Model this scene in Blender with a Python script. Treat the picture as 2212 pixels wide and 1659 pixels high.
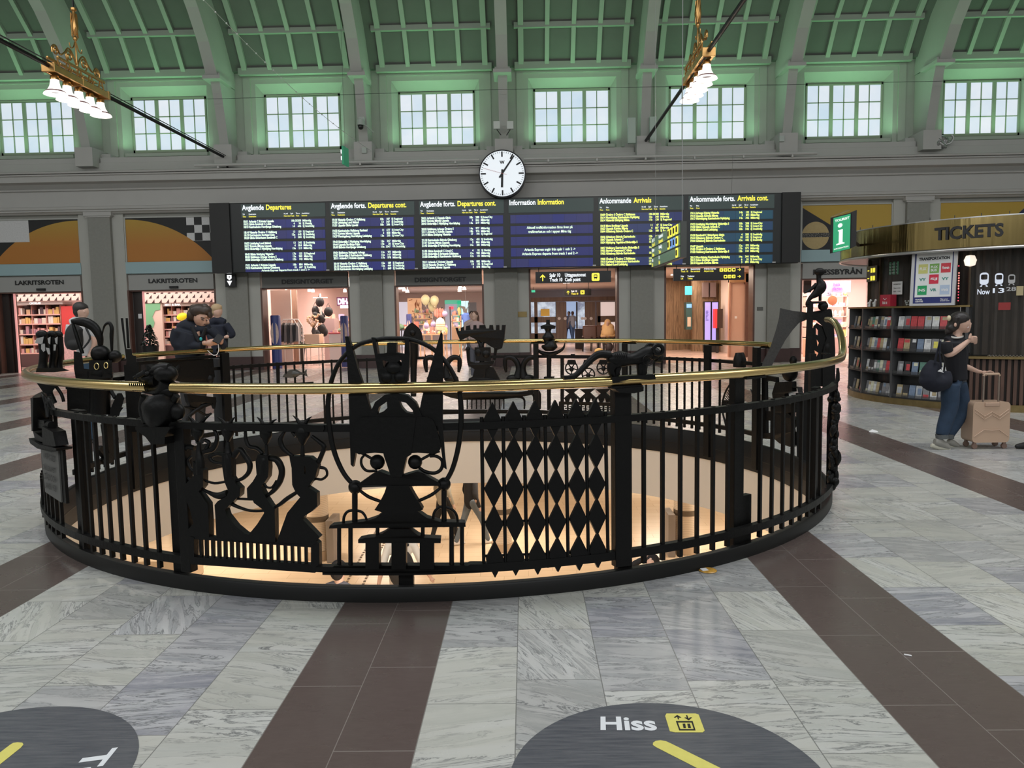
import bpy, bmesh, math, random
from math import sin, cos, pi, radians, atan2, hypot, sqrt, floor
from mathutils import Vector, Matrix
from mathutils.geometry import tessellate_polygon
scene = bpy.context.scene
COL = scene.collection
for o in list(bpy.data.objects): bpy.data.objects.remove(o)
random.seed(7)

# ---------------------------------------------------------------- camera
FPX, PITCH, ROLL, YAW, EYE = 1692.09, 0.088607, -0.016498, -0.017695, 1.62
_fw = Vector((sin(YAW)*cos(PITCH), cos(YAW)*cos(PITCH), -sin(PITCH)))
_r0 = Vector((cos(YAW), -sin(YAW), 0)); _u0 = _r0.cross(_fw)
CR = _r0*cos(ROLL) + _u0*sin(ROLL); CU = _u0*cos(ROLL) - _r0*sin(ROLL)
cam = bpy.data.cameras.new('camera'); camo = bpy.data.objects.new('camera', cam); COL.objects.link(camo)
cam.sensor_width = 36; cam.lens = 36*FPX/2212; cam.clip_end = 300
camo.matrix_world = Matrix(((CR.x, CU.x, -_fw.x, 0), (CR.y, CU.y, -_fw.y, 0), (CR.z, CU.z, -_fw.z, EYE), (0, 0, 0, 1)))
scene.camera = camo

# ---------------------------------------------------------------- world, lights, exposure
w = bpy.data.worlds.new('world'); scene.world = w; w.use_nodes = True
w.node_tree.nodes['Background'].inputs[0].default_value = (.75, .85, 1, 1)
w.node_tree.nodes['Background'].inputs[1].default_value = .3
scene.view_settings.view_transform = 'Standard'; scene.view_settings.look = 'None'
scene.view_settings.exposure = 0.0; scene.view_settings.gamma = 1.0
scene.view_settings.use_curve_mapping = False

def area_light(name, loc, size, power, color=(1, 1, 1), rot=(0, 0, 0), sy=None, spread=180):
    l = bpy.data.lights.new(name, 'AREA'); l.energy = power; l.color = color; l.size = size
    if sy: l.shape = 'RECTANGLE'; l.size_y = sy
    l.spread = radians(spread)
    o = bpy.data.objects.new(name, l); o.location = loc; o.rotation_euler = rot; COL.objects.link(o); return o
def point_light(name, loc, power, color=(1, 1, 1), rad=.1):
    l = bpy.data.lights.new(name, 'POINT'); l.energy = power; l.color = color; l.shadow_soft_size = rad
    o = bpy.data.objects.new(name, l); o.location = loc; COL.objects.link(o); return o
# added overhead area lights, unseen, for soft general light in the hall
for sx in (-17, -5.5, 6, 17.5):
    area_light('hall_fill_light', (sx, 6.5, 11.5), 9, 660, (.97, .98, 1), (0, 0, 0), 5)
# daylight through the opposite row of clerestory windows, behind the camera
area_light('opposite_windows_light', (-1, -8.9, 8.2), 38, 1500, (.95, .98, 1), (radians(82), 0, 0), 1.8)
# green lamps on the cornice ledge between the ribs
for i in range(-5, 5):
    area_light('ledge_lamp', (1.567+4.237*i, 24.72, 6.95), 2.4, 15, (.45, 1, .55), (radians(180), 0, 0), .15)
    area_light('vault_lamp', (1.567+4.237*i, 24.15, 6.95), 2.2, 21, (.32, 1, .42), (radians(198), 0, 0), .12, 130)
# lower concourse under the round opening
for sx, sy in ((-6, 3), (0, 2.5), (6, 3), (-6.5, 9), (-1, 8), (5.5, 9), (-6, 15.5), (-.5, 16), (5, 15.5), (-4, 22), (4, 22)):
    area_light('concourse_light', (sx, sy, -.95 if hypot(sx+.76, sy-7.9) > 3.7 else -.95), 1.6, 120, (1, .87, .72))

# ---------------------------------------------------------------- measuring helpers: where a sight line meets a surface of the place
def ray(x, y): return _fw + CR*((x-1106)/FPX) + CU*((829.5-y)/FPX)
def WP(x, y, Y):
    d = ray(x, y); q = d*(Y/d.y); return Vector((q.x, Y, q.z+EYE))
def FL(x, y, z=0.0):
    d = ray(x, y); t = (z-EYE)/d.z; return Vector((d.x*t, d.y*t, z))
CX, CY = -.76, 7.916
def RG(x, y, R=3.6, near=True):
    d = ray(x, y)
    a = d.x**2+d.y**2; b = -2*(d.x*CX+d.y*CY); c = CX*CX+CY*CY-R*R
    D = max(b*b-4*a*c, 0); t = (-b-(1 if near else -1)*sqrt(D))/(2*a)
    return atan2(d.x*t-CX, -(d.y*t-CY)), d.z*t+EYE
def RC(th, z, R=3.6): return Vector((CX+R*sin(th), CY-R*cos(th), z))
def RCd(deg, z, R=3.6): return RC(radians(deg), z, R)

# ---------------------------------------------------------------- materials
def nt(name):
    m = bpy.data.materials.new(name); m.use_nodes = True; t = m.node_tree
    return m, t, t.nodes['Principled BSDF']
MC = {}
def mat(name, col, rough=.6, metal=0, emit=0, ecol=None, noise=0, nscale=8, bump=0, spec=.5, alpha=1, trans=0):
    if name in MC: return MC[name]
    m, t, b = nt(name)
    b.inputs['Base Color'].default_value = (*col, 1); b.inputs['Roughness'].default_value = rough
    b.inputs['Metallic'].default_value = metal; b.inputs['Specular IOR Level'].default_value = spec
    if trans: b.inputs['Transmission Weight'].default_value = trans; b.inputs['IOR'].default_value = 1.01 if trans > .9 else 1.3
    if alpha < 1: b.inputs['Alpha'].default_value = alpha
    if emit:
        b.inputs['Emission Color'].default_value = (*(ecol or col), 1); b.inputs['Emission Strength'].default_value = emit
    if noise or bump:
        tc = t.nodes.new('ShaderNodeTexCoord'); n = t.nodes.new('ShaderNodeTexNoise'); n.inputs['Scale'].default_value = nscale
        n.inputs['Detail'].default_value = 4
        t.links.new(tc.outputs['Object'], n.inputs['Vector'])
        if noise:
            mx = t.nodes.new('ShaderNodeMix'); mx.data_type = 'RGBA'
            mx.inputs[6].default_value = (*[c*(1-noise) for c in col], 1); mx.inputs[7].default_value = (*[min(1, c*(1+noise)) for c in col], 1)
            t.links.new(n.outputs['Fac'], mx.inputs[0]); t.links.new(mx.outputs[2], b.inputs['Base Color'])
        if bump:
            bp = t.nodes.new('ShaderNodeBump'); bp.inputs['Strength'].default_value = bump; bp.inputs['Distance'].default_value = .02
            t.links.new(n.outputs['Fac'], bp.inputs['Height']); t.links.new(bp.outputs['Normal'], b.inputs['Normal'])
    MC[name] = m; return m

class G:                                                           # tiny expression builder for node maths
    def __init__(s, t): s.t = t
    def m(s, op, a, b=None, c=None):
        n = s.t.nodes.new('ShaderNodeMath'); n.operation = op
        for i, v in enumerate((a, b, c)):
            if v is None: continue
            if isinstance(v, (int, float)): n.inputs[i].default_value = v
            else: s.t.links.new(v, n.inputs[i])
        return n.outputs[0]
    def rnd(s, a, b=None):
        n = s.t.nodes.new('ShaderNodeTexWhiteNoise'); n.noise_dimensions = '2D'
        c = s.t.nodes.new('ShaderNodeCombineXYZ'); s.t.links.new(a, c.inputs[0])
        if b is not None: s.t.links.new(b, c.inputs[1])
        s.t.links.new(c.outputs[0], n.inputs['Vector']); return n.outputs['Value'], n.outputs['Color']
    def mix(s, f, a, b):
        n = s.t.nodes.new('ShaderNodeMix'); n.data_type = 'RGBA'
        for i, v in ((0, f), (6, a), (7, b)):
            if isinstance(v, (int, float)): n.inputs[i].default_value = v
            elif isinstance(v, tuple): n.inputs[i].default_value = (*v, 1)
            else: s.t.links.new(v, n.inputs[i])
        return n.outputs[2]
    def ramp(s, f, lo, hi):
        n = s.t.nodes.new('ShaderNodeMapRange'); n.inputs[1].default_value = lo; n.inputs[2].default_value = hi
        s.t.links.new(f, n.inputs[0]); return n.outputs[0]
    def xyz(s, a, b, c=0.0):
        n = s.t.nodes.new('ShaderNodeCombineXYZ')
        for i, v in enumerate((a, b, c)):
            if isinstance(v, (int, float)): n.inputs[i].default_value = v
            else: s.t.links.new(v, n.inputs[i])
        return n.outputs[0]
    def noise(s, vec, scale, detail=4, rough=.55, dist=0):
        n = s.t.nodes.new('ShaderNodeTexNoise'); n.inputs['Scale'].default_value = scale; n.inputs['Detail'].default_value = detail
        n.inputs['Roughness'].default_value = rough; n.inputs['Distortion'].default_value = dist
        s.t.links.new(vec, n.inputs['Vector']); return n.outputs['Fac']

def floor_material():
    m, t, b = nt('hall_floor'); g = G(t)
    tc = t.nodes.new('ShaderNodeTexCoord'); sp = t.nodes.new('ShaderNodeSeparateXYZ'); t.links.new(tc.outputs['Object'], sp.inputs[0])
    X, Y = sp.outputs[0], sp.outputs[1]
    P = 2.49
    u = g.m('DIVIDE', g.m('ADD', X, 1.05+P*20), P); k = g.m('FLOOR', u); xm = g.m('MULTIPLY', g.m('SUBTRACT', u, k), P)
    band = g.m('LESS_THAN', xm, .615)
    rb = g.m('DIVIDE', xm, .3075); rw = g.m('DIVIDE', g.m('SUBTRACT', xm, .615), .375)
    row = g.m('ADD', g.m('MULTIPLY', rb, band), g.m('MULTIPLY', g.m('ADD', rw, 2.0), g.m('SUBTRACT', 1.0, band)))
    fr = g.m('FRACT', row); rid = g.m('ADD', g.m('FLOOR', row), g.m('MULTIPLY', k, 11.0))
    rr, _ = g.rnd(rid)
    L = g.m('ADD', g.m('MULTIPLY', band, .14), .56)
    v = g.m('ADD', g.m('DIVIDE', g.m('ADD', Y, 60.0), L), g.m('MULTIPLY', rr, 5.0)); vi = g.m('FLOOR', v); vf = g.m('FRACT', v)
    tr, tcx = g.rnd(rid, vi)
    tr2, _ = g.rnd(g.m('ADD', vi, 77.0), rid)
    # grout
    ex = g.m('MULTIPLY', g.m('MINIMUM', fr, g.m('SUBTRACT', 1.0, fr)), .36); ey = g.m('MULTIPLY', g.m('MINIMUM', vf, g.m('SUBTRACT', 1.0, vf)), .6)
    gr = g.m('LESS_THAN', g.m('MINIMUM', ex, ey), .0022)
    # veins: direction differs from tile to tile
    off = g.m('MULTIPLY', tr, 90.0)
    a = g.m('MULTIPLY', g.m('SUBTRACT', tr2, .5), 1.0)
    sw = g.m('GREATER_THAN', tr2, .82)
    vx = g.m('ADD', X, g.m('MULTIPLY', Y, a)); vy = g.m('SUBTRACT', Y, g.m('MULTIPLY', X, a))
    px_ = g.m('ADD', g.m('MULTIPLY', vx, g.m('ADD', 1.6, g.m('MULTIPLY', sw, 12.0))), off)
    py_ = g.m('ADD', g.m('MULTIPLY', vy, g.m('SUBTRACT', 9.0, g.m('MULTIPLY', sw, 7.5))), off)
    vec = g.xyz(px_, py_, off)
    n1 = g.noise(vec, 1.3, 7, .68, 1.1)
    n2 = g.noise(g.xyz(px_, py_, g.m('ADD', off, 30.0)), .45, 4, .6, .6)
    thin = g.m('SUBTRACT', 1.0, g.ramp(g.m('ABSOLUTE', g.m('SUBTRACT', n1, .5)), 0.0, .028))
    blue = g.ramp(tr, .55, .95)
    base = g.mix(blue, (.50, .50, .455), (.40, .40, .425))
    base = g.mix(g.m('MULTIPLY', g.ramp(n1, .42, .68), g.m('ADD', .35, g.m('MULTIPLY', tr, .65))), base, g.mix(blue, (.36, .375, .34), (.15, .16, .20)))
    base = g.mix(g.m('MULTIPLY', g.ramp(n2, .42, .7), .55), base, (.60, .61, .60))
    base = g.mix(g.m('MULTIPLY', g.m('MULTIPLY', thin, g.ramp(n2, .36, .56)), .85), base, (.10, .105, .11))
    tone = g.m('ADD', .90, g.m('MULTIPLY', tr2, .16))
    hs = t.nodes.new('ShaderNodeHueSaturation'); t.links.new(base, hs.inputs['Color']); t.links.new(tone, hs.inputs['Value'])
    n3 = g.noise(g.xyz(g.m('MULTIPLY', X, 3.0), g.m('MULTIPLY', Y, 14.0), off), 6, 5, .7)
    brown = g.mix(n3, (.088, .064, .058), (.135, .105, .095))
    col = g.mix(band, hs.outputs[0], brown)
    col = g.mix(g.m('MULTIPLY', gr, .8), col, g.mix(band, (.16, .16, .15), (.25, .22, .2)))
    t.links.new(col, b.inputs['Base Color'])
    ro = g.m('ADD', .2, g.m('MULTIPLY', g.noise(tc.outputs['Object'], 3, 4), .16)); t.links.new(ro, b.inputs['Roughness'])
    b.inputs['Specular IOR Level'].default_value = .5
    return m

def striped(name, c1, c2, axis=0, period=.3, duty=.12, rough=.5, metal=0, jitter=0):
    m, t, b = nt(name); g = G(t); tc = t.nodes.new('ShaderNodeTexCoord'); sp = t.nodes.new('ShaderNodeSeparateXYZ')
    t.links.new(tc.outputs['Object'], sp.inputs[0]); u = g.m('DIVIDE', sp.outputs[axis], period)
    r, _ = g.rnd(g.m('FLOOR', u))
    col = g.mix(g.m('LESS_THAN', g.m('FRACT', u), duty), g.mix(g.m('MULTIPLY', r, jitter), c1, tuple(x*.4 for x in c1)), c2)
    n = g.noise(tc.outputs['Object'], 9, 5); col = g.mix(g.m('MULTIPLY', n, .3), col, tuple(x*.6 for x in c1))
    t.links.new(col, b.inputs['Base Color']); b.inputs['Roughness'].default_value = rough; b.inputs['Metallic'].default_value = metal
    return m

def wood_material(name, c1, c2, scale=6, rough=.45):
    m, t, b = nt(name); g = G(t); tc = t.nodes.new('ShaderNodeTexCoord'); sp = t.nodes.new('ShaderNodeSeparateXYZ')
    t.links.new(tc.outputs['Object'], sp.inputs[0])
    v = g.xyz(g.m('MULTIPLY', sp.outputs[0], 3.0), g.m('MULTIPLY', sp.outputs[1], 3.0), g.m('MULTIPLY', sp.outputs[2], .25))
    t.links.new(g.mix(g.ramp(g.noise(v, scale, 6, .65, .8), .3, .7), c1, c2), b.inputs['Base Color']); b.inputs['Roughness'].default_value = rough
    return m

IRON = mat('cast_iron', (.0035, .0035, .0035), .45, 0, bump=.12, nscale=40, spec=.22)
BRASS = mat('brass', (.72, .53, .23), .2, 1)
BRASS_D = mat('aged_brass', (.27, .2, .09), .42, .9, noise=.3, nscale=9)
WHITE = mat('white', (.8, .8, .8), .5)
BLACK = mat('black', (.012, .012, .013), .5)
DARK = mat('charcoal', (.04, .04, .042), .6)
PAINT = mat('wall_paint', (.45, .45, .415), .7, noise=.05, nscale=3)
PAINT_L = mat('wall_paint_light', (.44, .45, .42), .7, noise=.05, nscale=3)
STONE = mat('pilaster_stone', (.27, .27, .245), .75, noise=.12, nscale=14)
MAROON = mat('maroon_stone', (.06, .03, .028), .4, noise=.2, nscale=12)
CORN = mat('cornice_paint', (.47, .465, .445), .7, noise=.04, nscale=2)
GREEN_LIT = mat('clerestory_green_lit', (.42, .47, .40), .7, noise=.05, nscale=3)  # grey paint; the green lamplight is put into its colour
COFFER = mat('coffer_panel', (.14, .15, .135), .8, noise=.12, nscale=2)  # slight green tint carries the green lamplight into the panel colour
RIBP = mat('rib_paint', (.44, .45, .42), .7, noise=.05, nscale=2)

# ---------------------------------------------------------------- geometry helpers
ORG = {}
class MB:
    def __init__(s): s.v = []; s.f = []; s.mi = 0; s.fm = []
    def add(s, vs, fs):
        n = len(s.v); s.v += [Vector(p) for p in vs]; s.f += [tuple(i+n for i in f) for f in fs]; s.fm += [s.mi]*len(fs); return s
    def b(s, x0, x1, y0, y1, z0, z1):
        return s.add([(x, y, z) for z in (z0, z1) for y in (y0, y1) for x in (x0, x1)],
                     [(0, 2, 3, 1), (4, 5, 7, 6), (0, 1, 5, 4), (2, 6, 7, 3), (0, 4, 6, 2), (1, 3, 7, 5)])
    def c(s, p, d, rz=0, rx=0, ry=0):
        M = Matrix.Rotation(rz, 3, 'Z') @ Matrix.Rotation(ry, 3, 'Y') @ Matrix.Rotation(rx, 3, 'X'); p = Vector(p); x, y, z = d[0]/2, d[1]/2, d[2]/2
        return s.add([p+M @ Vector((i*x, j*y, k*z)) for k in (-1, 1) for j in (-1, 1) for i in (-1, 1)],
                     [(0, 2, 3, 1), (4, 5, 7, 6), (0, 1, 5, 4), (2, 6, 7, 3), (0, 4, 6, 2), (1, 3, 7, 5)])
    def beam(s, p, q, w, h, up=(0, 0, 1)):
        p = Vector(p); q = Vector(q); d = (q-p).normalized(); up = Vector(up)
        if abs(d.dot(up)) > .98: up = Vector((0, 1, 0))
        a = d.cross(up).normalized(); u = a.cross(d)
        vs = [o+a*(i*w/2)+u*(j*h/2) for o in (p, q) for j in (-1, 1) for i in (-1, 1)]
        return s.add(vs, [(0, 1, 3, 2), (4, 6, 7, 5), (0, 4, 5, 1), (2, 3, 7, 6), (0, 2, 6, 4), (1, 5, 7, 3)])
    def tube(s, path, r, n=8, closed=False, flat=1.0, fdir=None):
        P = [Vector(p) for p in path]; m = len(P); R = [r]*m if isinstance(r, (int, float)) else list(r)
        vs = []; prev = None
        for i, p in enumerate(P):
            d = (P[(i+1) % m]-P[i-1]) if closed else (P[min(i+1, m-1)]-P[max(i-1, 0)])
            d = d.normalized() if d.length > 1e-9 else Vector((0, 0, 1))
            if fdir is not None: a = Vector(fdir); a = (a-d*a.dot(d))
            elif prev is None: a = Vector((0, 0, 1)) if abs(d.z) < .9 else Vector((1, 0, 0)); a = a-d*a.dot(d)
            else: a = prev-d*prev.dot(d)
            if a.length < 1e-6: a = d.orthogonal()
            a.normalize(); prev = a; bb = d.cross(a)
            for k in range(n):
                t = 2*pi*k/n; vs.append(p+a*(cos(t)*R[i]*flat)+bb*(sin(t)*R[i]))
        fs = []
        for i in range(m if closed else m-1):
            j = (i+1) % m
            fs += [(i*n+k, i*n+(k+1) % n, j*n+(k+1) % n, j*n+k) for k in range(n)]
        if not closed: fs += [tuple(range(n))[::-1], tuple((m-1)*n+k for k in range(n))]
        return s.add(vs, fs)
    def lathe(s, prof, o=(0, 0, 0), n=16, M=None, a0=0, a1=2*pi):
        o = Vector(o); full = abs(a1-a0-2*pi) < 1e-6; c = n if full else n+1; vs = []
        for r, z in prof:
            for k in range(c):
                t = a0+(a1-a0)*k/n; q = Vector((r*cos(t), r*sin(t), z)); vs.append(o+(M @ q if M else q))
        fs = []
        for i in range(len(prof)-1):
            for k in range(n):
                k2 = (k+1) % c
                fs.append((i*c+k, i*c+k2, (i+1)*c+k2, (i+1)*c+k))
        if full: fs += [tuple(range(c))[::-1], tuple((len(prof)-1)*c+k for k in range(c))]
        return s.add(vs, fs)
    def ball(s, c, r, n=14, m=9, M=None):
        if isinstance(r, (int, float)): r = (r, r, r)
        c = Vector(c); vs = []; fs = []
        for i in range(1, m):
            ph = pi*i/m
            for k in range(n):
                t = 2*pi*k/n; q = Vector((r[0]*sin(ph)*cos(t), r[1]*sin(ph)*sin(t), r[2]*cos(ph))); vs.append(c+(M @ q if M else q))
        T = Vector((0, 0, r[2])); vs += [c+(M @ T if M else T), c-(M @ T if M else T)]; N = (m-1)*n
        for i in range(m-2): fs += [(i*n+k, (i+1)*n+k, (i+1)*n+(k+1) % n, i*n+(k+1) % n) for k in range(n)]
        fs += [(N, k, (k+1) % n) for k in range(n)]+[(N+1, (m-2)*n+(k+1) % n, (m-2)*n+k) for k in range(n)]
        return s.add(vs, fs)
    def prism(s, pts, fn, holes=()):                                # fn((x, y), k) -> 3D point, k = 0 front, 1 back
        loops = [list(pts)]+[list(h) for h in holes]; flat = [p for l in loops for p in l]; N = len(flat)
        tri = tessellate_polygon([[Vector((p[0], p[1], 0)) for p in l] for l in loops])
        vs = [fn(p, 0) for p in flat]+[fn(p, 1) for p in flat]; fs = []
        for a, b, c in tri: fs += [(a, b, c), (c+N, b+N, a+N)]
        o = 0
        for l in loops:
            n = len(l)
            fs += [(o+i, o+(i+1) % n, o+(i+1) % n+N, o+i+N) for i in range(n)]; o += n
        return s.add(vs, fs)
    def build(s, name, m, parent=None, smooth=False, loc=None, bevel=0, keep=False):
        me = bpy.data.meshes.new(name)
        if parent is not None: O = ORG[parent.name]
        elif loc is not None: O = Vector(loc)
        elif keep: O = Vector((0, 0, 0))
        else:
            lo = [min(q[i] for q in s.v) for i in range(3)]; hi = [max(q[i] for q in s.v) for i in range(3)]
            O = Vector(((lo[0]+hi[0])/2, (lo[1]+hi[1])/2, lo[2]))
        me.from_pydata([q-O for q in s.v], [], s.f)
        ms = m if isinstance(m, (list, tuple)) else [m]
        for q in ms: me.materials.append(q)
        if len(ms) > 1: me.polygons.foreach_set('material_index', s.fm)
        bm = bmesh.new(); bm.from_mesh(me); bmesh.ops.recalc_face_normals(bm, faces=bm.faces); bm.to_mesh(me); bm.free()
        if smooth:
            me.polygons.foreach_set('use_smooth', [True]*len(me.polygons))
            try: me.set_sharp_from_angle(angle=radians(50))
            except Exception: pass
        o = bpy.data.objects.new(name, me); COL.objects.link(o)
        if parent is not None: o.parent = parent
        else: o.location = O
        ORG[o.name] = O
        if bevel:
            md = o.modifiers.new('bevel', 'BEVEL'); md.width = bevel; md.segments = 2; md.limit_method = 'ANGLE'
        return o

def tag(o, label=None, cat=None, group=None, kind=None):
    if label: o['label'] = label
    if cat: o['category'] = cat
    if group: o['group'] = group
    if kind: o['kind'] = kind
    return o
def root(name, loc, label, cat, group=None):
    o = bpy.data.objects.new(name, None); o.empty_display_size = .2; o.location = loc; COL.objects.link(o); ORG[o.name] = Vector(loc)
    return tag(o, label, cat, group)
def st(o): o['kind'] = 'structure'; return o
def copy_tree(o, parent=None):
    c = o.copy(); COL.objects.link(c); c.parent = parent; ORG[c.name] = ORG[o.name]
    for ch in list(o.children): copy_tree(ch, c)
    return c

TC = {}; BASE = {}
def glyphs(txt, bold=0.0, line=1.0, align='LEFT'):
    k = (txt, bold, line, align)
    if k in TC: return TC[k]
    cu = bpy.data.curves.new('t', 'FONT'); cu.body = txt; cu.size = 1; cu.offset = bold; cu.space_line = line; cu.align_x = align; cu.resolution_u = 3
    o = bpy.data.objects.new('t', cu); COL.objects.link(o); me = bpy.data.meshes.new_from_object(o)
    v = [q.co.copy() for q in me.vertices]; f = [tuple(q.vertices) for q in me.polygons]
    bpy.data.objects.remove(o); bpy.data.curves.remove(cu); bpy.data.meshes.remove(me)
    x0 = min(q.x for q in v); x1 = max(q.x for q in v); y0 = min(q.y for q in v); y1 = max(q.y for q in v)
    TC[k] = ([((q.x-x0)/(x1-x0), (q.y-y0)/(y1-y0)) for q in v], f, (x1-x0), (y1-y0)); BASE[k] = y0; return TC[k]
def text_on(mb, txt, fn, bold=0.0, line=1.0, align='LEFT'):         # fn(u, v) places the unit box of the text
    v, f, w_, h_ = glyphs(txt, bold, line, align); return mb.add([fn(a, b) for a, b in v], f)
def text_line(mb, txt, x, z, s, y, sx=.85, bold=.02, align='L', fn=None): # one line, baseline at z, letters s*0.7 high
    v, f, w_, h_ = glyphs(txt, bold); b0 = BASE[(txt, bold, 1.0, 'LEFT')]; W_ = w_*s*sx; x = x-(W_ if align == 'R' else W_/2 if align == 'C' else 0)
    return mb.add([(fn or (lambda p, q: (p, y, q)))(x+a*W_, z+s*(b0+b_*h_)) for a, b_ in v], f)
def text_wall(name, txt, x0, x1, z0, z1, y, m, parent=None, bold=.02, line=1.0):
    mb = MB(); text_on(mb, txt, lambda a, b: (x0+(x1-x0)*a, y, z0+(z1-z0)*b), bold, line); return mb.build(name, m, parent)
def rrect(x0, x1, y0, y1, r, n=4):
    o = []
    for cx, cy, a in ((x1-r, y1-r, 0), (x0+r, y1-r, 1), (x0+r, y0+r, 2), (x1-r, y0+r, 3)):
        o += [(cx+r*cos((a+i/n)*pi/2), cy+r*sin((a+i/n)*pi/2)) for i in range(n+1)]
    return o
def smooth_path(pts, k=5):                                          # Catmull-Rom through points of any dimension
    o = []; n = len(pts)
    for i in range(n-1):
        p0, p1, p2, p3 = pts[max(i-1, 0)], pts[i], pts[i+1], pts[min(i+2, n-1)]
        for j in range(k):
            t = j/k; o.append(tuple(.5*((2*b)+(-a+c)*t+(2*a-5*b+4*c-d)*t*t+(-a+3*b-3*c+d)*t**3) for a, b, c, d in zip(p0, p1, p2, p3)))
    o.append(tuple(pts[-1])); return o
# ================================================================ THE SHELL OF THE HALL
PB = 4.237; OC = 1.55; YW = 24.76; XL, XR = -21.8, 19.4
def ZY(zD, Y): return EYE+(zD-EYE)*Y/25.265
# floor with the round opening
def annulus(mb, z, R, x0, x1, y0, y1, n=120, flip=False):
    vs = []; 
    for k in range(n):
        a = 2*pi*k/n; dx, dy = sin(a), -cos(a)
        t = min(((x1 if dx > 0 else x0)-CX)/dx if abs(dx) > 1e-9 else 1e9, ((y1 if dy > 0 else y0)-CY)/dy if abs(dy) > 1e-9 else 1e9)
        vs += [(CX+R*dx, CY+R*dy, z), (CX+t*dx, CY+t*dy, z)]
    # corners
    fs = [(2*k, 2*k+1, 2*((k+1) % n)+1, 2*((k+1) % n)) for k in range(n)]
    c = [(x0, y0, z), (x1, y0, z), (x1, y1, z), (x0, y1, z)]; b0 = len(vs); vs += c
    for k in range(n):
        p, q = Vector(vs[2*k+1]), Vector(vs[2*((k+1) % n)+1])
        if abs(p.x-q.x) > 1e-6 and abs(p.y-q.y) > 1e-6:
            i = min(range(4), key=lambda i: (Vector(c[i])-p).length+(Vector(c[i])-q).length); fs.append((2*k+1, b0+i, 2*((k+1) % n)+1))
    mb.add(vs, fs)
fl = MB(); annulus(fl, 0, 3.56, XL-.3, XR+.3, -9, 24.9); st(fl.build('floor', floor_material(), keep=True))

# entrance floors and rooms behind are added with the shops
# --- back wall: piers, lintels, murals
wb = MB()
for j in range(-5, 5):
    c = OC+PB*j
    if j < 4: wb.b(c+1.41, c+PB-1.41, YW, YW+.55, 0, 5.2)
    wb.b(c-1.41, c+1.41, YW+.12, YW+.5, 3.02 if j in (0, 1) else 3.06, 5.2)
st(wb.build('wall_back', PAINT, keep=True))
tr = MB()
for j in range(-5, 4):
    px = OC+PB*(j+.5)
    t_ = MB(); t_.b(px-.35, px+.35, YW-.13, YW, .42, ZY(4.96, YW)); st(t_.build('trim_1', STONE, keep=True))
    t_ = MB(); t_.b(px-.44, px+.44, YW-.2, YW, ZY(4.96, YW), ZY(5.21, YW)); t_.b(px-.39, px+.39, YW-.165, YW, ZY(4.96, YW)-.04, ZY(4.96, YW)); st(t_.build('trim_2', CORN, keep=True))
    t_ = MB(); t_.b(px-.72, px+.72, YW-.02, YW+.3, 0, .42); t_.b(px-.37, px+.37, YW-.16, YW, 0, .42); st(t_.build('baseboard_back', MAROON, keep=True))
JAMB = mat('jamb_wood', (.12, .06, .045), .4, noise=.3, nscale=5)
for j in range(-5, 5):
    c = OC+PB*j; t_ = MB(); top = 3.02 if j in (0, 1) else 2.58
    for s in (-1, 1): t_.b(min(c+s*1.41, c+s*1.355), max(c+s*1.41, c+s*1.355), YW-.01, YW+.5, 0, top)
    if j not in (0, 1): t_.b(c-1.355, c+1.355, YW+.05, YW+.5, top-.04, top)
    st(t_.build('trim_3', JAMB, keep=True))
# entablature
prof = [(5.05, 24.66), (5.12, 24.6), (5.13, 24.52), (5.19, 24.52), (5.2, 24.46), (5.28, 24.44), (5.29, 24.5), (5.78, 24.5), (5.79, 24.42), (5.84, 24.4), (5.85, 24.48),
        (6.0, 24.36), (6.06, 24.12), (6.07, 24.06), (6.26, 24.04), (6.27, 23.98), (6.31, 23.98), (6.33, 24.03), (6.34, 23.92), (6.4, 23.9), (6.41, 24.3), (6.64, 24.34), (6.65, 24.42), (6.8, 24.42)]
prof = [(Y, ZY(z, Y)) for z, Y in prof]
prof = prof+[(25.4, prof[-1][1]), (25.4, prof[0][1])]
en = MB(); en.add([(x, y, z) for x in (XL, XR) for y, z in prof], [tuple(range(len(prof)))[::-1], tuple(len(prof)+i for i in range(len(prof)))] +
                [(i, (i+1) % len(prof), len(prof)+(i+1) % len(prof), len(prof)+i) for i in range(len(prof))])
st(en.build('trim_4', CORN, keep=True))
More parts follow.
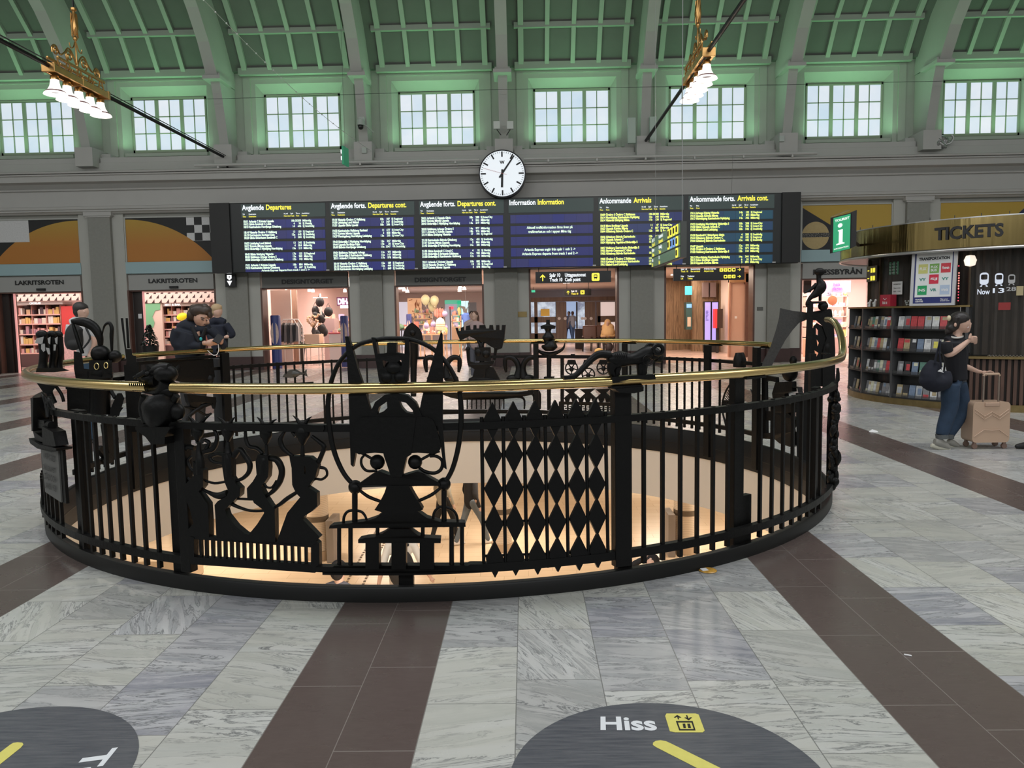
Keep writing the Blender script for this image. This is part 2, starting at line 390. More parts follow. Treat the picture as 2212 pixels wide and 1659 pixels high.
# lunette murals, each a mosaic picture set in the wall, and the pale blue strip under it
def mural_mat(name, f):
    m, t, b = nt(name); g = G(t); tc = t.nodes.new('ShaderNodeTexCoord'); sp = t.nodes.new('ShaderNodeSeparateXYZ'); t.links.new(tc.outputs['Object'], sp.inputs[0])
    t.links.new(f(g, sp.outputs[0], sp.outputs[2]), b.inputs['Base Color']); b.inputs['Roughness'].default_value = .6; return m
OR1, OR2 = (.50, .33, .055), (.52, .21, .04)
def m_sun(cx, w_, mosaic=0):
    def f(g, x, z):
        d = g.m('SQRT', g.m('ADD', g.m('POWER', g.m('SUBTRACT', x, cx), 2.0), g.m('POWER', g.m('ADD', z, 2.23), 2.0)))
        n = g.noise(g.xyz(x, 0.0, z), 60, 3); o = g.mix(g.ramp(z, 1.3, .5), OR1, OR2); o = g.mix(g.m('MULTIPLY', n, .35), o, (.3, .12, .03))
        bg = (.02, .02, .02)
        if mosaic:
            ck = g.m('MODULO', g.m('ABSOLUTE', g.m('ADD', g.m('FLOOR', g.m('DIVIDE', g.m('SUBTRACT', x, mosaic), .245)), g.m('FLOOR', g.m('DIVIDE', g.m('SUBTRACT', z, .625), .245)))), 2.0)
            ins = g.m('MULTIPLY', g.m('GREATER_THAN', x, mosaic), g.m('GREATER_THAN', z, .62)); nn = g.noise(g.xyz(x, 0.0, z), 30, 5)
            bg = g.mix(g.m('MULTIPLY', ins, g.m('SUBTRACT', 1.0, ck)), bg, g.mix(nn, (.55, .55, .55), (.8, .8, .8)))
        return g.mix(g.m('LESS_THAN', d, 3.55), bg, o)
    return f
def mural(j, f, label):
    c = OC+PB*j; mb = MB(); mb.b(c-1.37, c+1.37, YW+.06, YW+.115, 3.47, 4.83)
    r_ = root('wall_mosaic', (c-1.37, YW+.08, 3.47), label, 'mural', 'mosaic murals over the shop openings')
    mb.build('mosaic_picture', mural_mat('mural', f), r_)
    fr = MB(); fr.b(c-1.41, c-1.37, YW+.03, YW+.12, 3.12, 4.87); fr.b(c+1.37, c+1.41, YW+.03, YW+.12, 3.12, 4.87); fr.b(c-1.37, c+1.37, YW+.03, YW+.12, 4.83, 4.87)
    fr.build('mosaic_frame', PAINT_L, r_)
    s_ = MB(); s_.b(c-1.405, c+1.405, YW-.02, YW+.1, 3.1, 3.46); s_.build('lower_panel', mat('pale_blue_panel', (.33, .47, .50), .5), r_)
mural(-4, lambda g, x, z: g.mix(g.m('MULTIPLY', g.m('LESS_THAN', x, 1.15), g.m('GREATER_THAN', z, .68)), m_sun(2.72, 1)(g, x, z), g.mix(g.noise(g.xyz(x, 0.0, z), 25, 5), (.5, .5, .5), (.75, .75, .75))), 'round-topped orange mosaic rising to the right with a pale grey corner, far left')
mural(-3, m_sun(0, 1, 1.93), 'orange quarter-sun mosaic on black with a black and white checkered corner')
def m_r1(g, x, z):
    d1 = g.m('SQRT', g.m('ADD', g.m('POWER', g.m('SUBTRACT', x, .42), 2.0), g.m('POWER', g.m('SUBTRACT', z, .44), 2.0)))
    blk = g.m('MULTIPLY', g.m('LESS_THAN', x, 1.15), g.m('LESS_THAN', z, g.m('SUBTRACT', 1.3, g.m('MULTIPLY', x, .62))))
    c_ = g.mix(blk, OR1, (.02, .02, .025)); n = g.noise(g.xyz(x, 0.0, z), 12, 4)
    c_ = g.mix(g.m('LESS_THAN', d1, .42), c_, g.mix(n, (.42, .31, .14), (.55, .42, .2)))
    return g.mix(g.m('MULTIPLY', g.m('LESS_THAN', x, 1.15), g.m('LESS_THAN', g.m('ABSOLUTE', g.m('SUBTRACT', z, .45)), .065)), c_, g.mix(g.ramp(g.noise(g.xyz(x, 0.0, z), 40, 5), .5, .6), (.02, .02, .02), (.3, .28, .25)))
mural(2, m_r1, 'orange and black mosaic with a pale gold banded disc behind the green tourist sign')
def m_r2(g, x, z):
    d1 = g.m('SQRT', g.m('ADD', g.m('POWER', g.m('SUBTRACT', x, 3.3), 2.0), g.m('POWER', g.m('SUBTRACT', z, .2), 2.0)))
    return g.mix(g.m('LESS_THAN', d1, 1.2), OR1, (.03, .04, .10))
mural(3, m_r2, 'orange mosaic with a dark arc above the ticket kiosk')

# --- clerestory: window wall with splayed reveals, windows, parapet
YC, YG = 24.92, 25.27
for i in range(-1, 9):
    c = -16.53+1.149+4.237*i
    mb = MB(); zb, zt = 6.6, 9.36; ox, oz0, oz1 = 1.36, 6.72, ZY(8.97, YC); ix, iz0, iz1 = 1.19, 6.92, 8.62
    O = [(c-ox, YC, oz0), (c+ox, YC, oz0), (c+ox, YC, oz1), (c-ox, YC, oz1)]; I = [(c-ix, YG, iz0), (c+ix, YG, iz0), (c+ix, YG, iz1), (c-ix, YG, iz1)]
    E_ = [(c-PB/2, YC, zb), (c+PB/2, YC, zb), (c+PB/2, YC, zt), (c-PB/2, YC, zt)]
    J = [(x, YG+.12, z) for x, _, z in I]
    mb.add(E_+O+I+J, [(a, (a+1) % 4, 4+(a+1) % 4, 4+a) for a in range(4)]+[(4+a, 4+(a+1) % 4, 8+(a+1) % 4, 8+a) for a in range(4)]+[(8+a, 8+(a+1) % 4, 12+(a+1) % 4, 12+a) for a in range(4)])
    st(mb.build('wall_clerestory', GREEN_LIT, keep=True))
    if i < 0 or i > 7: continue
    # narrow raised border panels beside the ribs, and the sill
    t_ = MB(); t_.b(c-1.72, c+1.72, YC-.05, YC+.02, ZY(9.12, YC), 9.3); t_.b(c-1.3, c+1.3, YC-.04, YC+.05, 6.74, 6.84)
    for s in (-1, 1): t_.b(min(c+s*1.5, c+s*1.72), max(c+s*1.5, c+s*1.72), YC-.06, YC+.02, 6.74, ZY(9.12, YC))
    st(t_.build('trim_5', GREEN_LIT, keep=True))
    wf = MB()                                                       # window: outer frame, casements, muntins
    wf.b(c-ix, c+ix, YG-.04, YG+.06, iz0, iz0+.08); wf.b(c-ix, c+ix, YG-.04, YG+.06, iz1-.07, iz1)
    for s in (-1, 1): wf.b(min(c+s*ix, c+s*(ix-.05)), max(c+s*ix, c+s*(ix-.05)), YG-.04, YG+.06, iz0, iz1)
    z0, z1 = iz0+.08, iz1-.07
    for k in (-1, 1): wf.b(c+k*.395-.055, c+k*.395+.055, YG-.03, YG+.05, z0, z1)
    for k in (-1, 0, 1):
        cx = c+k*.785; wf.b(cx-.013, cx+.013, YG-.012, YG+.03, z0, z1)
        for q in (1, 2): wf.b(cx-.36, cx+.36, YG-.012, YG+.03, z0+(z1-z0)*q/3-.014, z0+(z1-z0)*q/3+.014)
    r_ = st(wf.build('window_%d' % (i+1), mat('window_paint', (.30, .35, .26), .6), keep=True))
    m, t, b = nt('frosted_pane'); g = G(t); tc = t.nodes.new('ShaderNodeTexCoord'); sp = t.nodes.new('ShaderNodeSeparateXYZ'); t.links.new(tc.outputs['Object'], sp.inputs[0])
    cell = g.m('FLOOR', g.m('DIVIDE', g.m('ADD', sp.outputs[0], 40.0), .385)); rv, _ = g.rnd(cell, g.m('FLOOR', g.m('DIVIDE', g.m('SUBTRACT', sp.outputs[2], 6.45), .52)))
    n = g.noise(tc.outputs['Object'], 1.6, 3); v = g.m('ADD', g.m('MULTIPLY', rv, .5), g.m('MULTIPLY', n, .6))
    t.links.new(g.mix(v, (.52, .70, .86), (.90, .92, .98)), b.inputs['Emission Color']); b.inputs['Emission Strength'].default_value = .88; b.inputs['Base Color'].default_value = (.08, .08, .08, 1); b.inputs['Roughness'].default_value = .4
    pn = MB(); pn.b(c-1.15, c+1.15, YG+.02, YG+.035, z0, z1); pn.build('window_pane', m, r_)
# --- ribs
for i in range(-1, 9):
    x = -13.26+4.237*(i-1)+4.237*.0
    rb = MB(); hw = .14
    front = [(24.2, 6.72), (24.0, 7.5), (23.78, 8.3), (23.66, 8.62)]; back = [(25.0, 6.72), (25.0, 7.5), (25.0, 8.3), (25.0, 8.7)]
    front2 = [(23.42, 8.72), (22.9, 9.5), (22.25, 10.2), (21.2, 11.05), (19.6, 11.9), (17.5, 12.6), (13.5, 13.2), (8, 13.45)]
    back2 = [(25.0, 8.7), (24.7, 9.6), (24.0, 10.5), (22.8, 11.5), (21, 12.5), (18.5, 13.4), (14, 14.2), (8, 14.5)]
    for F_, B_, h in ((front, back, hw-.02), (front2, back2, hw)):
        P_ = F_+B_[::-1]; n = len(P_); k = len(F_)
        rb.add([(x-h, y, z) for y, z in P_]+[(x+h, y, z) for y, z in P_], [(i_, (i_+1) % n, n+(i_+1) % n, n+i_) for i_ in range(n)] +
               [(q, q+1, n-2-q, n-1-q) for q in range(k-1)]+[(n+q, n+q+1, n+n-2-q, n+n-1-q) for q in range(k-1)])
    # flange plates on the front edge
    for F_ in (front, front2):
        for a, b_ in zip(F_, F_[1:]): rb.beam((x, a[0], a[1]), (x, b_[0], b_[1]), .27 if F_ is front else .33, .05, (0, 1, 0))
    rb.b(x-.26, x+.26, 23.34, 24.3, 8.6, 8.7); rb.b(x-.22, x+.22, 23.42, 23.9, 8.7, 8.78)
    st(rb.build('trim_6', RIBP, keep=True))
    bk = MB(); bk.b(x-.27, x+.27, 23.98, 24.95, 6.3, 6.86); bk.b(x-.55, x+.55, 24.5, 24.95, 6.6, 6.75); st(bk.build('trim_7', CORN, keep=True))
    if i < 8:
        pp = MB(); pp.b(x+.3, x+PB-.3, 24.36, 24.5, ZY(6.62, 24.4), ZY(6.62, 24.4)+.17); st(pp.build('trim_8', CORN, keep=True))
# --- coffered vault
VP = [(24.72, 9.2), (24.02, 10.15), (23.05, 11.0), (21.9, 11.75), (20.5, 12.4), (18.6, 13.1), (16.2, 13.7), (13.5, 14.1), (10.7, 14.35), (7.916, 14.4)]
VP = [(25.0, 9.2)]+VP+[(15.832-y, z) for y, z in VP[-2::-1]]+[(15.832-25.2, 9.2)]
ce = MB()
for (a, b_), (c_, d) in zip(VP, VP[1:]): ce.add([(XL, a, b_), (XR, a, b_), (XR, c_, d), (XL, c_, d)], [(0, 1, 2, 3)])
st(ce.build('ceiling', COFFER, keep=True))
for i in range(-2, 9):
    xa, xb = -13.26+4.237*(i-1)+.35, -13.26+4.237*i-.35; xa = max(xa, XL)
    if i == 8: xb = XR
    for q in range(1, 8):
        y, z = VP[q]; t_ = MB() if q == 1 else t_
        t_.c(((xa+xb)/2, y-.03, z-.03), (xb-xa, .13, .15) if q > 1 else (xb-xa, .18, .2))
    for s in range(5):
        xx = xa+.2+(xb-xa-.4)*s/4; wd = .13 if 0 < s < 4 else .16
        for (a, b_), (c_, d) in zip(VP[1:8], VP[2:9]): t_.beam((xx, a-.03, b_-.03), (xx, c_-.03, d-.03), wd, .12, (0, 1, 0))
    st(t_.build('trim_9', mat('coffer_beam', (.36, .42, .35), .7), keep=True))  # beams tinted green, with the lamplight from below in the colour
    t_ = MB(); t_.b(xa+.1, xb-.1, 24.6, 24.93, 9.17, 9.21)
# --- the other sides of the hall, behind the camera and out of view
wl = MB(); wl.b(XL-.2, XL, -9.6, 25.4, 0, 14.5); st(wl.build('wall_left', PAINT, keep=True))
wl = MB(); wl.b(XR, XR+.2, -9.6, 25.4, 0, 14.5); st(wl.build('wall_right', PAINT, keep=True))
wl = MB(); wl.b(XL, XR, -9.5, -9.3, 0, 9.4); st(wl.build('wall_front', PAINT, keep=True))
# --- curb and shaft of the round opening, lower concourse
def ring(mb, prof, n=144, a0=0, a1=2*pi):                           # prof: closed (R, z) loop
    m = len(prof); full = abs(a1-a0-2*pi) < 1e-6; c = n if full else n+1
    vs = [RC(a0+(a1-a0)*k/n, z, R) for k in range(c) for R, z in prof]
    fs = [(k*m+i, k*m+(i+1) % m, ((k+1) % c)*m+(i+1) % m, ((k+1) % c)*m+i) for k in range(n) for i in range(m)]
    if not full: fs += [tuple(range(m)), tuple(n*m+i for i in range(m))]
    return mb.add(vs, fs)
cb = MB(); ring(cb, [(3.605, -.02), (3.605, .078), (3.598, .088), (3.555, .088), (3.548, .08), (3.548, -.24), (3.6, -.24), (3.6, -.1)])
ring(cb, [(3.551, -.09), (3.545, -.09), (3.545, -.1), (3.551, -.1)]); st(cb.build('trim_10', mat('curb_steel', (.008, .008, .008), .42, spec=.3), keep=True, smooth=True))
dr = MB(); ring(dr, [(3.56, -.24), (3.56, -.87), (3.75, -.87), (3.75, -.24)]); st(dr.build('wall_shaft', mat('shaft_plaster', (.62, .56, .48), .8), keep=True, smooth=True))
lf = MB(); lf.b(-16, 15, -7, 32, -3.3, -3.2)
def low_floor():
    m, t, b = nt('lower_travertine'); g = G(t); tc = t.nodes.new('ShaderNodeTexCoord'); br = t.nodes.new('ShaderNodeTexBrick'); t.links.new(tc.outputs['Object'], br.inputs[0])
    br.inputs['Color1'].default_value = (.72, .56, .40, 1); br.inputs['Color2'].default_value = (.78, .63, .46, 1); br.inputs['Mortar'].default_value = (.56, .43, .3, 1)
    br.inputs['Scale'].default_value = 1; br.inputs['Mortar Size'].default_value = .006; br.inputs['Brick Width'].default_value = .9; br.inputs['Row Height'].default_value = .3
    sp = t.nodes.new('ShaderNodeSeparateXYZ'); t.links.new(tc.outputs['Object'], sp.inputs[0])
    n = g.noise(g.xyz(sp.outputs[0], g.m('MULTIPLY', sp.outputs[1], 9.0)), 3, 5)
    t.links.new(g.mix(g.m('MULTIPLY', n, .4), br.outputs[0], (.62, .46, .3)), b.inputs['Base Color']); b.inputs['Roughness'].default_value = .25; return m
st(lf.build('floor_lower', low_floor(), keep=True))
lc = MB(); annulus(lc, -.87, 3.6, -16, 15, -7, 32); st(lc.build('ceiling_lower', mat('lower_ceiling', (.7, .68, .64), .8), keep=True))
lw = MB(); lw.b(-16.2, -16, -7, 32, -3.3, -.8); lw.b(15, 15.2, -7, 32, -3.3, -.8); lw.b(-16, 15, 32, 32.2, -3.3, -.8); lw.b(-16, 15, -7.2, -7, -3.3, -.8)
st(lw.build('wall_lower', mat('lower_wall', (.75, .72, .68), .7), keep=True))
# ================================================================ THE ROUND BALUSTRADE
bal = root('balustrade', (CX, CY-3.6, 0), 'round black iron balustrade with brass handrail around the floor opening', 'railing')
HZ, HR = 1.232, 3.657
def rail_seg(a0, a1, zf=lambda a: HZ, n=None):
    n = n or max(6, int(abs(a1-a0)/2)); mb = MB(); k = 16
    P = [RCd(a0+(a1-a0)*i/n, zf(a0+(a1-a0)*i/n), HR) for i in range(n+1)]
    mb.tube(P, .028, k)
    mb.tube([q+(q-Vector((CX, CY, q.z))).normalized()*.0045-Vector((0, 0, .003)) for q in P], .0295, 20)
    return mb.build('handrail', BRASS, bal, smooth=True)
def zr(a): t = max(0, min(1, (a-63)/20)); return HZ+.29*t*t*(3-2*t)
rail_seg(-83, -23.6); rail_seg(-20.6, 15.4); rail_seg(15.4, 20); rail_seg(20, 84, zr)
rail_seg(105.5, 180); rail_seg(180, 238.5); rail_seg(240, 259.4); rail_seg(261.7, 277)
RZ = [(-83, -23), (-20, 57), (104.5, 180), (180, 261), (262, 277)]
for a0, a1 in [(-72, -22.5), (-20.2, 57), (57, 66), (107, 177), (188, 262), (262, 280)]:
    mb = MB(); z0, z1 = .985, 1.025; ring(mb, [(3.585, z0), (3.635, z0), (3.635, z1), (3.585, z1)], max(4, int((a1-a0)/3)), radians(a0), radians(a1)); mb.build('top_rail', IRON, bal)
for a0, a1 in [(-76, -20.5), (-6.5, 21.4), (21.4, 66), (105.5, 143), (143, 215), (215, 280)]:
    mb = MB(); ring(mb, [(3.58, .165), (3.625, .165), (3.625, .215), (3.58, .215)], max(4, int(abs(a1-a0)/3)), radians(a0), radians(a1)); mb.build('bottom_rail', IRON, bal)
for a, w_, zt, R in [(-20.7, .075, 1.0, 3.60), (-22.7, .085, 1.02, 3.54), (21.4, .105, 1.2, 3.6), (22.2, .10, 1.0, 3.53), (37.2, .10, 1.2, 3.53), (38.6, .10, .4, 3.53), (57.2, .11, 1.03, 3.54), (-39.5, .15, 1.03, 3.54), (.9, .085, .2, 3.53),
                     (143.1, .07, 1.2, 3.53), (121.2, .09, 1.2, 3.53), (106.6, .1, 1.2, 3.53), (-121.4, .11, 1.2, 3.53), (-97, .12, 1.15, 3.53), (-56, .09, 1.05, 3.53), (165, .07, 1.2, 3.53), (84, .1, 1.2, 3.53)]:
    mb = MB(); p_ = RCd(a, 0, R); zb = .12 if R > 3.57 and a > -60 and a < 60 else -.2; mb.c((p_.x, p_.y, (zt+zb)/2), (w_, .05 if zb < 0 else .06, zt-zb), radians(a)); mb.build('post', IRON, bal, bevel=.004)
    if zt > 1.1: m2 = MB(); p_ = RCd(a, zt, HR); m2.c((p_.x, p_.y, 1.195), (.2, .05, .014), radians(a)); m2.build('rail_bracket', IRON, bal)
bars = [(a, .205) for a in [-72+2*i for i in range(9)]]+[-24.4-1.85*i for i in range(8)]+[-43.6, -45.6, -47.6, -49.6, -51.5]+[23.8+2.12*i for i in range(6)]+[39.7+2.25*i for i in range(8)] + \
       [-123.4-2.02*i-.9 for i in range(9)]+[-145-2.02*i for i in range(6)]+[122.6+1.98*i for i in range(11)]+[145.2, 147.2, 108.8, 119]+[-84-2.1*i for i in range(5)]
for q in bars:
    a = q[0] if isinstance(q, tuple) else q
    if isinstance(q, tuple): a, zt = q[0], .42
    else: zt = 1.03
    p_ = RCd(a, 0, 3.605); mb = MB(); mb.c((p_.x, p_.y, (zt+.115)/2), (.021, .021, zt-.115), radians(a)); mb.c((p_.x, p_.y, .14), (.026, .026, .05), radians(a)); mb.build('baluster', IRON, bal)

class RS:                                                           # cast figure on the ring, or standing in a plane Y
    def __init__(s, name, label, near=True, R=3.61, o=(0, 0, 1), Y=None, group='cast iron figures of the round balustrade', cat='sculpture'):
        s.near, s.R, s.o, s.Y = near, R, o, Y; s.name = name; s.label = label; s.cat = cat; s.group = group; s.rt = None; s.new()
    def new(s): s.mb = MB(); return s
    def px(s, x, y): return s.o[0]+x/s.o[2], s.o[1]+y/s.o[2]
    def P(s, x, y, off=0):
        a, b_ = s.px(x, y)
        if s.Y is not None: return WP(a, b_, s.Y-off)
        R = s.R+(off if s.near else -off); th, z = RG(a, b_, s.R, s.near); return RC(th, z, R)
    def sc(s, x, y):
        q = s.P(x, y); return (q-Vector((0, 0, EYE))).dot(_fw)/FPX/s.o[2]
    def poly(s, pts, t=.03, holes=(), off=0):
        s.mb.prism(pts, lambda p, k: s.P(p[0], p[1], off+(t/2 if k == 0 else -t/2)), holes); return s
    def stroke(s, pts, k=4, n=8, off=0):
        pp = smooth_path(pts, k) if len(pts) > 2 and k > 1 else pts
        s.mb.tube([s.P(a, b_, off) for a, b_, r in pp], [r*s.sc(a, b_) for a, b_, r in pp], n); return s
    def ball(s, x, y, rx, ry=None, off=0, rd=None):
        k = s.sc(x, y); ry = ry or rx; s.mb.ball(s.P(x, y, off), (rx*k, (rd or min(rx, ry))*k, ry*k)); return s
    def part(s, name, m=IRON, label=None, smooth=True):
        if s.rt is None:
            z = min(q.z for q in s.mb.v); c = sum((q for q in s.mb.v), Vector((0, 0, 0)))/len(s.mb.v); s.rt = root(s.name, (c.x, c.y, z), s.label, s.cat, s.group)
        o = s.mb.build(name, m, s.rt, smooth=smooth)
        if label: o['label'] = label
        s.new(); return o

# ---- panel of dancers
S = RS('dancer_panel', 'cast iron panel of four dancing horned figures above a comb of short bars', o=(360, 860, 4.147))
S.poly([(190, 1215), (265, 1190), (400, 1232), (985, 1285), (1345, 1270), (1378, 1290), (1305, 1330), (265, 1256)], .035).poly([(190, 1215), (266, 1240), (268, 1415), (1305, 1480), (1305, 1320), (1378, 1290), (1382, 1530), (1340, 1555), (215, 1478), (188, 1440)], .04)
S.part('comb_frame')
tb = [(310, 1258, 1412), (360, 1262, 1418), (417, 1266, 1422), (472, 1270, 1428), (528, 1274, 1432), (585, 1279, 1436), (640, 1284, 1440), (697, 1288, 1444), (757, 1292, 1448), (817, 1296, 1452), (876, 1300, 1456), (937, 1304, 1460), (1000, 1309, 1464), (1065, 1315, 1468), (1127, 1320, 1472), (1187, 1325, 1476), (1250, 1328, 1480)]
for x, a, b_ in tb: S.poly([(x-12, a-8), (x+10, a-8), (x+14, b_+8), (x-9, b_+8)], .018)
S.part('comb_teeth')
S.poly([(60, 205), (180, 215), (1140, 225), (1425, 238), (1432, 262), (1420, 292), (60, 256)], .07); S.part('head_beam')
def horns(S, l, r, cx, cy, rx, ry, chin):
    for (a, b_) in (l, r): S.stroke([(a, b_, 3), ((a*1.1+cx*.9)/2, (b_*1.1+(cy-ry)*.9)/2, 14), (cx+(14 if a > cx else -14), cy-ry*.8, 22)], 2)
    S.ball(cx, cy-ry*.15, rx, ry*.9, rd=rx*.7); S.stroke([(cx, cy-10, rx*.8), (chin[0], (cy+chin[1])/2, rx*.62), (chin[0], chin[1], rx*.18)], 2); S.ball(cx, cy-ry, rx*.45)
horns(S, (190, 160), (405, 140), 275, 310, 58, 78, (275, 392))
S.stroke([(290, 395, 16), (290, 470, 26), (300, 560, 42), (308, 680, 44)])
S.poly([(350, 640), (350, 780), (310, 830), (390, 940), (400, 1100), (402, 1240), (190, 1225), (190, 1195), (265, 1115), (235, 1000), (180, 850), (172, 790), (215, 740), (262, 690), (258, 560)], .045)
S.stroke([(250, 450, 24), (190, 440, 22), (130, 520, 22), (125, 600, 24), (165, 690, 15), (215, 740, 12)]).stroke([(225, 520, 12), (190, 560, 14), (215, 630, 14), (270, 670, 12)]).stroke([(330, 480, 24), (420, 450, 24), (452, 360, 19), (430, 290, 15), (400, 265, 10)]).stroke([(340, 375, 18), (380, 400, 18), (350, 460, 18)])
S.part('horned_dancer')
horns(S, (450, 165), (612, 170), 548, 310, 58, 75, (550, 395))
S.stroke([(548, 390, 18), (550, 470, 32), (560, 560, 46), (570, 700, 44)])
S.poly([(515, 490), (600, 490), (602, 700), (640, 760), (680, 800), (675, 865), (640, 895), (600, 935), (545, 990), (560, 1040), (640, 1140), (720, 1205), (762, 1218), (762, 1275), (468, 1240), (462, 1100), (452, 950), (480, 915), (560, 870), (575, 830), (540, 745), (518, 600)], .045)
S.stroke([(520, 505, 24), (450, 500, 18), (390, 525, 20), (420, 570, 16), (520, 590, 14)]).stroke([(600, 520, 34), (655, 460, 26), (700, 510, 25), (745, 590, 26), (735, 665, 22), (680, 720, 17), (620, 740, 14)])
S.stroke([(335, 735, 12), (430, 762, 12), (545, 745, 12)]).stroke([(305, 805, 9), (400, 855, 20), (470, 875, 32), (550, 855, 38)])
S.part('horned_dancer')
horns(S, (808, 170), (985, 190), 890, 325, 58, 84, (893, 420))
S.stroke([(893, 415, 16), (895, 490, 22), (880, 560, 46), (870, 680, 44)])
S.poly([(835, 500), (925, 510), (932, 620), (925, 700), (888, 755), (866, 785), (880, 830), (905, 880), (960, 965), (985, 985), (990, 1280), (755, 1275), (755, 1212), (830, 1120), (892, 1020), (880, 990), (800, 930), (790, 905), (742, 890), (738, 800), (790, 740), (825, 680), (815, 560)], .045)
S.stroke([(705, 280, 14), (710, 370, 18), (740, 432, 20), (810, 450, 20), (860, 495, 20)]).stroke([(925, 540, 24), (990, 555, 32), (1032, 640, 30), (1020, 730, 30), (970, 815, 24), (900, 872, 15), (800, 905, 12), (680, 903, 12), (600, 900, 10)]).stroke([(872, 765, 14), (900, 798, 11), (945, 798, 11), (985, 740, 12)])
S.stroke([(560, 935, 20), (640, 975, 16), (750, 1008, 13), (860, 1008, 13), (925, 990, 14)])
S.part('horned_dancer')
horns(S, (1128, 155), (1300, 165), 1218, 320, 72, 90, (1218, 425))
S.stroke([(1120, 300, 12), (1160, 340, 22)], 1).stroke([(1218, 420, 15), (1218, 520, 22)], 1).stroke([(1060, 300, 12), (1020, 370, 24), (1040, 440, 24), (1085, 485, 20), (1130, 520, 20)])
S.poly([(1115, 512), (1300, 520), (1352, 560), (1370, 600), (1345, 700), (1280, 790), (1360, 842), (1362, 960), (1310, 1010), (1245, 1050), (1235, 1080), (1385, 1235), (1350, 1270), (1375, 1290), (1000, 1285), (1095, 1020), (1210, 880), (1185, 855), (1160, 815), (1140, 770), (1135, 620), (1122, 560)], .045, [[(1245, 595), (1258, 615), (1262, 680), (1246, 670)]])
S.stroke([(1300, 340, 16), (1370, 395, 22), (1412, 435, 22), (1390, 505, 22), (1360, 575, 24)]).stroke([(1375, 620, 16), (1425, 635, 13), (1436, 690, 12), (1390, 728, 12), (1330, 725, 12), (1280, 765, 12)]).stroke([(1175, 838, 16), (1080, 900, 20), (1020, 948, 18), (960, 985, 12)])
S.part('horned_dancer')

# ---- mask panel
S = RS('mask_panel', 'tall iron panel of a crowned mask inside a large oval loop on the near railing', o=(690, 700, 2.8117), R=3.63)
S.stroke([(215, 985, 15), (150, 910, 15), (95, 790, 16), (65, 650, 17), (52, 500, 16), (72, 350, 15), (130, 220, 14), (230, 130, 14), (350, 95, 14), (450, 88, 14), (560, 96, 14), (680, 145, 14), (770, 235, 14), (832, 345, 15), (856, 450, 16), (860, 600, 17), (843, 750, 16), (808, 880, 15), (765, 960, 15)], 5, 10)
S.part('oval_loop')
S.poly([(160, 75), (180, 75), (205, 150), (240, 280), (275, 380), (300, 470), (330, 570), (300, 620), (225, 780), (210, 865), (195, 850), (187, 600), (180, 350), (170, 180)], .035).poly([(738, 45), (748, 60), (752, 250), (750, 600), (762, 780), (773, 880), (755, 868), (720, 620), (600, 570), (625, 440), (665, 300), (705, 160)], .035)
S.part('ear_blade')
S.poly([(322, 80), (345, 85), (360, 180), (395, 178), (415, 172), (417, 112), (470, 112), (470, 172), (520, 182), (524, 82), (546, 85), (552, 180), (545, 290), (540, 345), (515, 370), (395, 370), (368, 345), (360, 290), (345, 200)], .06, [[(388, 215), (425, 228), (430, 250), (395, 262)], [(475, 232), (500, 215), (505, 250), (478, 255)]])
S.ball(412, 320, 48, 48).ball(492, 320, 48, 48).ball(455, 265, 60, 50); S.stroke([(443, 360, 15), (443, 430, 15)], 1)
S.part('crowned_head')
S.poly([(310, 600), (310, 545), (345, 470), (400, 428), (470, 415), (540, 430), (590, 475), (624, 550), (620, 600)], .06, [[(355, 545), (368, 500), (415, 468), (418, 505), (392, 530)], [(487, 465), (530, 475), (570, 520), (575, 545), (530, 532), (505, 505)]])
S.poly([(420, 558), (300, 560), (262, 564), (242, 580), (228, 610), (212, 670), (205, 725), (207, 750), (218, 768), (250, 785), (345, 775), (400, 780), (425, 700)], .07).poly([(510, 558), (640, 558), (672, 564), (692, 580), (706, 610), (724, 670), (738, 730), (737, 752), (722, 772), (690, 782), (600, 775), (540, 780), (515, 700)], .07)
S.poly([(370, 560), (590, 560), (562, 785), (535, 802), (506, 920), (443, 920), (400, 795), (380, 700)], .08)
S.ball(352, 838, 46).ball(581, 838, 44).stroke([(215, 765, 10), (270, 790, 9), (330, 825, 9)], 2).stroke([(730, 770, 10), (680, 790, 9), (615, 825, 9)], 2)
S.stroke([(350, 890, 8), (290, 892, 9), (258, 860, 9), (255, 820, 8), (275, 795, 7)]).stroke([(600, 865, 9), (640, 895, 11), (700, 905, 11), (740, 880, 11), (745, 830, 10), (710, 803, 10), (670, 803, 9)])
S.part('long_mask')
S.poly([(240, 968), (330, 905), (372, 888), (450, 916), (506, 916), (600, 888), (660, 920), (735, 960), (735, 975), (560, 976), (400, 980), (255, 985)], .07).ball(218, 990, 43).ball(757, 972, 41)
S.stroke([(245, 1010, 10), (300, 1050, 11), (385, 1082, 10)]).stroke([(730, 1000, 10), (680, 1038, 11), (600, 1075, 10)])
S.poly([(415, 975), (545, 972), (590, 1050), (608, 1078), (632, 1118), (600, 1130), (655, 1168), (735, 1192), (885, 1197), (887, 1222), (70, 1232), (76, 1214), (200, 1200), (290, 1188), (350, 1168), (390, 1135), (342, 1120), (375, 1070), (400, 1020)], .07)
S.stroke([(215, 1020, 18), (215, 1235, 17)], 1).stroke([(757, 1000, 17), (757, 1230, 16)], 1)
S.stroke([(146, 1228, 8), (150, 1170, 9), (180, 1135, 9), (250, 1138, 9), (280, 1170, 8), (288, 1205, 7)]).stroke([(690, 1195, 8), (700, 1140, 9), (745, 1108, 9), (810, 1130, 9), (836, 1170, 8), (840, 1215, 7)])
S.part('mask_shoulders')
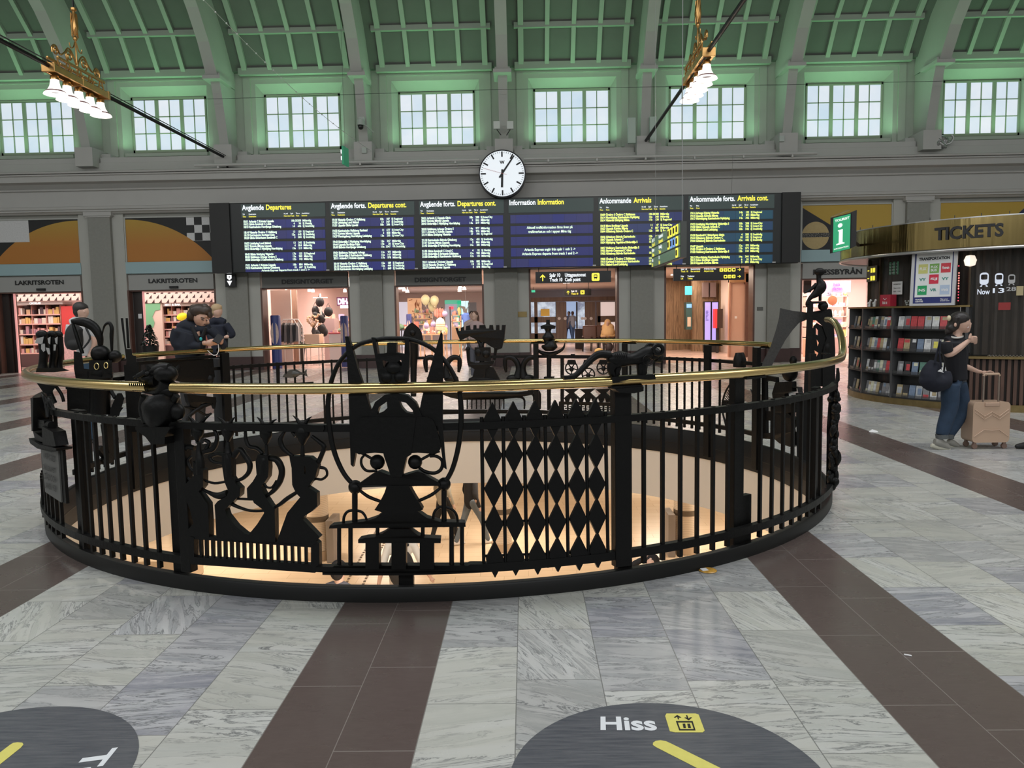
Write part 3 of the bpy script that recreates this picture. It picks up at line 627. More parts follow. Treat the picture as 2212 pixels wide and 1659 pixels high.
for x, a, b_, r in ((120, 1230, 1480, 13), (189, 1230, 1480, 14), (803, 1222, 1475, 15), (866, 1222, 1470, 13), (353, 1235, 1290, 12), (628, 1235, 1290, 12)): S.stroke([(x, a, r), (x, b_, r)], 1)
S.poly([(430, 1236), (550, 1236), (600, 1272), (640, 1288), (740, 1292), (737, 1320), (245, 1320), (245, 1298), (290, 1288), (340, 1285), (390, 1262)], .07)
for a, b_ in ((287, 368), (443, 530), (612, 697)): S.poly([(a, 1318), (b_, 1318), (b_, 1480), (a, 1480)], .06)
S.part('legs')
S.poly([(-10, 1466), (90, 1466), (100, 1458), (900, 1458), (915, 1450), (990, 1450), (990, 1488), (900, 1496), (100, 1502), (-10, 1496)], .06); S.part('base_beam')

# ---- panel of diamonds
S = RS('diamond_panel', 'cast iron panel of six columns of pointed diamonds between upright bars', o=(1020, 840, 3.95), R=3.61)
cols = [((168, 195), (122, 420, 715, 1000, 1305, 1597), 74), ((347, 370), (115, 408, 705, 995, 1297, 1580), 74), ((530, 558), (105, 400, 692, 985, 1290, 1572), 73), ((703, 730), (103, 395, 690, 980, 1275, 1550), 72), ((880, 912), (95, 385, 680, 965, 1260, 1537), 71), ((1045, 1070), (92, 385, 668, 945, 1235, 1515), 70)]
for (xa, xb), js, hw in cols:
    for a, b_ in zip(js, js[1:]):
        t = ((a+b_)/2-js[0])/(js[-1]-js[0]); x = xa+(xb-xa)*t
        S.poly([(x-2, a-8), (x+3, a-8), (x+hw, (a+b_)/2-12), (x+hw, (a+b_)/2+12), (x+4, b_+8), (x-2, b_+8), (x-hw, (a+b_)/2+12), (x-hw, (a+b_)/2-12)], .022)
    S.part('diamond_column', smooth=False)
for (xa, ya), (xb, yb) in (((80, 240), (100, 1555)), ((263, 235), (285, 1545)), ((441, 225), (467, 1530)), ((620, 220), (645, 1523)), ((795, 210), (820, 1500)), ((970, 215), (992, 1485)), ((1135, 195), (1160, 1465))):
    S.stroke([(xa, ya, 17), (xb, yb, 15)], 1, 8); S.part('upright_bar')
for k in range(4):
    y = 566+k*288; S.poly([(95, y-14), (1140, y-48), (1140, y-34), (95, y+4)], .012)
S.part('cross_bar')

# ---- lioness on the handrail
S = RS('lioness_figure', 'black cast iron lioness with a long club tail walking on the near brass handrail', o=(960, 680, 4.424), R=3.657)
S.stroke([(1560, 420, 30), (1600, 425, 62), (1680, 425, 76), (1780, 425, 58), (1860, 408, 68), (1920, 370, 66), (1965, 350, 58)], 4, 12)
S.ball(2005, 372, 64, 62, rd=55).ball(2055, 408, 42, 44, rd=40).ball(1905, 430, 62, 75, rd=60).ball(1640, 440, 75, 80, rd=62).stroke([(2020, 420, 36), (2070, 435, 26)], 1)
S.stroke([(1900, 470, 50), (1900, 520, 38), (1895, 585, 30)], 3, 10).stroke([(1610, 470, 55), (1590, 530, 38), (1615, 590, 28)], 3, 10).ball(1935, 590, 45, 22).ball(1650, 600, 42, 20).stroke([(1870, 450, 40), (1868, 590, 25)], 1).stroke([(1660, 480, 40), (1640, 590, 22)], 1)
S.part('body')
for k in range(7): S.stroke([(1600+k*17, 362-(k == 3)*2, 4), (1590+k*18, 385, 5), (1598+k*17, 410, 4)], 3, 6, off=.055)
S.part('flank_ridges')
for r in (20, 36, 50): S.stroke([(1900+r*cos(t/10*2*pi), 430+r*sin(t/10*2*pi), 4) for t in range(11)], 1, 6, off=.055)
S.part('shoulder_rings')
for sg in (1, -1): S.mb.tube([S.P(2005, 332, .04*sg)+Vector((.028*cos(t/12*2*pi), 0, .028*sin(t/12*2*pi))) for t in range(12)], .012, 6, closed=True)
S.part('ear'); S.stroke([(1580, 385, 42), (1480, 378, 38), (1400, 430, 34), (1320, 515, 30), (1250, 580, 27), (1190, 602, 26), (1145, 602, 20)], 4, 10); S.poly([(1130, 582), (1240, 582), (1235, 632), (1150, 640), (1132, 620)], .05); S.part('tail')
S.poly([(1575, 590), (1980, 565), (1988, 612), (1582, 650)], .07).poly([(1600, 705), (1870, 680), (1868, 725), (1780, 745), (1650, 740)], .08); S.part('base')

# ---- crouching beast on the left near post
S = RS('beast_figure', 'black cast iron beast crouching on a post and biting the handrail', o=(240, 640, 5.184), R=3.63)
S.stroke([(560, 1100, 150), (570, 1180, 200), (560, 1280, 210), (520, 1380, 160), (500, 1430, 120)], 4, 12); S.ball(740, 1290, 92, 95, rd=70).stroke([(735, 1110, 40), (690, 1180, 48), (620, 1290, 42), (570, 1400, 36)], 3, 10).ball(560, 1425, 60, 30).ball(450, 1430, 60, 26).stroke([(380, 1120, 50), (350, 1260, 45), (390, 1420, 40)], 3, 10).ball(640, 1060, 120, 90, rd=80)
S.part('body')
S.ball(612, 872, 138, 108, rd=95).stroke([(470, 850, 60), (560, 820, 80), (660, 800, 50)], 2, 10).ball(450, 910, 125, 62, rd=80).ball(370, 920, 72, 55, rd=60).stroke([(520, 950, 70), (360, 955, 55)], 1, 10).stroke([(640, 960, 95), (590, 1050, 90), (460, 1055, 48), (330, 1045, 34)], 3, 10)
S.poly([(450, 775), (470, 775), (528, 835), (450, 835)], .06); S.part('head')
S.stroke([(385, 885, 30), (460, 845, 34)], 1, 10, off=.05).ball(500, 858, 28, 24, off=.06).stroke([(320, 905, 16), (345, 890, 16)], 1, 8, off=.04); S.part('eye')
for x in range(320, 480, 22): S.stroke([(x, 965, 9), (x+2, 995, 4)], 1, 5, off=.07).stroke([(x+8, 1052, 9), (x+8, 1025, 4)], 1, 5, off=.05)
S.part('teeth'); S.poly([(365, 1450), (740, 1450), (745, 1470), (690, 1560), (690, 1640), (540, 1640), (480, 1560), (370, 1480)], .12); S.part('pedestal', smooth=False)

# ---- horned owl-eyed creature, pronged mast
S = RS('antenna_creature', 'black cast iron creature with two gold ring eyes and long curved feelers, at the left', o=(40, 640, 6.144), Y=6.15)
S.ball(1090, 765, 122, 118).ball(1280, 800, 85, 85).stroke([(1085, 980, 150), (1090, 1060, 150), (1085, 1300, 125), (1085, 1560, 128)], 2, 12); S.poly([(935, 850), (1240, 850), (1246, 1085), (938, 1100)], .14); S.part('body')
GL = mat('gold_leaf', (.85, .72, .35), .3, .8)
S.mb.tube([S.P(1035+30*cos(t/14*2*pi), 930+42*sin(t/14*2*pi), .085) for t in range(14)], 5*.00065*1.0, 6, closed=True)
S.part('ring_eye', GL, 'gold ring eye, left')
S.mb.tube([S.P(1160+25*cos(t/14*2*pi), 918+40*sin(t/14*2*pi), .085) for t in range(14)], 5*.00065*1.0, 6, closed=True)
S.part('ring_eye', GL, 'gold ring eye, right')
S.poly([(945, 1040), (1100, 1075), (1130, 1040), (1150, 1020), (1238, 1050), (1230, 1085), (940, 1105)], .04, off=.09); S.part('lip')
S.stroke([(1090, 650, 32), (1075, 540, 48), (1010, 420, 62), (900, 350, 66), (790, 335, 52), (705, 325, 20)], 4, 10).stroke([(705, 310, 14), (760, 480, 26), (810, 640, 26), (850, 760, 24)], 3, 8)
S.stroke([(1240, 730, 16), (1235, 540, 26), (1238, 420, 26), (1205, 355, 22), (1150, 380, 16), (1120, 460, 10), (1105, 560, 10)], 4, 8); S.part('feeler')
S.poly([(732, 730), (800, 740), (840, 760), (870, 960), (1230, 1000), (1225, 1100), (760, 1100), (735, 960)], .07); S.poly([(640, 1190), (960, 1190), (960, 1580), (650, 1560)], .05); S.part('shoulder_plate', smooth=False)
S.stroke([(1200, 1210, 28), (1280, 1345, 28), (1345, 1300, 20)], 1, 8); S.poly([(1215, 1590), (1215, 1500), (1310, 1290), (1370, 1285), (1405, 1355), (1335, 1590)], .07); S.part('zigzag_leg', smooth=False)
S = RS('zigzag_support', 'black angular cast iron strut crossing the left far railing below the ring-eyed creature', o=(80, 880, 4.367), near=False, R=3.58)
S.poly([(700, 0), (800, 0), (720, 110), (700, 130)], .04).poly([(620, 160), (720, 130), (750, 300), (690, 520), (640, 540), (600, 500), (660, 440)], .05).poly([(590, 360), (700, 480), (680, 530), (560, 400)], .05); S.part('strut', smooth=False)
S = RS('pronged_mast', 'tall black iron mast ending in two thin prongs beside the ring-eyed creature', o=(40, 640, 6.144), Y=8.3)
S.poly([(1355, 290), (1390, 290), (1425, 640), (1432, 700), (1500, 700), (1510, 780), (1560, 792), (1585, 1100), (1620, 1640), (1640, 1800), (1455, 1800), (1410, 1100), (1432, 860), (1390, 560)], .08); S.part('mast', smooth=False)
S.poly([(1420, 290), (1452, 290), (1478, 690), (1442, 690)], .04); S.part('prong', smooth=False)

# ---- three hooded birds standing on the rail
S = RS('hooded_bird_trio', 'three black hooded bird figures with grey beaks standing side by side on the left handrail', o=(40, 640, 6.144), Y=6.1)
for x, r in ((300, 1.0), (430, .9), (512, .85)):
    d = (x-300)*.0006
    S.ball(x+10, 510, 78*r, 62*r, off=-d).stroke([(x+20, 540, 66*r), (x+30, 640, 60*r), (x+40, 760, 58*r), (x+25, 880, 52*r), (x+20, 960, 62*r)], 3, 10, off=-d)
S.part('bird_bodies')
for x in (235, 385, 480):
    S.poly([(x, 560), (x+100 if x < 300 else x+40, 535), (x+80 if x < 300 else x+35, 640), (x-15 if x < 300 else x+10, 620)], .05, off=.045)
S.poly([(300, 630), (350, 630), (355, 720), (330, 740), (300, 700)], .04, off=.05).poly([(360, 680), (410, 690), (420, 770), (390, 770)], .04, off=.05).poly([(465, 640), (500, 640), (490, 720), (465, 720)], .04, off=.05)
S.part('beak', mat('iron_highlight', (.4, .4, .4), .4, .2), 'grey beaks with silver highlights in the colour'); S.poly([(240, 955), (560, 945), (680, 985), (470, 1010), (230, 1010)], .18); S.part('perch', smooth=False)  # pale grey puts the silver highlights of the iron into the colour
S.poly([(230, 1135), (520, 1170), (430, 1290), (330, 1280)], .06).stroke([(370, 1170, 42), (420, 1300, 40), (480, 1420, 34)], 2).stroke([(500, 1200, 22), (570, 1300, 22), (600, 1400, 20)], 2); S.part('bracket')

# ---- figures at the far left edge of the ring, with the inscribed plate
S = RS('inscribed_plate', 'small dark iron plate with raised lettering on the left end of the balustrade', o=(0, 780, 4.608), R=3.66, cat='plaque')
S.poly([(420, 850), (592, 892), (625, 1405), (465, 1300)], .02); S.part('plate', mat('plate_iron', (.11, .11, .105), .5), smooth=False)
for k, (x0, x1, y, h, t_) in enumerate([(450, 570, 900, 62, 'VAR GOD'), (452, 575, 1010, 62, 'SÄLLSKAPET'), (460, 578, 1105, 62, 'STAD OCH'), (468, 580, 1195, 60, 'LAND 1958')]):
    text_on(S.mb, t_, lambda a, b_: S.P(x0+(x1-x0)*a, y+h-h*b_+(a*45), .014))
S.part('raised_lettering', mat('plate_letters', (.012, .012, .012), .5), smooth=False)
S.poly([(595, 892), (620, 885), (660, 1420), (625, 1405)], .02, off=-.01); S.part('plate_edge', smooth=False)
S = RS('sphinx_and_drum_figure', 'small black cast iron figure seated over a drum above the inscribed plate', o=(0, 780, 4.608), R=3.66)
S.stroke([(415, 320, 12), (440, 360, 20), (460, 440, 18), (480, 560, 22)], 3).stroke([(450, 460, 10), (490, 370, 20), (530, 470, 16), (560, 480, 8)], 3).ball(500, 420, 30, 45); S.part('seated_figure')
S.mb.tube([S.P(430, 625, 0), S.P(520, 640, 0)], .028, 12); S.poly([(480, 640), (590, 700), (620, 840), (490, 850)], .08).poly([(400, 575), (480, 590), (480, 670), (400, 660)], .05); S.part('drum')
S.poly([(375, 690), (470, 760), (470, 800), (400, 790)], .06).poly([(365, 760), (470, 820), (640, 860), (640, 880), (590, 895), (450, 860), (380, 810)], .1); S.poly([(385, 360), (412, 360), (410, 690), (395, 690)], .1); S.part('bracket', smooth=False)

# ---- arch, bird and tall mast at the right
S = RS('arch_figure', 'grey-black iron arch with an axe-shaped left limb straddling the gap in the far right rail', o=(1560, 560, 2.767), Y=8.3)
S.poly([(346, 292), (420, 308), (505, 318), (505, 362), (460, 380), (420, 425), (380, 480), (330, 570), (295, 640), (235, 700), (240, 620), (290, 520), (322, 420), (340, 350)], .09); S.part('left_limb', mat('speckled_iron', (.035, .036, .036), .5, noise=.6, nscale=60), smooth=False)
S.poly([(505, 318), (560, 310), (640, 296), (655, 300), (668, 400), (676, 540), (676, 760), (600, 770), (600, 560), (625, 470), (600, 400), (560, 365), (505, 362)], .08); S.part('right_limb', smooth=False)
S.poly([(520, 620), (530, 560), (528, 470), (545, 400), (565, 380), (600, 400), (632, 470), (645, 560), (640, 760), (530, 760)], .05, [[(560, 410), (572, 425), (572, 455), (560, 450)], [(565, 480), (578, 500), (570, 520)], [(552, 545), (575, 560), (560, 590)]]); S.ball(622, 530, 28, 50); S.part('pierced_shield')
S = RS('bird_on_mast', 'black iron bird perched on a tall mast at the right of the ring', o=(1560, 560, 2.767), Y=8.2)
S.poly([(508, 275), (545, 262), (540, 500), (530, 780), (522, 1390), (480, 1390), (488, 780), (498, 500)], .09); S.poly([(440, 800), (480, 800), (480, 1390), (450, 1390)], .05); S.part('mast', smooth=False)
S.ball(582, 76, 32, 24).stroke([(605, 72, 13), (622, 78, 6)], 1).stroke([(578, 85, 16), (578, 120, 15), (590, 150, 30), (585, 175, 34), (560, 205, 24), (530, 228, 14), (505, 262, 8)], 4, 10).stroke([(565, 150, 14), (530, 180, 10), (490, 203, 4)], 2).stroke([(585, 195, 10), (585, 250, 9)], 1); S.part('bird')
S.ball(603, 280, 30, 28).ball(520, 268, 22, 22).poly([(510, 252), (620, 250), (625, 262), (510, 268)], .08); S.part('perch_drum')
# ---- crowded foliage panel seen edge-on at the right
S = RS('foliage_panel', 'cast iron panel of crowded knobby foliage at the right edge of the ring', o=(1560, 560, 2.767), Y=6.35)
rd = random.Random(3)
S.poly([(640, 790), (690, 745), (695, 820), (690, 1340), (620, 1410), (625, 1000)], .05)
for k in range(48):
    y = 800+rd.random()*560; x = 650+rd.random()*42-(y > 1250)*12; S.ball(x, y, 10+rd.random()*14, 16+rd.random()*24, off=.02+rd.random()*.05)
S.part('foliage')
S.stroke([(690, 650, 8), (690, 720, 14), (660, 760, 10)], 2); S.mb.tube([S.P(690+10*cos(t/10*2*pi), 1170+28*sin(t/10*2*pi), .08) for t in range(10)], .006, 6, closed=True); S.part('loop')

# ---- far side figures
S = RS('block_figures', 'two stacked angular black iron figures under an oval disc on the far right rail', near=False, o=(1560, 560, 2.767))
S.poly([(310, 800), (330, 735), (430, 730), (432, 790), (385, 805), (390, 860), (440, 870), (470, 800), (462, 770), (435, 765), (432, 760), (465, 765), (472, 820), (430, 915), (330, 920), (305, 905), (315, 850)], .05).poly([(300, 1030), (310, 920), (400, 915), (450, 960), (425, 1010), (430, 1050), (340, 1080)], .05).poly([(240, 1040), (440, 1030), (445, 1110), (420, 1120), (360, 1100), (330, 1075), (240, 1070)], .07).poly([(245, 690), (330, 705), (332, 735), (285, 725), (245, 740)], .04).poly([(245, 690), (265, 690), (270, 1060), (245, 1060)], .04).poly([(272, 905), (330, 915), (330, 970), (272, 960)], .04)
S.part('figures', smooth=False); S.ball(424, 605, 22, 28).ball(405, 680, 48, 52, rd=22); S.part('oval_disc')
S = RS('leaf_shield_panel', 'black iron leaf-shaped openwork shield with a helmeted head on the far right rail', near=False, o=(1300, 740, 5.53))
S.stroke([(1535, 490, 10), (1470, 610, 12), (1438, 760, 12), (1460, 900, 12), (1530, 1095, 14), (1600, 920, 12), (1625, 760, 12), (1600, 620, 12), (1535, 490, 10)], 4, 6)
for k in range(7):
    y = 575+k*24; S.stroke([(1530, y+50, 6), (1470+max(0, 40-k*10), y-10, 6)], 1, 5).stroke([(1530, y+50, 6), (1600-max(0, 40-k*10), y-10, 6)], 1, 5)
    y = 870+k*20; S.stroke([(1545, y+30, 6), (1620-k*8, y-40, 6)], 1, 5).stroke([(1545, y+30, 6), (1475+k*8, y-40, 6)], 1, 5)
S.stroke([(1532, 490, 10), (1535, 1060, 14)], 1); S.poly([(1440, 690), (1630, 690), (1630, 820), (1440, 830)], .02, [[(1455+k*24, 705+j*34), (1470+k*24, 705+j*34), (1470+k*24, 723+j*34), (1455+k*24, 723+j*34)] for k in range(7) for j in range(3)]); S.part('leaf_shield', smooth=False)
S.stroke([(1645, 120, 50), (1648, 200, 76), (1645, 290, 78)], 2, 12); S.stroke([(1645, 400, 10), (1640, 620, 12)], 1).poly([(1640, 405), (1680, 465), (1595, 465)], .03).stroke([(1540, 515, 10), (1690, 535, 10)], 1); S.part('helmeted_head')
S.stroke([(1780, 560, 8), (1825, 680, 10), (1770, 720, 8)], 2); S.part('side_leaf')

S = RS('number_frieze_panel', 'black iron frame of wheels and bells over a row of cut-out digits, far side', near=False, o=(960, 680, 4.424))
SEG = {'2': [(0, 0), (1, 0), (1, .6), (.32, .6), (.32, .78), (1, .78), (1, 1), (0, 1), (0, .4), (.68, .4), (.68, .22), (0, .22)], '5': [(0, 0), (1, 0), (1, .22), (.32, .22), (.32, .4), (1, .4), (1, 1), (0, 1), (0, .78), (.68, .78), (.68, .6), (0, .6)]}
hs = []
for k in range(11):
    d = '25'[k % 2]; x = 1143+k*42.5; y = 858+k*1.5; hs.append([(x+30*a, y+50*b_) for a, b_ in SEG[d]])
S.poly([(1095, 828), (1640, 840), (1640, 945), (1095, 922)], .025, hs); S.part('digit_band', smooth=False)
S.poly([(1112, 390), (1140, 390), (1140, 830), (1112, 830)], .04).poly([(1615, 690), (1640, 690), (1640, 935), (1615, 930)], .04).poly([(1000, 392), (1420, 395), (1420, 418), (1000, 415)], .05).poly([(1210, 375), (1245, 375), (1245, 395), (1210, 395)], .03); S.part('frame', smooth=False)
for cx, cy, r in ((1215, 510, 58), (1375, 570, 60), (1520, 505, 62)):
    S.stroke([(cx+r*cos(t/14*2*pi), cy+r*sin(t/14*2*pi), 7) for t in range(15)], 1, 6); S.ball(cx, cy+10, 22, 24)
    for t in range(5): S.stroke([(cx, cy, 6), (cx+r*cos(t*1.257+.3), cy+r*sin(t*1.257+.3), 6)], 1, 5)
S.part('wheels')
for x in (1215, 1370, 1520):
    if x > 1215: S.part('bell', smooth=False)
    S.poly([(x-30, 430), (x+30, 430), (x+42, 475), (x-42, 475)], .05).poly([(x-70, 712), (x+70, 705), (x+20, 745), (x+80, 800), (x-75, 800), (x-20, 750)], .05)
S.part('bell', smooth=False)
for k in range(7): S.poly([(1150+k*65, 800), (1200+k*65, 800), (1190+k*65, 835), (1160+k*65, 835)], .03)
S.part('small_cups', smooth=False)
S = RS('candlestick_figure', 'black iron candlestick figure with crescent horns on the far rail', near=False, o=(960, 680, 4.424))
S.stroke([(990, 48, 17), (990, 105, 20)], 1).stroke([(925, 112, 8), (990, 112, 30), (1055, 112, 8)], 1).poly([(925, 105), (1055, 105), (1050, 135), (930, 135)], .09).stroke([(990, 130, 40), (992, 165, 26), (992, 215, 60), (992, 250, 40), (1004, 275, 62), (1004, 310, 78), (1004, 345, 40)], 3, 12); S.part('candlestick')
S.stroke([(858, 268, 4), (880, 325, 12), (930, 362, 18), (1005, 378, 24), (1080, 358, 18), (1135, 320, 12), (1152, 268, 4)], 4, 8); S.part('crescent'); S.stroke([(1000, 380, 24), (998, 640, 20), (1000, 910, 18)], 1); S.poly([(958, 590), (1042, 590), (1040, 645), (960, 645)], .1); S.part('stem')
S = RS('crown_castle_figure', 'black iron crenellated crown on a forked stem at the centre of the far rail', near=False, o=(960, 680, 4.424))
S.poly([(105, 125), (130, 125), (138, 155), (155, 155), (158, 125), (185, 112), (190, 148), (205, 148), (208, 108), (245, 100), (250, 140), (275, 140), (278, 98), (305, 98), (308, 130), (332, 130), (336, 98), (390, 98), (398, 130), (428, 130), (432, 98), (464, 98), (470, 145), (494, 145), (497, 98), (525, 98), (526, 145), (548, 145), (552, 98), (585, 98), (572, 230), (550, 320), (510, 335), (440, 300), (380, 260), (300, 235), (240, 205), (190, 230), (150, 245), (125, 190)], .05); S.part('crown', smooth=False)
S.stroke([(245, 155, 8), (310, 230, 12), (345, 290, 18), (350, 330, 22)], 3).stroke([(440, 160, 8), (395, 220, 12), (362, 280, 18), (355, 330, 22)], 3).stroke([(355, 300, 24), (360, 500, 24), (362, 640, 20)], 1).ball(325, 360, 38, 50).ball(400, 375, 45, 48).poly([(290, 310), (440, 310), (450, 440), (300, 440)], .08); S.part('forked_stem')
S.poly([(218, 435), (300, 460), (420, 440), (482, 435), (470, 470), (400, 520), (390, 600), (470, 610), (515, 640), (520, 655), (228, 655), (232, 610), (270, 590), (290, 520), (225, 480)], .08).poly([(290, 500), (470, 500), (550, 655), (280, 655)], .05).stroke([(225, 335, 18), (232, 460, 14)], 1).ball(225, 325, 22).stroke([(492, 325, 16), (478, 430, 12)], 1).ball(492, 318, 20); S.part('pedestal', smooth=False)
S = RS('horse_heads_figure', 'pairs of black iron horse heads over a comb of arched legs on the far rail', near=False, o=(960, 680, 4.424))
for x0, f in ((640, 1), (820, -1), (85, -1), (-120, 1)):
    if x0 != 640: S.part('horse_head')
    S.stroke([(x0-50*f, 550, 12), (x0-60*f, 480, 22), (x0-55*f, 420, 22), (x0, 408, 26), (x0+50*f, 450, 28), (x0+70*f, 520, 30), (x0+60*f, 600, 45)], 4, 8).stroke([(x0-58*f, 410, 9), (x0-62*f, 378, 4)], 1); S.ball(x0+20*f, 610, 70, 40)
S.part('horse_head')
for x in (175, 218, 262, 306, 350, 394, 438, 482, 526, 568): S.stroke([(x, 790, 7), (x, 900, 6)], 1, 6)
S.poly([(-60, 745), (700, 740), (860, 720), (850, 760), (700, 790), (560, 805), (170, 812), (60, 790)], .07).poly([(-100, 905), (950, 912), (950, 932), (-100, 925)], .04)
for x, y, xe in ((650, 780, 765), (720, 745, 855), (800, 722, 915)): S.stroke([(x, y, 10), (xe-30, y+8, 12), (xe, y+40, 10), (xe-2, 900, 8)], 2, 6)
S.part('comb_base')
S = RS('spade_figure', 'black iron spade-shaped finial with a small boss on the far rail', near=False, o=(840, 590, 9.76))
S.poly([(490, 1040), (560, 1090), (640, 1160), (690, 1250), (715, 1390), (290, 1390), (320, 1230), (370, 1140), (430, 1080)], .04); S.poly([(300, 1385), (720, 1385), (700, 1440), (320, 1440)], .09); S.ball(500, 1260, 70, 75); S.part('spade'); S.stroke([(500, 1440, 120), (520, 1700, 100), (520, 2000, 70), (520, 2600, 60)], 2); S.part('stem')
S = RS('elephant_panel', 'dense black iron panel with rivets, knobs and trunk-like shapes below the leaning man', near=False, o=(240, 640, 5.184))
S.poly([(285, 735), (640, 700), (1160, 655), (1165, 690), (640, 735), (285, 770)], .05).poly([(285, 735), (310, 735), (320, 1400), (285, 1400)], .05); S.part('frame', smooth=False)
S.poly([(600, 740), (1130, 700), (1150, 900), (1100, 980), (900, 975), (780, 960), (700, 940), (620, 860)], .04).stroke([(690, 860, 60), (740, 780, 40), (720, 740, 20)], 2).ball(860, 840, 22).ball(945, 825, 22).ball(780, 900, 20).stroke([(720, 880, 8), (1140, 840, 9)], 1).ball(1100, 930, 50, 60)
S.poly([(830, 1095), (1160, 1130), (1165, 1180), (1150, 1260), (1125, 1195), (1000, 1190), (960, 1250), (880, 1230), (850, 1180)], .05).stroke([(820, 1240, 12), (940, 1260, 16), (1060, 1330, 14), (1120, 1310, 10)], 2).stroke([(1120, 1200, 20), (1000, 1240, 30), (880, 1330, 26), (850, 1400, 18)], 2); S.part('trunk_shapes')
S = RS('hanging_fish', 'black iron fish hanging in a square gap of the far left rail', near=False, o=(460, 740, 5.027))
S.poly([(760, 375), (785, 330), (840, 295), (900, 290), (950, 320), (985, 330), (1015, 292), (1012, 330), (1025, 370), (985, 350), (940, 350), (900, 377), (840, 384)], .03).ball(860, 340, 80, 34, rd=20); S.part('fish', mat('fish_iron', (.06, .06, .055), .35)); S.stroke([(885, 230, 6), (888, 292, 8)], 1, 6); S.part('hanger'); 
S = RS('fish_gap_frame', 'thin black iron bars framing the square gap around the hanging fish', near=False, o=(460, 740, 5.027))
S.poly([(705, 250), (722, 250), (728, 880), (712, 880)], .02).poly([(720, 448), (1090, 425), (1090, 440), (720, 462)], .02); S.part('bars', smooth=False)
# ================================================================ THINGS HUNG IN THE HALL
def bxy(x0, x1, y0, y1, z0, z1, name, m, parent=None, bevel=0):
    mb = MB(); mb.b(x0, x1, y0, y1, z0, z1); return mb.build(name, m, parent, bevel=bevel)
# ---- departure board
TXT_W = mat('led_white', (.85, .95, .85), .5, emit=.95, ecol=(.72, 1, .70)); TXT_Y = mat('led_yellow', (.9, .95, .2), .5, emit=.95, ecol=(.85, 1, .22)); TXT_A = mat('sign_yellow', (.95, .85, .1), .5, emit=.85, ecol=(1, .88, .08))
SGW = mat('sign_white', (.9, .93, .97), .5, emit=.8, ecol=(.9, .95, 1))
CASE = mat('board_case', (.008, .011, .011), .35)
HEAD = mat('board_header', (.03, .045, .042), .4, emit=.035, ecol=(.5, .8, .75))
bd = root('departure_board', (-.6, 24.0, 3.02), 'wide black train information board of six screens under the clock', 'departure board')
bxy(-9.48, 8.28, 24.0, 24.25, 3.02, 5.12, 'case', CASE, bd, .02)
bxy(-9.5, -8.9, 23.93, 24.0, 3.02, 5.12, 'end_panel', mat('board_end', (.012, .012, .012), .5), bd); bxy(7.75, 8.3, 23.93, 24.0, 3.04, 5.12, 'end_panel', mat('board_end', (.012, .012, .012), .5), bd)
def blue_mat(k):
    m, t, b = nt('board_screen_blue'); g = G(t); tc = t.nodes.new('ShaderNodeTexCoord'); sp = t.nodes.new('ShaderNodeSeparateXYZ'); t.links.new(tc.outputs['Object'], sp.inputs[0])
    u = g.m('DIVIDE', sp.outputs[0], .367); r, _ = g.rnd(g.m('FLOOR', u), g.m('FLOOR', g.m('MULTIPLY', sp.outputs[2], 3.04)))
    A, B = ((.009, .014, .13), (.018, .02, .10)) if k < 5 else ((.007, .035, .085), (.005, .055, .08))
    if k == 4: A, B = (.009, .015, .09), (.015, .03, .10)
    c_ = g.mix(r, A, B); c_ = g.mix(g.m('LESS_THAN', g.m('FRACT', u), .02), c_, (.003, .006, .03))
    t.links.new(c_, b.inputs['Emission Color']); b.inputs['Emission Strength'].default_value = 1.0; b.inputs['Base Color'].default_value = (.01, .01, .03, 1); b.inputs['Roughness'].default_value = .35
    return m
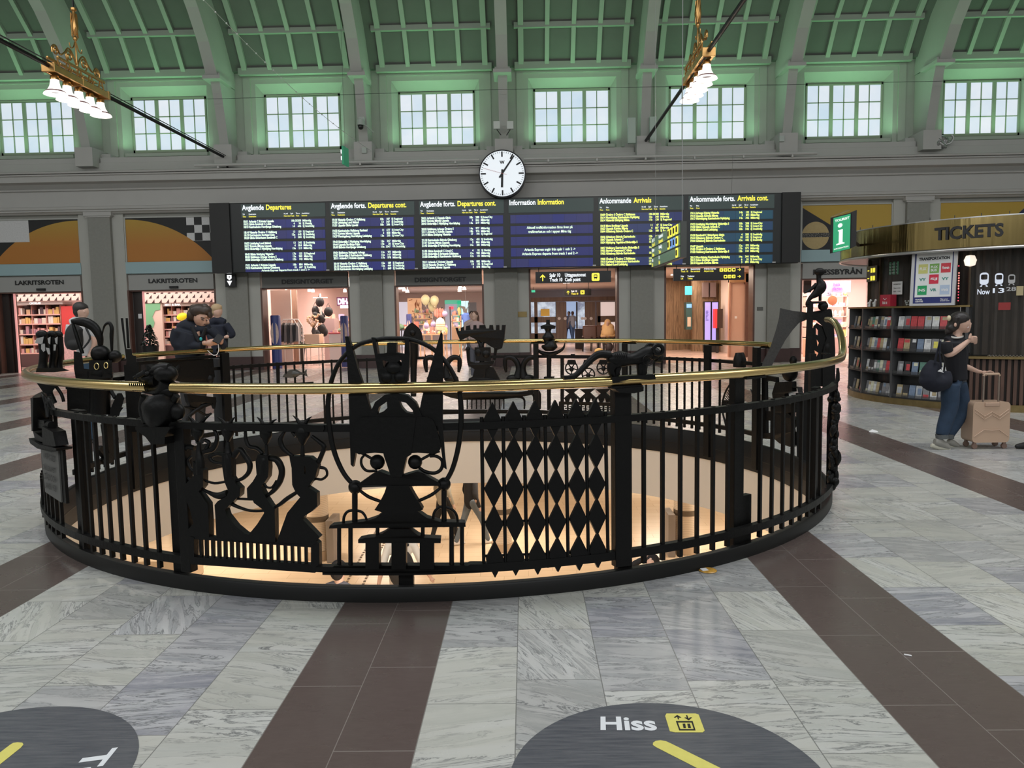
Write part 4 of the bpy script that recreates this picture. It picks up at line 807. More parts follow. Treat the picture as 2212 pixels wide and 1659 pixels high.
BD = [('Avgående', 'Departures', ['18:11 Arlanda C Knivsta Uppsala|18b|20208|Mälartåg', '18:12 Gävle Sundsvall C Luleå|4|94|SJ Nattåg', '18:13 Katrineholm Herrljunga Göteborg|14|445|SJ Snabbtåg', '18:14 Västerås Örebro C Hallsberg|13|159|SJ Regional', '18:19 Katrineholm Karlstad Oslo|12a|645|SJ Snabbtåg', '18:23 Gävle Söderhamn Sundsvall C|3|584|SJ Snabbtåg', '18:23 Linköping Lund Malmö|13|545|SJ Snabbtåg', '18:27 Knivsta Märsta Uppsala|4|854|Mälartåg', '18:43 Södertälje S Nyköping Norrköping|15a|213|Mälartåg', '18:43 Bålsta Enköping Västerås|17b|135|SJ Regional', '18:55 Eskilstuna Arboga Örebro S|13a|989|Mälartåg', '18:58 Södertälje S Katrineholm Hallsberg|15b|143|Mälartåg', '19:11 Arlanda C Knivsta Uppsala|18b|884|Mälartåg', '19:13 Katrineholm Skövde Göteborg|18|447|SJ Snabbtåg', '']),
      ('Avgående forts.', 'Departures cont.', ['19:14 Västerås Örebro C Hallsberg|12b|187|SJ Regional', '19:20 Linköping Lund Malmö|13|547|SJ Snabbtåg', '19:31 Uppsala Gävle Ljusdal|18b|286|SJ InterCity', '19:33 Katrineholm Hallsberg Karlstad|11|677|SJ InterCity', '19:37 Knivsta Märsta Uppsala|3|858|Mälartåg', '19:37 Flemingsberg Norrköping Linköping|13a|205|SJ InterCity', '19:43 Södertälje S Nyköping Norrköping|16a|247|Mälartåg', '19:44 Uppsala Borlänge Falun|17b|38|SJ InterCity', '19:49 Skövde Herrljunga Göteborg|15a|2047|VR Snabbtåg', '19:54 Eskilstuna Strängnäs Arboga|13a|971|Mälartåg', '19:57 Södertälje S Katrineholm Hallsberg|15a|147|Mälartåg', '20:11 Arlanda C Knivsta Uppsala|17b|978|Mälartåg', '20:14 Västerås Örebro C Hallsberg|15a|189|SJ Regional', '20:15 Katrineholm Skövde Göteborg|12a|449|SJ Snabbtåg', '20:18 Katrineholm Norrköping Linköping|11|849|SJ Snabbtåg']),
      ('Avgående forts.', 'Departures cont.', ['20:31 Arlanda C Uppsala Gävle|18b|288|SJ InterCity', '20:37 Knivsta Märsta Uppsala|3|862|Mälartåg', '20:43 Södertälje S Nyköping Norrköping|14a|219|Mälartåg', '20:55 Eskilstuna Arboga Örebro S|14a|977|Mälartåg', '21:11 Arlanda C Knivsta Uppsala|18b|976|Mälartåg', '21:14 Bålsta Enköping Västerås|17|191|SJ Regional', '21:18 Katrineholm Skövde Göteborg|12a|451|SJ Snabbtåg', '21:37 Knivsta Märsta Uppsala|3|866|Mälartåg', '21:43 Södertälje S Nyköping Norrköping|14a|281|Mälartåg', '21:55 Gävle Sundsvall C Umeå C|4|92|SJ Nattåg', '21:55 Södertälje S Strängnäs Eskilstuna|13a|983|Mälartåg', '21:58 Södertälje S Katrineholm Hallsberg|12a|151|Mälartåg', '22:11 Arlanda C Knivsta Uppsala|18b|882|Mälartåg', '22:14 Västerås Örebro C Hallsberg|18|135|SJ Regional', '22:37 Knivsta Märsta Uppsala|3|878|Mälartåg']),
      ('Information', 'Information', None),
      ('Ankommande', 'Arrivals', ['18:09 Örebro S Örebro C Eskilstuna|18b|20208|Mälartåg', '18:14 Norrköping Katrineholm Nyköping|16a|248|Mälartåg', '18:14 Västerås Enköping Bålsta|17b|138|SJ Regional', '18:18 Mora Borlänge Uppsala|11|47|SJ InterCity', '18:23 Uppsala Knivsta Märsta|4|887|Mälartåg', '18:44 Göteborg Skövde Örebro C|12b|180|SJ Regional', '18:46 Göteborg Skövde Katrineholm|12b|448|SJ Snabbtåg', '18:47 Uppsala Arlanda C|17a|883|Mälartåg', '18:54 Nyköping Vagnhärad Södertälje S|15a|288|Mälartåg', '18:57 Hallsberg Katrineholm Södertälje S|14a|142|Mälartåg', '19:02 Storvik Östersund C Gävle|5|11|SJ Snabbtåg', '19:02 Göteborg Skövde Katrineholm|18a|3042|VR Snabbtåg', '19:05 Örebro S Örebro C Eskilstuna|13b|864|Mälartåg', '19:10 Karlstad Kristinehamn Katrineholm|17b|672|SJ InterCity', '19:13 Malmö Lund Linköping|18b|544|SJ Snabbtåg']),
      ('Ankommande forts.', 'Arrivals cont.', ['19:14 Arboga Köping Västerås|14b|132|SJ Regional', '19:15 Uppsala Knivsta Märsta|3|891|Mälartåg', '19:17 Norrköping Katrineholm Nyköping|14a|342|Mälartåg', '19:22 Linköping Norrköping Södertälje S|18b|208|SJ InterCity', '19:30 Gävle Uppsala Arlanda C|13a|285|SJ InterCity', '19:38 Malmö Lund Linköping|18b|542|SJ Snabbtåg', '19:38 Sundsvall C Söderhamn Gävle|4|585|SJ Snabbtåg', '19:44 Göteborg Skövde Örebro C|18|182|SJ Regional', '19:44 Göteborg Skövde Katrineholm|15a|442|SJ Snabbtåg', '19:47 Uppsala|13a|971|Mälartåg', '19:55 Örebro S Örebro C Eskilstuna|17b|979|Mälartåg', '19:58 Hallsberg Katrineholm Södertälje S|15b|144|Mälartåg', '20:13 Norrköping Katrineholm Nyköping|14a|344|Mälartåg', '20:15 Falun Borlänge Uppsala|6|35|SJ InterCity', '20:18 Uppsala Knivsta Märsta|3|893|Mälartåg'])]
zT = 5.07
for k, (sv, en_, rows) in enumerate(BD):
    x0 = -8.55+2.703*k; x1 = x0+2.56; y = 23.985
    hd = bxy(x0, x1, y, 24.01, zT-.40, zT, 'screen_header', HEAD, bd)
    mb = MB(); s_ = .215; text_line(mb, sv, x0+.03, zT-.17, s_, y-.006, .78, .025); mb.build('white_heading', SGW, hd)
    wsv = glyphs(sv, .025)[2]*s_*.78
    mb = MB(); text_line(mb, en_, x0+.03+wsv+.07, zT-.17, s_, y-.006, .78, .025); mb.build('yellow_heading', TXT_A, hd)
    if rows:
        mb = MB(); mc = MB()
        for xx, a, b_ in ((.04, 'Tid', 'Time'), (.23, 'Destination' if k < 4 else 'Från', 'Destination' if k < 4 else 'From'), (1.3, 'Ny tid', 'New time'), (1.5, 'Spår', 'Track'), (1.66, 'Tåg nr', 'Train'), (1.84, 'Anmärkning', 'Remarks')):
            text_line(mb, a, x0+xx, zT-.315, .06, y-.006, .8); text_line(mc, b_, x0+xx, zT-.385, .06, y-.006, .8)
        mb.build('column_names', SGW, hd); mc.build('column_names', TXT_A, hd)
    BM = blue_mat(k)
    for r in range(5):
        zt = zT-.465-.329*r; sc_ = bxy(x0+.05, x1-.03, y, 24.01, zt-.25, zt, 'row_screen', BM, bd)
        mb = MB()
        if rows:
            for q in range(3):
                if not rows[r*3+q]: text_line(mb, 'Arlanda Express departs from track 1 and 2 ->', (x0+x1)/2, zt-.235, .082, y-.006, .95, .03, 'C'); continue
                a, tr_, nr, ty = rows[r*3+q].split('|'); zz = zt-.075-.083*q
                text_line(mb, a, x0+.06, zz, .09, y-.006, .78, .045); text_line(mb, tr_, x0+1.62, zz, .085, y-.006, .9, .03, 'R'); text_line(mb, nr, x0+1.81, zz, .085, y-.006, .85, .03, 'R'); text_line(mb, ty, x0+1.86, zz, .085, y-.006, .9, .03)
        elif r in (1, 3):
            for q, L in enumerate((['Aktuell trafikinformation finns även på', 'trafikverket.se och i appen Mina tåg'], ['Arlanda Express avgår från spår 1 och 2 ->', 'Arlanda Express departs from track 1 and 2 ->'])[r == 3]):
                text_line(mb, L, (x0+x1)/2-.05, zt-.09-.125*q, .105, y-.006, .85, .025, 'C')
        if mb.v: mb.build('row_text', TXT_W if k < 4 else TXT_Y, sc_)
    bxy(x1-.04, x1+.06, y-.01, 24.01, 3.04, 3.075, 'maker_tag', mat('tag_grey', (.6, .6, .6), .5), bd)
# ---- clock
c0 = WP(1085, 375, 23.75); ck = root('station_clock', (c0.x, 23.75, c0.z-.68), 'large round white illuminated clock mounted over the middle of the information board', 'clock')
RX = Matrix.Rotation(pi/2, 3, 'X'); R_ = .675
mb = MB(); mb.lathe([(R_, -.02), (R_+.03, 0), (R_+.03, .3), (R_*.9, .33)], (c0.x, 24.08, c0.z), 64, RX); mb.build('housing', mat('clock_rim', (.02, .02, .025), .4), ck, smooth=True)
mb = MB(); mb.lathe([(R_-.01, .0), (R_-.012, .012)], (c0.x, 23.752, c0.z), 64, RX); mb.build('dial', mat('clock_dial', (.75, .78, .8), .4, emit=.62, ecol=(.86, .93, 1)), ck)
mb = MB()
def hand(mb, ang, r0, r1, w0, w1, y, t_=.008):
    s, c = sin(ang), cos(ang); P_ = lambda r, w_: (c0.x+s*r+c*w_, c0.z+c*r-s*w_)
    mb.prism([P_(r0, -w0), P_(r0, w0), P_(r1, w1), P_(r1, -w1)], lambda p, k: (p[0], y-t_*k, p[1]))
for i in range(60):
    a = i*pi/30
    if i % 5 == 0: hand(mb, a, R_*.72, R_*.95, .022, .022, 23.735)
    else: hand(mb, a, R_*.88, R_*.95, .006, .006, 23.735)
mb.build('minute_marks', BLACK, ck)
mb = MB(); hand(mb, radians(182), -.12, R_*.60, .03, .034, 23.724); mb.build('hour_hand', BLACK, ck)
mb = MB(); hand(mb, radians(35), -.15, R_*.92, .028, .022, 23.713); mb.build('minute_hand', BLACK, ck)
mb = MB(); hand(mb, radians(-74), -.14, R_*.86, .004, .004, 23.703, .004); mb.build('second_hand', mat('red_hand', (.6, .1, .08), .5), ck)
mb = MB(); text_line(mb, 'W', c0.x, c0.z+R_*.42, .13, 23.732, 1.0, .05, 'C'); mb.build('dial_mark', BLACK, ck)
# ---- tie rods between the rib feet, chandeliers hung on them
for x, zz, lb in ((-9.02, 6.5, 'black iron roof tie rod passing through the left chandelier'), (3.69, 6.72, 'black iron roof tie rod passing through the right chandelier')):
    r_ = root('tie_rod', (x, 16, zz), lb, 'tie rod')
    mb = MB(); mb.tube([(x, 24.15, zz), (x, -8.2, zz)], .042, 8); mb.build('rod', IRON, r_, smooth=True)
    mb = MB(); mb.tube([(x+.08, 24.1, zz+.03), (x+.06, 20, zz+.05), (x+.06, 10, zz+.06), (x+.05, -8, zz+.05)], .012, 6); mb.build('cable', BLACK, r_)
    mb = MB(); mb.tube([(x, 24.1, zz), (x, 24.3, zz-.25), (x, 24.3, zz-.4)], .03, 6).c((x, 24.2, zz), (.2, .1, .16)); mb.build('anchor', IRON, r_)
BR1 = mat('chandelier_brass', (.66, .38, .14), .35, 1, noise=.2, nscale=10)
SHADE = mat('opal_glass', (.9, .88, .85), .3, emit=1.05, ecol=(1, .95, .9))
def spiral(cx, cz, r0, turns, a0, dirn=1, n=22): return [(cx+dirn*r0*(1-.8*i/n)*cos(a0+turns*2*pi*i/n), cz+r0*(1-.8*i/n)*sin(a0+turns*2*pi*i/n)) for i in range(n+1)]
def chandelier(x, y, z, lb):
    r_ = root('chandelier', (x, y, z-.5), lb, 'chandelier', 'brass chandeliers hung from the vault')
    mb = MB()
    for s in (-1, 1):
        mb.beam((x+s*.1, y-.98, z-.04), (x+s*.1, y+.98, z-.04), .05, .13); mb.beam((x+s*.1, y-.85, z+.2), (x+s*.1, y+.85, z+.2), .04, .05)
        for k in range(-8, 9, 2): mb.beam((x+s*.1, y+k*.1, z+.02), (x+s*.1, y+k*.1+(.07 if k % 4 else -.07), z+.2), .025, .025)
        for k in range(-7, 8, 2): mb.beam((x+s*.1, y+k*.1-.06, z+.1), (x+s*.1, y+k*.1+.06, z+.1), .02, .03)
    for k in (-.98, 0, .98): mb.c((x, y+k, z-.03), (.26, .07, .17))
    mb.build('lamp_bar', BR1, r_, bevel=.006)
    for s in (-1, 1):
        mb = MB()
        for a in (spiral(s*.26, .4, .13, 1.6, -pi/2, s), spiral(s*.72, .36, .09, 1.3, pi/2, -s)): mb.tube([(x, y+p, z+q) for p, q in a], .016, 6)
        pt = smooth_path([(0, .28), (s*.14, .48), (s*.28, .55), (s*.42, .42), (s*.58, .34), (s*.72, .46), (s*.84, .4), (s*.84, .3)], 4); mb.tube([(x, y+p, z+q) for p, q in pt], .018, 6)
        pt = smooth_path([(s*.03, .75), (s*.1, .62), (s*.2, .6), (s*.22, .68)], 3); mb.tube([(x, y+p, z+q) for p, q in pt], .012, 6)
        mb.build('scroll', BR1, r_, smooth=True)
    mb = MB(); mb.lathe([(.02, .2), (.03, .3), (.018, .4), (.018, .78), (.04, .8), (.045, .84), (.02, .88), (.06, .95), (.075, 1.05), (.06, 1.2), (.04, 1.3), (.03, 1.36), (.06, 1.38), (.06, 1.42), (.02, 1.44)], (x, y, z), 12)
    for k in range(6): mb.tube([(x+.05*cos(k*pi/3+q*1.2), y+.05*sin(k*pi/3+q*1.2)*1.6, z+.86+.45*q) for q in (0, .25, .5, .75, 1)], .012, 5)
    mb.build('stem', BR1, r_, smooth=True)
    mb = MB(); mb.tube([(x, y, z+1.42), (x, y, 14)], .02, 6); mb.build('hanging_rod', BLACK, r_)
    for k in range(-2, 3):
        yy = y+k*.41; mb = MB(); mb.lathe([(.05, -.13), (.075, -.15), (.08, -.22), (.05, -.24)], (x, yy, z), 14); cp = mb.build('lamp_holder', BR1, r_, smooth=True)
        mb = MB(); mb.lathe([(.075, -.2), (.08, -.26), (.095, -.34), (.14, -.42), (.2, -.47), (.215, -.5), (.2, -.505), (.12, -.43), (.06, -.3)], (x, yy, z), 24); mb.build('glass_shade', SHADE, cp, smooth=True)
        mb = MB(); mb.lathe([(.155, -.425), (.19, -.45), (.186, -.458), (.15, -.435)], (x, yy, z), 24); mb.build('shade_band', mat('shade_band', (.2, .08, .09), .4), cp, smooth=True)
    point_light('chandelier_light', (x, y, z-.62), 60, (1, .9, .78), .3)
chandelier(-9.02, 16.28, 6.5, 'brass chandelier of five white bell shades at the upper left')
chandelier(3.69, 16.95, 6.72, 'brass chandelier of five white bell shades seen end-on at the upper right')
# ---- directional signs
def sign(name, lb, x0, x1, z0, z1, y, grp=None):
    r_ = root(name, ((x0+x1)/2, y, z0), lb, 'sign', grp)
    for q in (x0+.1, x1-.1): bxy(q-.01, q+.01, y+.04, y+.06, z1, max(z1+.02, 3.06), 'hanger', DARK, r_)
    bxy(x0, x1, y, y+.1, z0, z1, 'sign_box', mat('sign_black', (.006, .006, .007), .3), r_); return r_
def icon(r_, cx, cz, s, y, kind='train', col=None):
    mb = MB(); mb.prism(rrect(cx-s/2, cx+s/2, cz-s/2, cz+s/2, s*.16), lambda p, k: (p[0], y-.005*(1-k)-.002, p[1])); i_ = mb.build('pictogram', col or TXT_A, r_)
    mb = MB(); P = lambda pts: mb.prism([(cx+a*s, cz+b_*s) for a, b_ in pts], lambda p, k: (p[0], y-.012+.004*k, p[1]))
    if kind in ('train', 'bus'):
        mb.prism(rrect(cx-.22*s, cx+.22*s, cz-.18*s, cz+.3*s, .08*s), lambda p, k: (p[0], y-.012+.004*k, p[1]), [[(cx-.15*s, cz+.02*s), (cx+.15*s, cz+.02*s), (cx+.15*s, cz+.2*s), (cx-.15*s, cz+.2*s)]])
        P([(-.2, -.3), (-.12, -.3), (-.02, -.16), (-.1, -.16)]); P([(.2, -.3), (.12, -.3), (.02, -.16), (.1, -.16)])
    elif kind == 'people':
        for q in (-.18, .18): P([(q-.07, -.3), (q+.07, -.3), (q+.1, .1), (q-.1, .1)]); mb.lathe([(.001, 0), (.07*s, 0), (.07*s, .004)], (cx+q*s, y-.008, cz+.22*s), 8, RX)
    else: P([(-.25, -.25), (.25, -.25), (.25, .25), (-.25, .25)])
    mb.build('icon_drawing', BLACK, i_)
def arrow(r_, cx, cz, s, y, ang=0):
    mb = MB(); c, q = cos(ang), sin(ang)
    for pts in ([(-.07, -.5), (.07, -.5), (.07, .45), (-.07, .45)], [(0, .5), (-.42, .1), (-.32, -.02), (.02, .32)], [(0, .5), (.42, .1), (.32, -.02), (-.02, .32)]):
        mb.prism([(cx+(a*c+b_*q)*s, cz+(-a*q+b_*c)*s) for a, b_ in pts], lambda p, k: (p[0], y-.006+.004*k, p[1]))
    mb.build('arrow', TXT_A, r_)
p0, p1 = WP(1157, 612, 24.25), WP(1320, 586, 24.25)
sg = sign('direction_sign', 'black hanging sign with yellow arrow for track 10 and cash point', p0.x, p1.x, p0.z, p1.z+.02, 24.25); h = p1.z-p0.z
arrow(sg, p0.x+.22, (p0.z+p1.z)/2, .2, 24.24)
mb = MB(); zc = (p0.z+p1.z)/2
for t_, x, z in (('Spår 10', .43, .025), ('Track 10', .43, -.115), ('Uttagsautomat', .9, .025), ('Cash point', .9, -.115)): text_line(mb, t_, p0.x+x, zc+z, .15, 24.24, .72, .03)
mb.build('lettering', SGW, sg); icon(sg, p0.x+1.84, zc, .24, 24.245)
p0, p1 = WP(1455, 607, 24.2), WP(1608, 578, 24.2); sg = sign('direction_sign', 'black two-row hanging sign for bus terminal, airport train and toilets', p0.x, p1.x, p0.z, p1.z, 24.2)
zc = (p0.z+p1.z)/2; mb = MB(); mc = MB()
for t_, x, z in (('Spår 1-8', .22, .145), ('Bussterminal', .52, .145), ('Arlanda Express', .92, .145), ('Hiss', .22, -.07), ('Toaletter', .42, -.07)): text_line(mb, t_, p0.x+x, zc+z, .07, 24.19, .8, .02)
for t_, x, z in (('Track 1-8', .22, .075), ('Bus terminal', .52, .075), ('Airport train', .92, .075), ('Lift', .22, -.14), ('Toilets', .42, -.14)): text_line(mc, t_, p0.x+x, zc+z, .07, 24.19, .8, .02)
mb.build('white_lettering', SGW, sg); mc.build('yellow_lettering', TXT_A, sg)
for k in range(4): icon(sg, p0.x+1.45+.125*k, zc+.125, .105, 24.195, ('train', 'bus', 'x', 'x')[k])
for k in range(3): icon(sg, p0.x+1.575+.125*k, zc-.08, .105, 24.195, ('x', 'people', 'bus')[k])
arrow(sg, p0.x+1.99, zc+.125, .1, 24.19, pi/2); arrow(sg, p0.x+1.99, zc-.08, .1, 24.19, pi/2)
p0, p1 = WP(488, 620, 24.5), WP(509, 592, 24.5); sg = sign('lift_sign', 'small dark illuminated sign with two white marks under the board\'s left end', p0.x, p1.x, p0.z, p1.z, 24.45); bxy(p0.x+.02, p1.x-.02, 24.54, 24.76, p1.z-.2, p1.z-.1, 'wall_bracket', DARK, sg)
mb = MB(); cx = (p0.x+p1.x)/2-.02; mb.prism([(cx-.07, p1.z-.03), (cx+.07, p1.z-.03), (cx+.07, p1.z-.13), (cx, p1.z-.19), (cx-.07, p1.z-.13)], lambda p, k: (p[0], 24.445-.004*k, p[1]), [[(cx-.02, p1.z-.07), (cx+.02, p1.z-.07), (cx+.02, p1.z-.11), (cx-.02, p1.z-.11)]])
mb.prism([(cx-.08, p1.z-.21), (cx+.08, p1.z-.21), (cx+.03, p1.z-.3), (cx, p1.z-.36), (cx-.03, p1.z-.3)], lambda p, k: (p[0], 24.445-.004*k, p[1])); mb.build('marks', mat('lit_white', (.95, .97, 1), .5, emit=1.3), sg)
# three-row illuminated sign hung along the hall on a wire
ya, yb = 14.0, 17.2; xs = WP(1471, 515, ya).x; za, zb_ = WP(1476, 556, ya).z, WP(1471, 478, ya).z
sg = root('hanging_platform_sign', (xs, (ya+yb)/2, za), 'three-row green and yellow lit sign hung end-on before the arrivals screens', 'sign')
bxy(xs, xs+.1, ya, yb, za, zb_, 'sign_box', mat('sign_frame', (.05, .055, .05), .4), sg); LG = mat('sign_green_glass', (.05, .09, .05), .25, emit=.16, ecol=(.45, .75, .4))
for k in range(3):
    z1 = zb_-.015-k*(zb_-za)/3; z0 = z1-(zb_-za)/3+.03; pn = bxy(xs-.012, xs, ya+.06, yb-.04, z0, z1, 'lit_row', LG, sg); zc = (z0+z1)/2
    f = lambda p, q: (xs-.018, yb-.15-p, q)
    mb = MB(); mc = MB()
    for q, (a, b_) in enumerate(((('Spår 1-8', 'Track 1-8'), ('Bussterminal', 'Bus terminal')), (('Biljetter', 'Tickets'), ('Pendeltåg', 'Trains')), (('Hiss', 'Lift'), ('Ut', 'Exit')))[k]):
        text_line(mb, a, q*.85, zc+.015, .1, 0, .9, .03, fn=f); text_line(mc, b_, q*.85, zc-.085, .1, 0, .9, .03, fn=f)
    mb.build('white_lettering', SGW, pn); mc.build('yellow_lettering', TXT_A, pn)
    for q in range((4, 4, 1)[k]):
        mb = MB(); y1 = ya+.2+.27*q; mb.prism(rrect(y1, y1+.2, zc-.085, zc+.085, .03), lambda p, j: (xs-.02+.006*j, p[0], p[1])); ic = mb.build('pictogram', TXT_A if not (k == 1 and q in (1, 2)) else mat('sign_blue', (.2, .4, .9), .5, emit=.7), pn)
        mb = MB(); mb.prism(rrect(y1+.05, y1+.15, zc-.05, zc+.05, .02), lambda p, j: (xs-.028+.006*j, p[0], p[1])); mb.build('icon_drawing', DARK, ic)
mb = MB(); mb.tube([(xs+.05, ya+.15, zb_), (xs+.05, ya+.15, 13.6)], .006, 5); mb.build('hanging_wire', mat('wire_grey', (.3, .3, .3), .4, .5), sg); mb = MB(); mb.tube([(xs+.05, yb-.2, zb_), (xs+.05, yb-.2, 13.6)], .003, 5); mb.build('hanging_wire', mat('wire_grey', (.3, .3, .3), .4, .5), sg)
# ---- equipment on the ribs and cornice
GM = mat('grey_white_plastic', (.45, .5, .46), .5)
p0 = WP(779, 272, 23.7); cm = root('security_camera', (p0.x, 23.7, p0.z-.2), 'white dome security camera on a bracket on the rib left of the clock', 'security camera')
mb = MB(); mb.lathe([(.03, .2), (.09, .18), (.1, .05), (.11, .02)], p0, 16); mb.build('housing', GM, cm, smooth=True); mb = MB(); mb.ball(p0+Vector((0, 0, -.02)), (.09, .09, .09)); mb.build('dome', mat('dark_dome', (.01, .01, .01), .1), cm, smooth=True); mb = MB(); mb.tube([p0+Vector((0, 0, .1)), p0+Vector((.15, .1, .02)), p0+Vector((.3, .4, -.1))], .02, 6).c(p0+Vector((.02, .12, .18)), (.16, .1, .2)); mb.build('bracket', GM, cm)
for x, y, lb in ((1073, 271, 'small white speaker box on the left of the rib above the clock'), (1102, 271, 'small white speaker box on the right of the rib above the clock')):
    q = WP(x, y, 23.6); bx_ = root('speaker_box', (q.x, 23.6, q.z-.1), lb, 'loudspeaker', 'white boxes on the rib above the clock'); mb = MB(); mb.c(q, (.19, .16, .22)); mb.build('cabinet', mat('box_white', (.6, .64, .6), .5), bx_, bevel=.01); mb = MB(); mb.tube([q+Vector((0, .02, -.11)), q+Vector(((1088-x)*.008, .1, -.26))], .015, 6); mb.build('arm', DARK, bx_)
for x0, x1, y0, y1, lb in ((1356, 1373, 254, 310, 'tall narrow pale green column loudspeaker left of the right tie rod anchor'), (1403, 1418, 252, 307, 'tall narrow pale green column loudspeaker right of the right tie rod anchor')):
    a, b_ = WP(x0, y1, 23.9), WP(x1, y0, 23.9); tag(bxy(a.x, b_.x, 23.85, 24.0, a.z, b_.z, 'column_loudspeaker', mat('speaker_green', (.42, .52, .45), .5), None, .015), lb, 'loudspeaker', 'column loudspeakers by the rib')
for x, y in ((787, 325), (1688, 325 - 25)):
    q = WP(x, y, 23.95); tag(bxy(q.x-.07, q.x+.07, 23.9, 23.98, q.z-.08, q.z+.08, 'junction_box', GM), 'small pale junction box on the rib block '+('left of the clock' if x < 1000 else 'right of the clock'), 'junction box')
for xa, xb, ya_, yb_, lb in ((420, 1035, 357, 345, 'long pale conduit pipe lying on the cornice left of the clock'), (1132, 1765, 343, 327, 'long pale conduit pipe lying on the cornice right of the clock')):
    a, b_ = WP(xa, ya_, 23.85), WP(xb, yb_, 23.85); mb = MB(); mb.tube([(a.x, 23.85, a.z), (b_.x, 23.85, a.z)], .045, 8)
    for k in range(6): mb.c((a.x+(b_.x-a.x)*(k+.5)/6, 23.87, a.z-.05), (.05, .08, .1))
    tag(mb.build('conduit_pipe', mat('conduit', (.5, .5, .48), .5), smooth=True), lb, 'pipe', 'conduit pipes on the cornice')
q = WP(746, 338, 22.5); ex = root('exit_sign', (q.x, 22.5, q.z-.3), 'narrow green and white emergency exit sign seen nearly edge-on left of the clock', 'exit sign')
mb = MB(); mb.c((q.x, 22.5, q.z), (.05, .45, .5), radians(-6)); mb.build('sign_box', mat('exit_green', (.03, .3, .15), .5, emit=.25), ex); mb = MB()
for dz in (.1, -.08): mb.c((q.x-.045, 22.35, q.z+dz), (.06, .12, .1), radians(-6))
mb.c((q.x-.03, 22.5, q.z), (.04, .3, .03), radians(-6)); mb.build('running_figure', SGW, ex)
mb = MB(); mb.tube([(q.x, 22.5, q.z+.25), (q.x, 22.5, 12)], .003, 4); mb.build('hanging_wire', DARK, ex)
FS = mat('crumpled_foil', (.5, .5, .5), .3, .9); q = WP(2028, 305, 24.1); mb = MB(); rd = random.Random(5)
for k in range(9): mb.ball(q+Vector(((rd.random()-.5)*.45, (rd.random()-.5)*.2, (rd.random()-.5)*.22)), (.1+.1*rd.random(), .09, .05+.08*rd.random()), 9, 6, Matrix.Rotation(rd.random()*3, 3, 'Y'))
mb.tube(smooth_path([q+Vector((.2, 0, -.1)), q+Vector((.35, 0, -.05)), q+Vector((.42, 0, .1)), q+Vector((.36, 0, .17))], 3), .03, 6); mb.tube([q+Vector((-.2, 0, 0)), q+Vector((-.4, 0, -.2))], .02, 5)
tag(mb.build('foil_wrapped_pipe', FS), 'crumpled silver foil bundle lying on the cornice at the right', 'pipe bundle')
# thin wires
a, b_ = WP(440, 0, 14), WP(800, 325, 23.9); mb = MB(); P_ = [a.lerp(b_, k/24)+Vector((0, 0, -.5*sin(pi*k/24)*.4)) for k in range(25)]; mb.tube(P_, .006, 4)
for p_ in P_[::1]: mb.ball(p_, .018, 6, 4)
tag(mb.build('string_of_lights', mat('string_grey', (.55, .6, .55), .5)), 'thin sagging string of tiny unlit bulbs crossing the upper left', 'string lights')
mb = MB(); mb.tube([WP(-30, 223, 23.3), WP(490, 213, 23.3), WP(1085, 193, 23.3), WP(1700, 183, 23.3), WP(2250, 170, 23.3)], .006, 4); tag(mb.build('span_wire', BLACK), 'thin dark wire stretched across the clerestory windows', 'wire')
mb = MB(); mb.tube([WP(1583, 335, 23.4), WP(1580, 420, 23.4)], .006, 4); tag(mb.build('hanging_wire', mat('wire_grey', (.3, .3, .3))), 'short thin vertical wire above the arrivals screens', 'wire')
# ---- floor decals and litter
def disc(cx, cy, R, lb):
    r_ = root('floor_sticker', (cx, cy, 0), lb, 'floor sign', 'round dark floor stickers'); mb = MB(); mb.lathe([(.001, .0005), (R, .0005), (R, .002), (.001, .0021)], (cx, cy, 0), 72)
    m, t, b = nt('sticker_vinyl'); g = G(t); tc = t.nodes.new('ShaderNodeTexCoord'); sp = t.nodes.new('ShaderNodeSeparateXYZ'); t.links.new(tc.outputs['Object'], sp.inputs[0])
    n = g.noise(g.xyz(sp.outputs[0], g.m('MULTIPLY', sp.outputs[1], 14.0)), 5, 6, .7); t.links.new(g.mix(g.ramp(n, .35, .75), (.072, .078, .092), (.15, .155, .165)), b.inputs['Base Color']); b.inputs['Roughness'].default_value = .35
    mb.build('sticker', m, r_); return r_
LEM = mat('sticker_yellow', (.72, .66, .16), .5, noise=.08, nscale=30); STW = mat('sticker_white', (.75, .78, .8), .5)
dc = disc(.475, 2.58, .555, 'round dark floor sticker reading Hiss with a yellow lift symbol and bar')
def fmap(x, y, z=.0028): return FL(x, y, z)
o = (1120, 1480, 3.456); q = lambda x, y: (o[0]+x/o[2], o[1]+y/o[2])
def onf(mb, pts, z0=.0026): w_ = [FL(*q(*p), 0) for p in pts]; mb.prism([(a.x, a.y) for a in w_], lambda p, k: (p[0], p[1], z0+.0008*(1-k)))
A, B, C_, D_ = (FL(*q(612, 342), 0), FL(*q(1040, 345), 0), FL(*q(612, 240), 0), FL(*q(1010, 240), 0))
mb = MB(); text_on(mb, 'Hiss', lambda u, v: A.lerp(B, u).lerp(C_.lerp(D_, u), v)+Vector((0, 0, .003)), .03); mb.build('lettering', STW, dc)
mb = MB(); onf(mb, [(1105, 217), (1320, 217), (1345, 225), (1390, 345), (1375, 358), (1170, 358), (1130, 350), (1095, 235)]); ic = mb.build('pictogram', LEM, dc)
mb = MB(); w_ = [FL(*q(*p), 0) for p in ((1175, 275), (1300, 275), (1322, 345), (1200, 345), (1190, 286), (1292, 286), (1308, 335), (1208, 335))]; mb.prism([(a.x, a.y) for a in w_[:4]], lambda p, k: (p[0], p[1], .0038+.0006*(1-k)), [[(a.x, a.y) for a in w_[4:]]])
